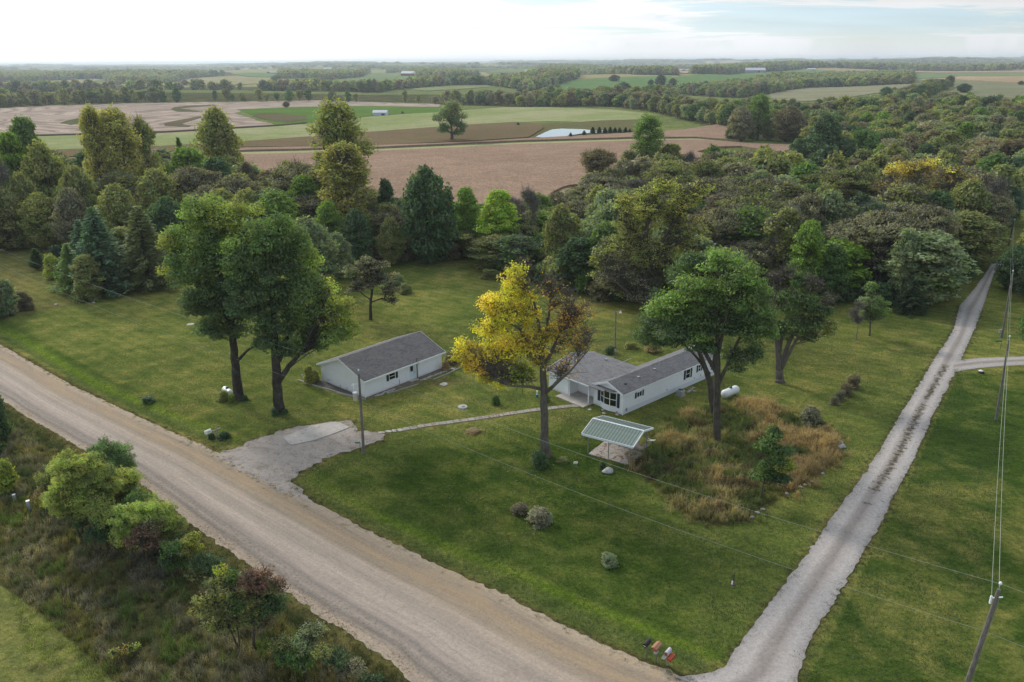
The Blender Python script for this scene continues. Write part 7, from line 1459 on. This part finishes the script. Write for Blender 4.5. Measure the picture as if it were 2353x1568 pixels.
# ------------------------------------------------------------------ rough grass and weeds
def tuft(seed, nb, h, spread, w, leafy=0.0, bend=.35):
    g = np.random.default_rng(seed); A = Arr()
    b = np.column_stack([g.normal(size=(nb, 2)) * spread * .35, np.zeros(nb)]); a = g.uniform(0, 6.283, nb); ln = h * g.uniform(.5, 1.1, nb); out_ = np.column_stack([np.cos(a), np.sin(a), np.zeros(nb)])
    m_ = b + out_ * (ln * bend * .35)[:, None] + np.array([0, 0, 1]) * (ln * .6)[:, None]; t = b + out_ * (ln * bend)[:, None] + np.array([0, 0, 1]) * (ln * .95)[:, None]
    s = np.cross(out_, [0, 0, 1.0]) * w
    V = np.stack([b - s, b + s, m_ + s * .9, m_ - s * .9], 1).reshape(-1, 3); A.add(V, np.arange(len(V)).reshape(-1, 4), np.repeat(.75 + .2 * g.random((nb, 1)) * np.ones((1, 3)), 4, 0), 0)
    V = np.stack([m_ - s * .9, m_ + s * .9, t + s * .2, t - s * .2], 1).reshape(-1, 3); A.add(V, np.arange(len(V)).reshape(-1, 4), np.repeat(1.0 + .3 * g.random((nb, 1)) * np.ones((1, 3)), 4, 0), 0)
    if leafy:
        k = int(nb * leafy); q = g.integers(0, nb, k); f = g.uniform(.35, 1.0, (k, 1)); C = b[q] * (1 - f) + t[q] * f + g.normal(size=(k, 3)) * .03; V, F = leafquads(C, g.normal(size=(k, 3)) + [0, 0, .6], w * 2.6, .55, g); A.add(V, F, np.repeat(1.1 + .4 * g.random((k, 1)) * np.ones((1, 3)), 4, 0), 0)
    return A.mesh('tuft', [M_leafi])
TUFTS = [tuft(1, 26, .75, .5, .014, 1.2), tuft(2, 22, .9, .45, .012, 2.0), tuft(3, 34, .45, .6, .014), tuft(4, 20, 1.0, .4, .012, 3.0, .2), tuft(5, 40, .28, .7, .014, 0, .6)]
def patchpts(P, dens, seed, box):
    g = np.random.default_rng(seed); x0, x1, y0, y1 = box; n_ = int((x1 - x0) * (y1 - y0) * dens); x = g.uniform(x0, x1, n_); y = g.uniform(y0, y1, n_); k = inpoly(x, y, P); return x[k], y[k], g
def nzv(x, y, s, o=0.0): return np.array([noise.noise(Vector((a * s + o, b * s, o))) for a, b in zip(x, y)])
# lower left meadow
x, y, g = patchpts(rough, 5.0, 41, (-75, 12, 28, 100))
az = np.degrees(np.arctan2(x, y)); k = (az > -37) & (az < 8); x, y = x[k], y[k]
a = nzv(x, y, .16, 3.0); b = nzv(x, y, .35, 9.0); dr_ = polydist(x, y, road_near)
mown = inpoly(x, y, G2([(-300, 1250), (0, 1345), (80, 1400), (230, 1530), (290, 1600), (300, 1800), (-300, 1900)]))
pal = {'pk': (.185, .16, .135), 'gy': (.125, .115, .095), 'ol': (.135, .125, .04), 'gr': (.085, .12, .03), 'dk': (.06, .075, .03), 'yg': (.19, .21, .06), 'br': (.14, .11, .06)}
T = np.empty((len(x), 3)); T[:] = pal['gy']
T[a > .12] = pal['ol']; T[(a > .0) & (b > .1)] = pal['br']; T[a < -.2] = pal['dk']; T[(b < -.22)] = pal['pk']; T[(b > .28)] = pal['gr']; T[dr_ < 2.2] = pal['dk']; k = (dr_ < 1.1) & (g.random(len(x)) < .5); T[k] = pal['br']
k = mown; T[k] = (.23, .26, .07); k = mown & (a < -.05); T[k] = (.26, .23, .13)
q = np.random.default_rng(3).random(len(x)); T[q < .07] = pal['gr']; T[(q > .07) & (q < .10)] = (.24, .20, .12); T = T * g.uniform(.95, 1.7, (len(x), 1))
ix = np.where(mown, 4, np.where(dr_ < 2.5, 2, g.integers(0, 4, len(x)))); sc = g.uniform(.6, 1.15, len(x)) * np.where(mown, .9, 1.0); sc = np.where(dr_ < .7, sc * .5, sc)
tag(scatter('rough_grass', TUFTS, x, y, ground(x, y) - .02, sc, yaw(len(x), g, .12), T, ix))
# weed patch by the lane
x, y, g = patchpts(weeds_p, 10.0, 43, (8, 45, 50, 100)); x = x + 1.3 * nzv(x, y, .55, 20.0) + .35 * g.normal(size=len(x)); y = y + 1.3 * nzv(x, y, .55, 31.0) + .35 * g.normal(size=len(y)); a = nzv(x, y, .22, 5.0); b = nzv(x, y, .5, 1.0); ed_ = polydist(x, y, weeds_p + weeds_p[:1])
T = np.empty((len(x), 3)); T[:] = (.24, .21, .10); T[a > .1] = (.33, .27, .15); T[a > .28] = (.36, .26, .155); T[a < -.04] = (.16, .165, .05); T[(a < -.18)] = (.10, .125, .035); T[(b > .25)] = (.13, .16, .045); T[(b < -.3)] = (.12, .09, .05)
right_ = ((x * 1.0 - y * .2) > (np.array(G(1760, 1030))[0] - np.array(G(1760, 1030))[1] * .2)) & (a > -.15); T[right_] = (.37, .265, .155)
T *= g.uniform(.75, 1.3, (len(x), 1)); sc = g.uniform(.7, 1.35, len(x)) * (1 + .5 * np.clip(a, -.4, .6)) * np.clip(ed_ / 1.2 + .35, .35, 1)
tag(scatter('weed_patch', TUFTS, x, y, ground(x, y) - .02, sc, yaw(len(x), g, .12), T, g.integers(0, 4, len(x))))
# grassy centre of the lane
cx_, cy_ = [], []
Lq, _ = resample(lane_l, 600); Rq, _ = resample(lane_r, 600)
g = np.random.default_rng(9)
for i_ in range(600):
    m_ = (Lq[i_] * .47 + Rq[i_] * .53)
    dd_ = math.hypot(*m_)
    if 74 < dd_ < 118 and noise.noise(Vector((m_[0] * .6, m_[1] * .6, 2))) > -.05 - (.35 if dd_ > 84 else 0):
        for _ in range(4): cx_.append(m_[0] + g.normal() * .2); cy_.append(m_[1] + g.normal() * .2)
cx_, cy_ = np.array(cx_), np.array(cy_); n_ = len(cx_)
tag(scatter('lane_grass', TUFTS, cx_, cy_, np.full(n_, .08), g.uniform(.25, .5, n_), yaw(n_, g), np.where(g.random((n_, 1)) < .7, [[.17, .12, .07]], [[.12, .13, .04]]) * g.uniform(.7, 1.2, (n_, 1)), np.full(n_, 4)))
# fringe of taller grass and dead leaves along road and lane edges
ex, ey, et = [], [], []
for P, off, dens, pick in ((road_far, -.5, 5, 0), (lane_l, -.25, 5, 1), (lane_r, .25, 5, 1), (drive, 0, 4, 0)):
    Q, l_ = resample(P, int(np.hypot(*np.diff(np.array(P), axis=0).T).sum() * dens))
    k = (np.hypot(Q[:, 0], Q[:, 1]) < 150) & (Q[:, 1] > 30); Q = Q[k]; Q = Q + g.normal(size=Q.shape) * .35
    if pick == 0 and P is road_far: kk_ = ~inpoly(Q[:, 0], Q[:, 1], drive) & (polydist(Q[:, 0], Q[:, 1], drive) > .5); Q = Q[kk_]
    ex.append(Q[:, 0]); ey.append(Q[:, 1])
ex, ey = np.concatenate(ex), np.concatenate(ey); n_ = len(ex); q = g.random((n_, 1))
tag(scatter('verge_grass', TUFTS, ex, ey, ground(ex, ey) + .0, g.uniform(.25, .6, n_), yaw(n_, g), np.where(q < .45, [[.12, .09, .05]], np.where(q < .8, [[.10, .12, .035]], [[.20, .16, .08]])) * g.uniform(.7, 1.2, (n_, 1)), np.full(n_, 4)))
# mown lawn: short blades give the yard its grain
x, y, g = patchpts(yard, 1.6, 47, (-95, 62, 40, 122)); az = np.degrees(np.arctan2(x, y)); d_ = np.hypot(x, y); k = (np.abs(az) < 35) & (d_ < 125) & ~inpoly(x, y, drive) & ~inpoly(x, y, rough) & ~inpoly(x, y, weeds_p)
k &= ~inpoly(x, y, road_far + road_near[::-1]) & ~inpoly(x, y, lane_l + lane_r[::-1]) & (polydist(x, y, [tuple(p) for p in pa]) > 1.0)
for o_, L0, W0 in ((gl_, 13.6, 9.2), (tl, 19.8, 12.4)):
    c_ = [tuple(o_(u, v)[:2]) for u, v in ((-2, -1.5), (L0, -1.5), (L0, W0), (-2, W0))]; k &= ~inpoly(x, y, c_)
x, y = x[k], y[k]; n_ = len(x); fl = inpoly(x, y, front_lawn)[:, None] | inpoly(x, y, right_lawn)[:, None]; q = g.random((n_, 1))
LT = np.where(fl, [[.052, .092, .018]], [[.13, .16, .050]]); LT = np.where(q > .86, LT * .6 + np.array([[.16, .125, .05]]) * .4, LT) * g.uniform(.7, 1.25, (n_, 1))  # front-lawn blades follow the ground green with slope shade in it
BL = tuft(7, 26, .10, 1.5, .018, 0, .8)
tag(scatter('lawn_grass', [BL, tuft(8, 22, .12, 1.3, .02, 0, .7)], x, y, ground(x, y), g.uniform(.7, 1.3, n_), yaw(n_, g, .02), LT, g.integers(0, 2, n_)))
# fallen leaves
lx, ly = [], []
Q, l_ = resample(road_near, 1400); k_ = (np.hypot(Q[:, 0], Q[:, 1]) < 110) & (np.array([noise.noise(Vector((a * .25, b * .25, 5))) for a, b in Q]) > -.1)
Q = np.repeat(Q[k_], 4, 0); dv_ = np.array(G(640, 1112)[:2]) - np.array(G(439, 1203)[:2]); dv_ /= np.linalg.norm(dv_); Q = Q + dv_ * np.abs(g.normal(size=(len(Q), 1))) * .9; lx.append(Q[:, 0]); ly.append(Q[:, 1])
for px_, py_, r_ in ((1250, 1040, 7), (1100, 960, 6), (600, 940, 8), (1400, 945, 3), (1650, 980, 7), (1200, 1150, 9), (760, 1010, 4), (700, 1080, 3)):
    p = G(px_, py_); lx.append(p[0] + g.normal(size=350) * r_ * .6); ly.append(p[1] + g.normal(size=350) * r_ * .6)
lx, ly = np.concatenate(lx), np.concatenate(ly); n_ = len(lx); V, F = leafquads(np.column_stack([lx, ly, ground(lx, ly) + .05]), g.normal(size=(n_, 3)) * .35 + [0, 0, 1], .065, .7, g)
fl_ = npmesh('fallen_leaves', V, F, [M_leaf], np.repeat(np.array([(.30, .19, .07), (.22, .12, .06), (.36, .28, .10)])[g.integers(0, 3, n_)], 4, 0)); tag(obj('fallen_leaves', fl_), kind='stuff')

# ------------------------------------------------------------------ air
def add_haze(density):
    m = bpy.data.materials.new('haze'); m.use_nodes = True; nt = m.node_tree; nt.nodes.clear()
    v = nt.nodes.new('ShaderNodeVolumePrincipled'); v.inputs['Color'].default_value = (0.80, 0.89, 1.0, 1); v.inputs['Density'].default_value = density; v.inputs['Anisotropy'].default_value = 0.25
    o = nt.nodes.new('ShaderNodeOutputMaterial'); nt.links.new(v.outputs[0], o.inputs['Volume'])
    mb = MB(); mb.box(-28000, 28000, -28000, 28000, -32, 75); h = mb.build('haze', m); h['kind'] = 'stuff'; return h
add_haze(0.0001)
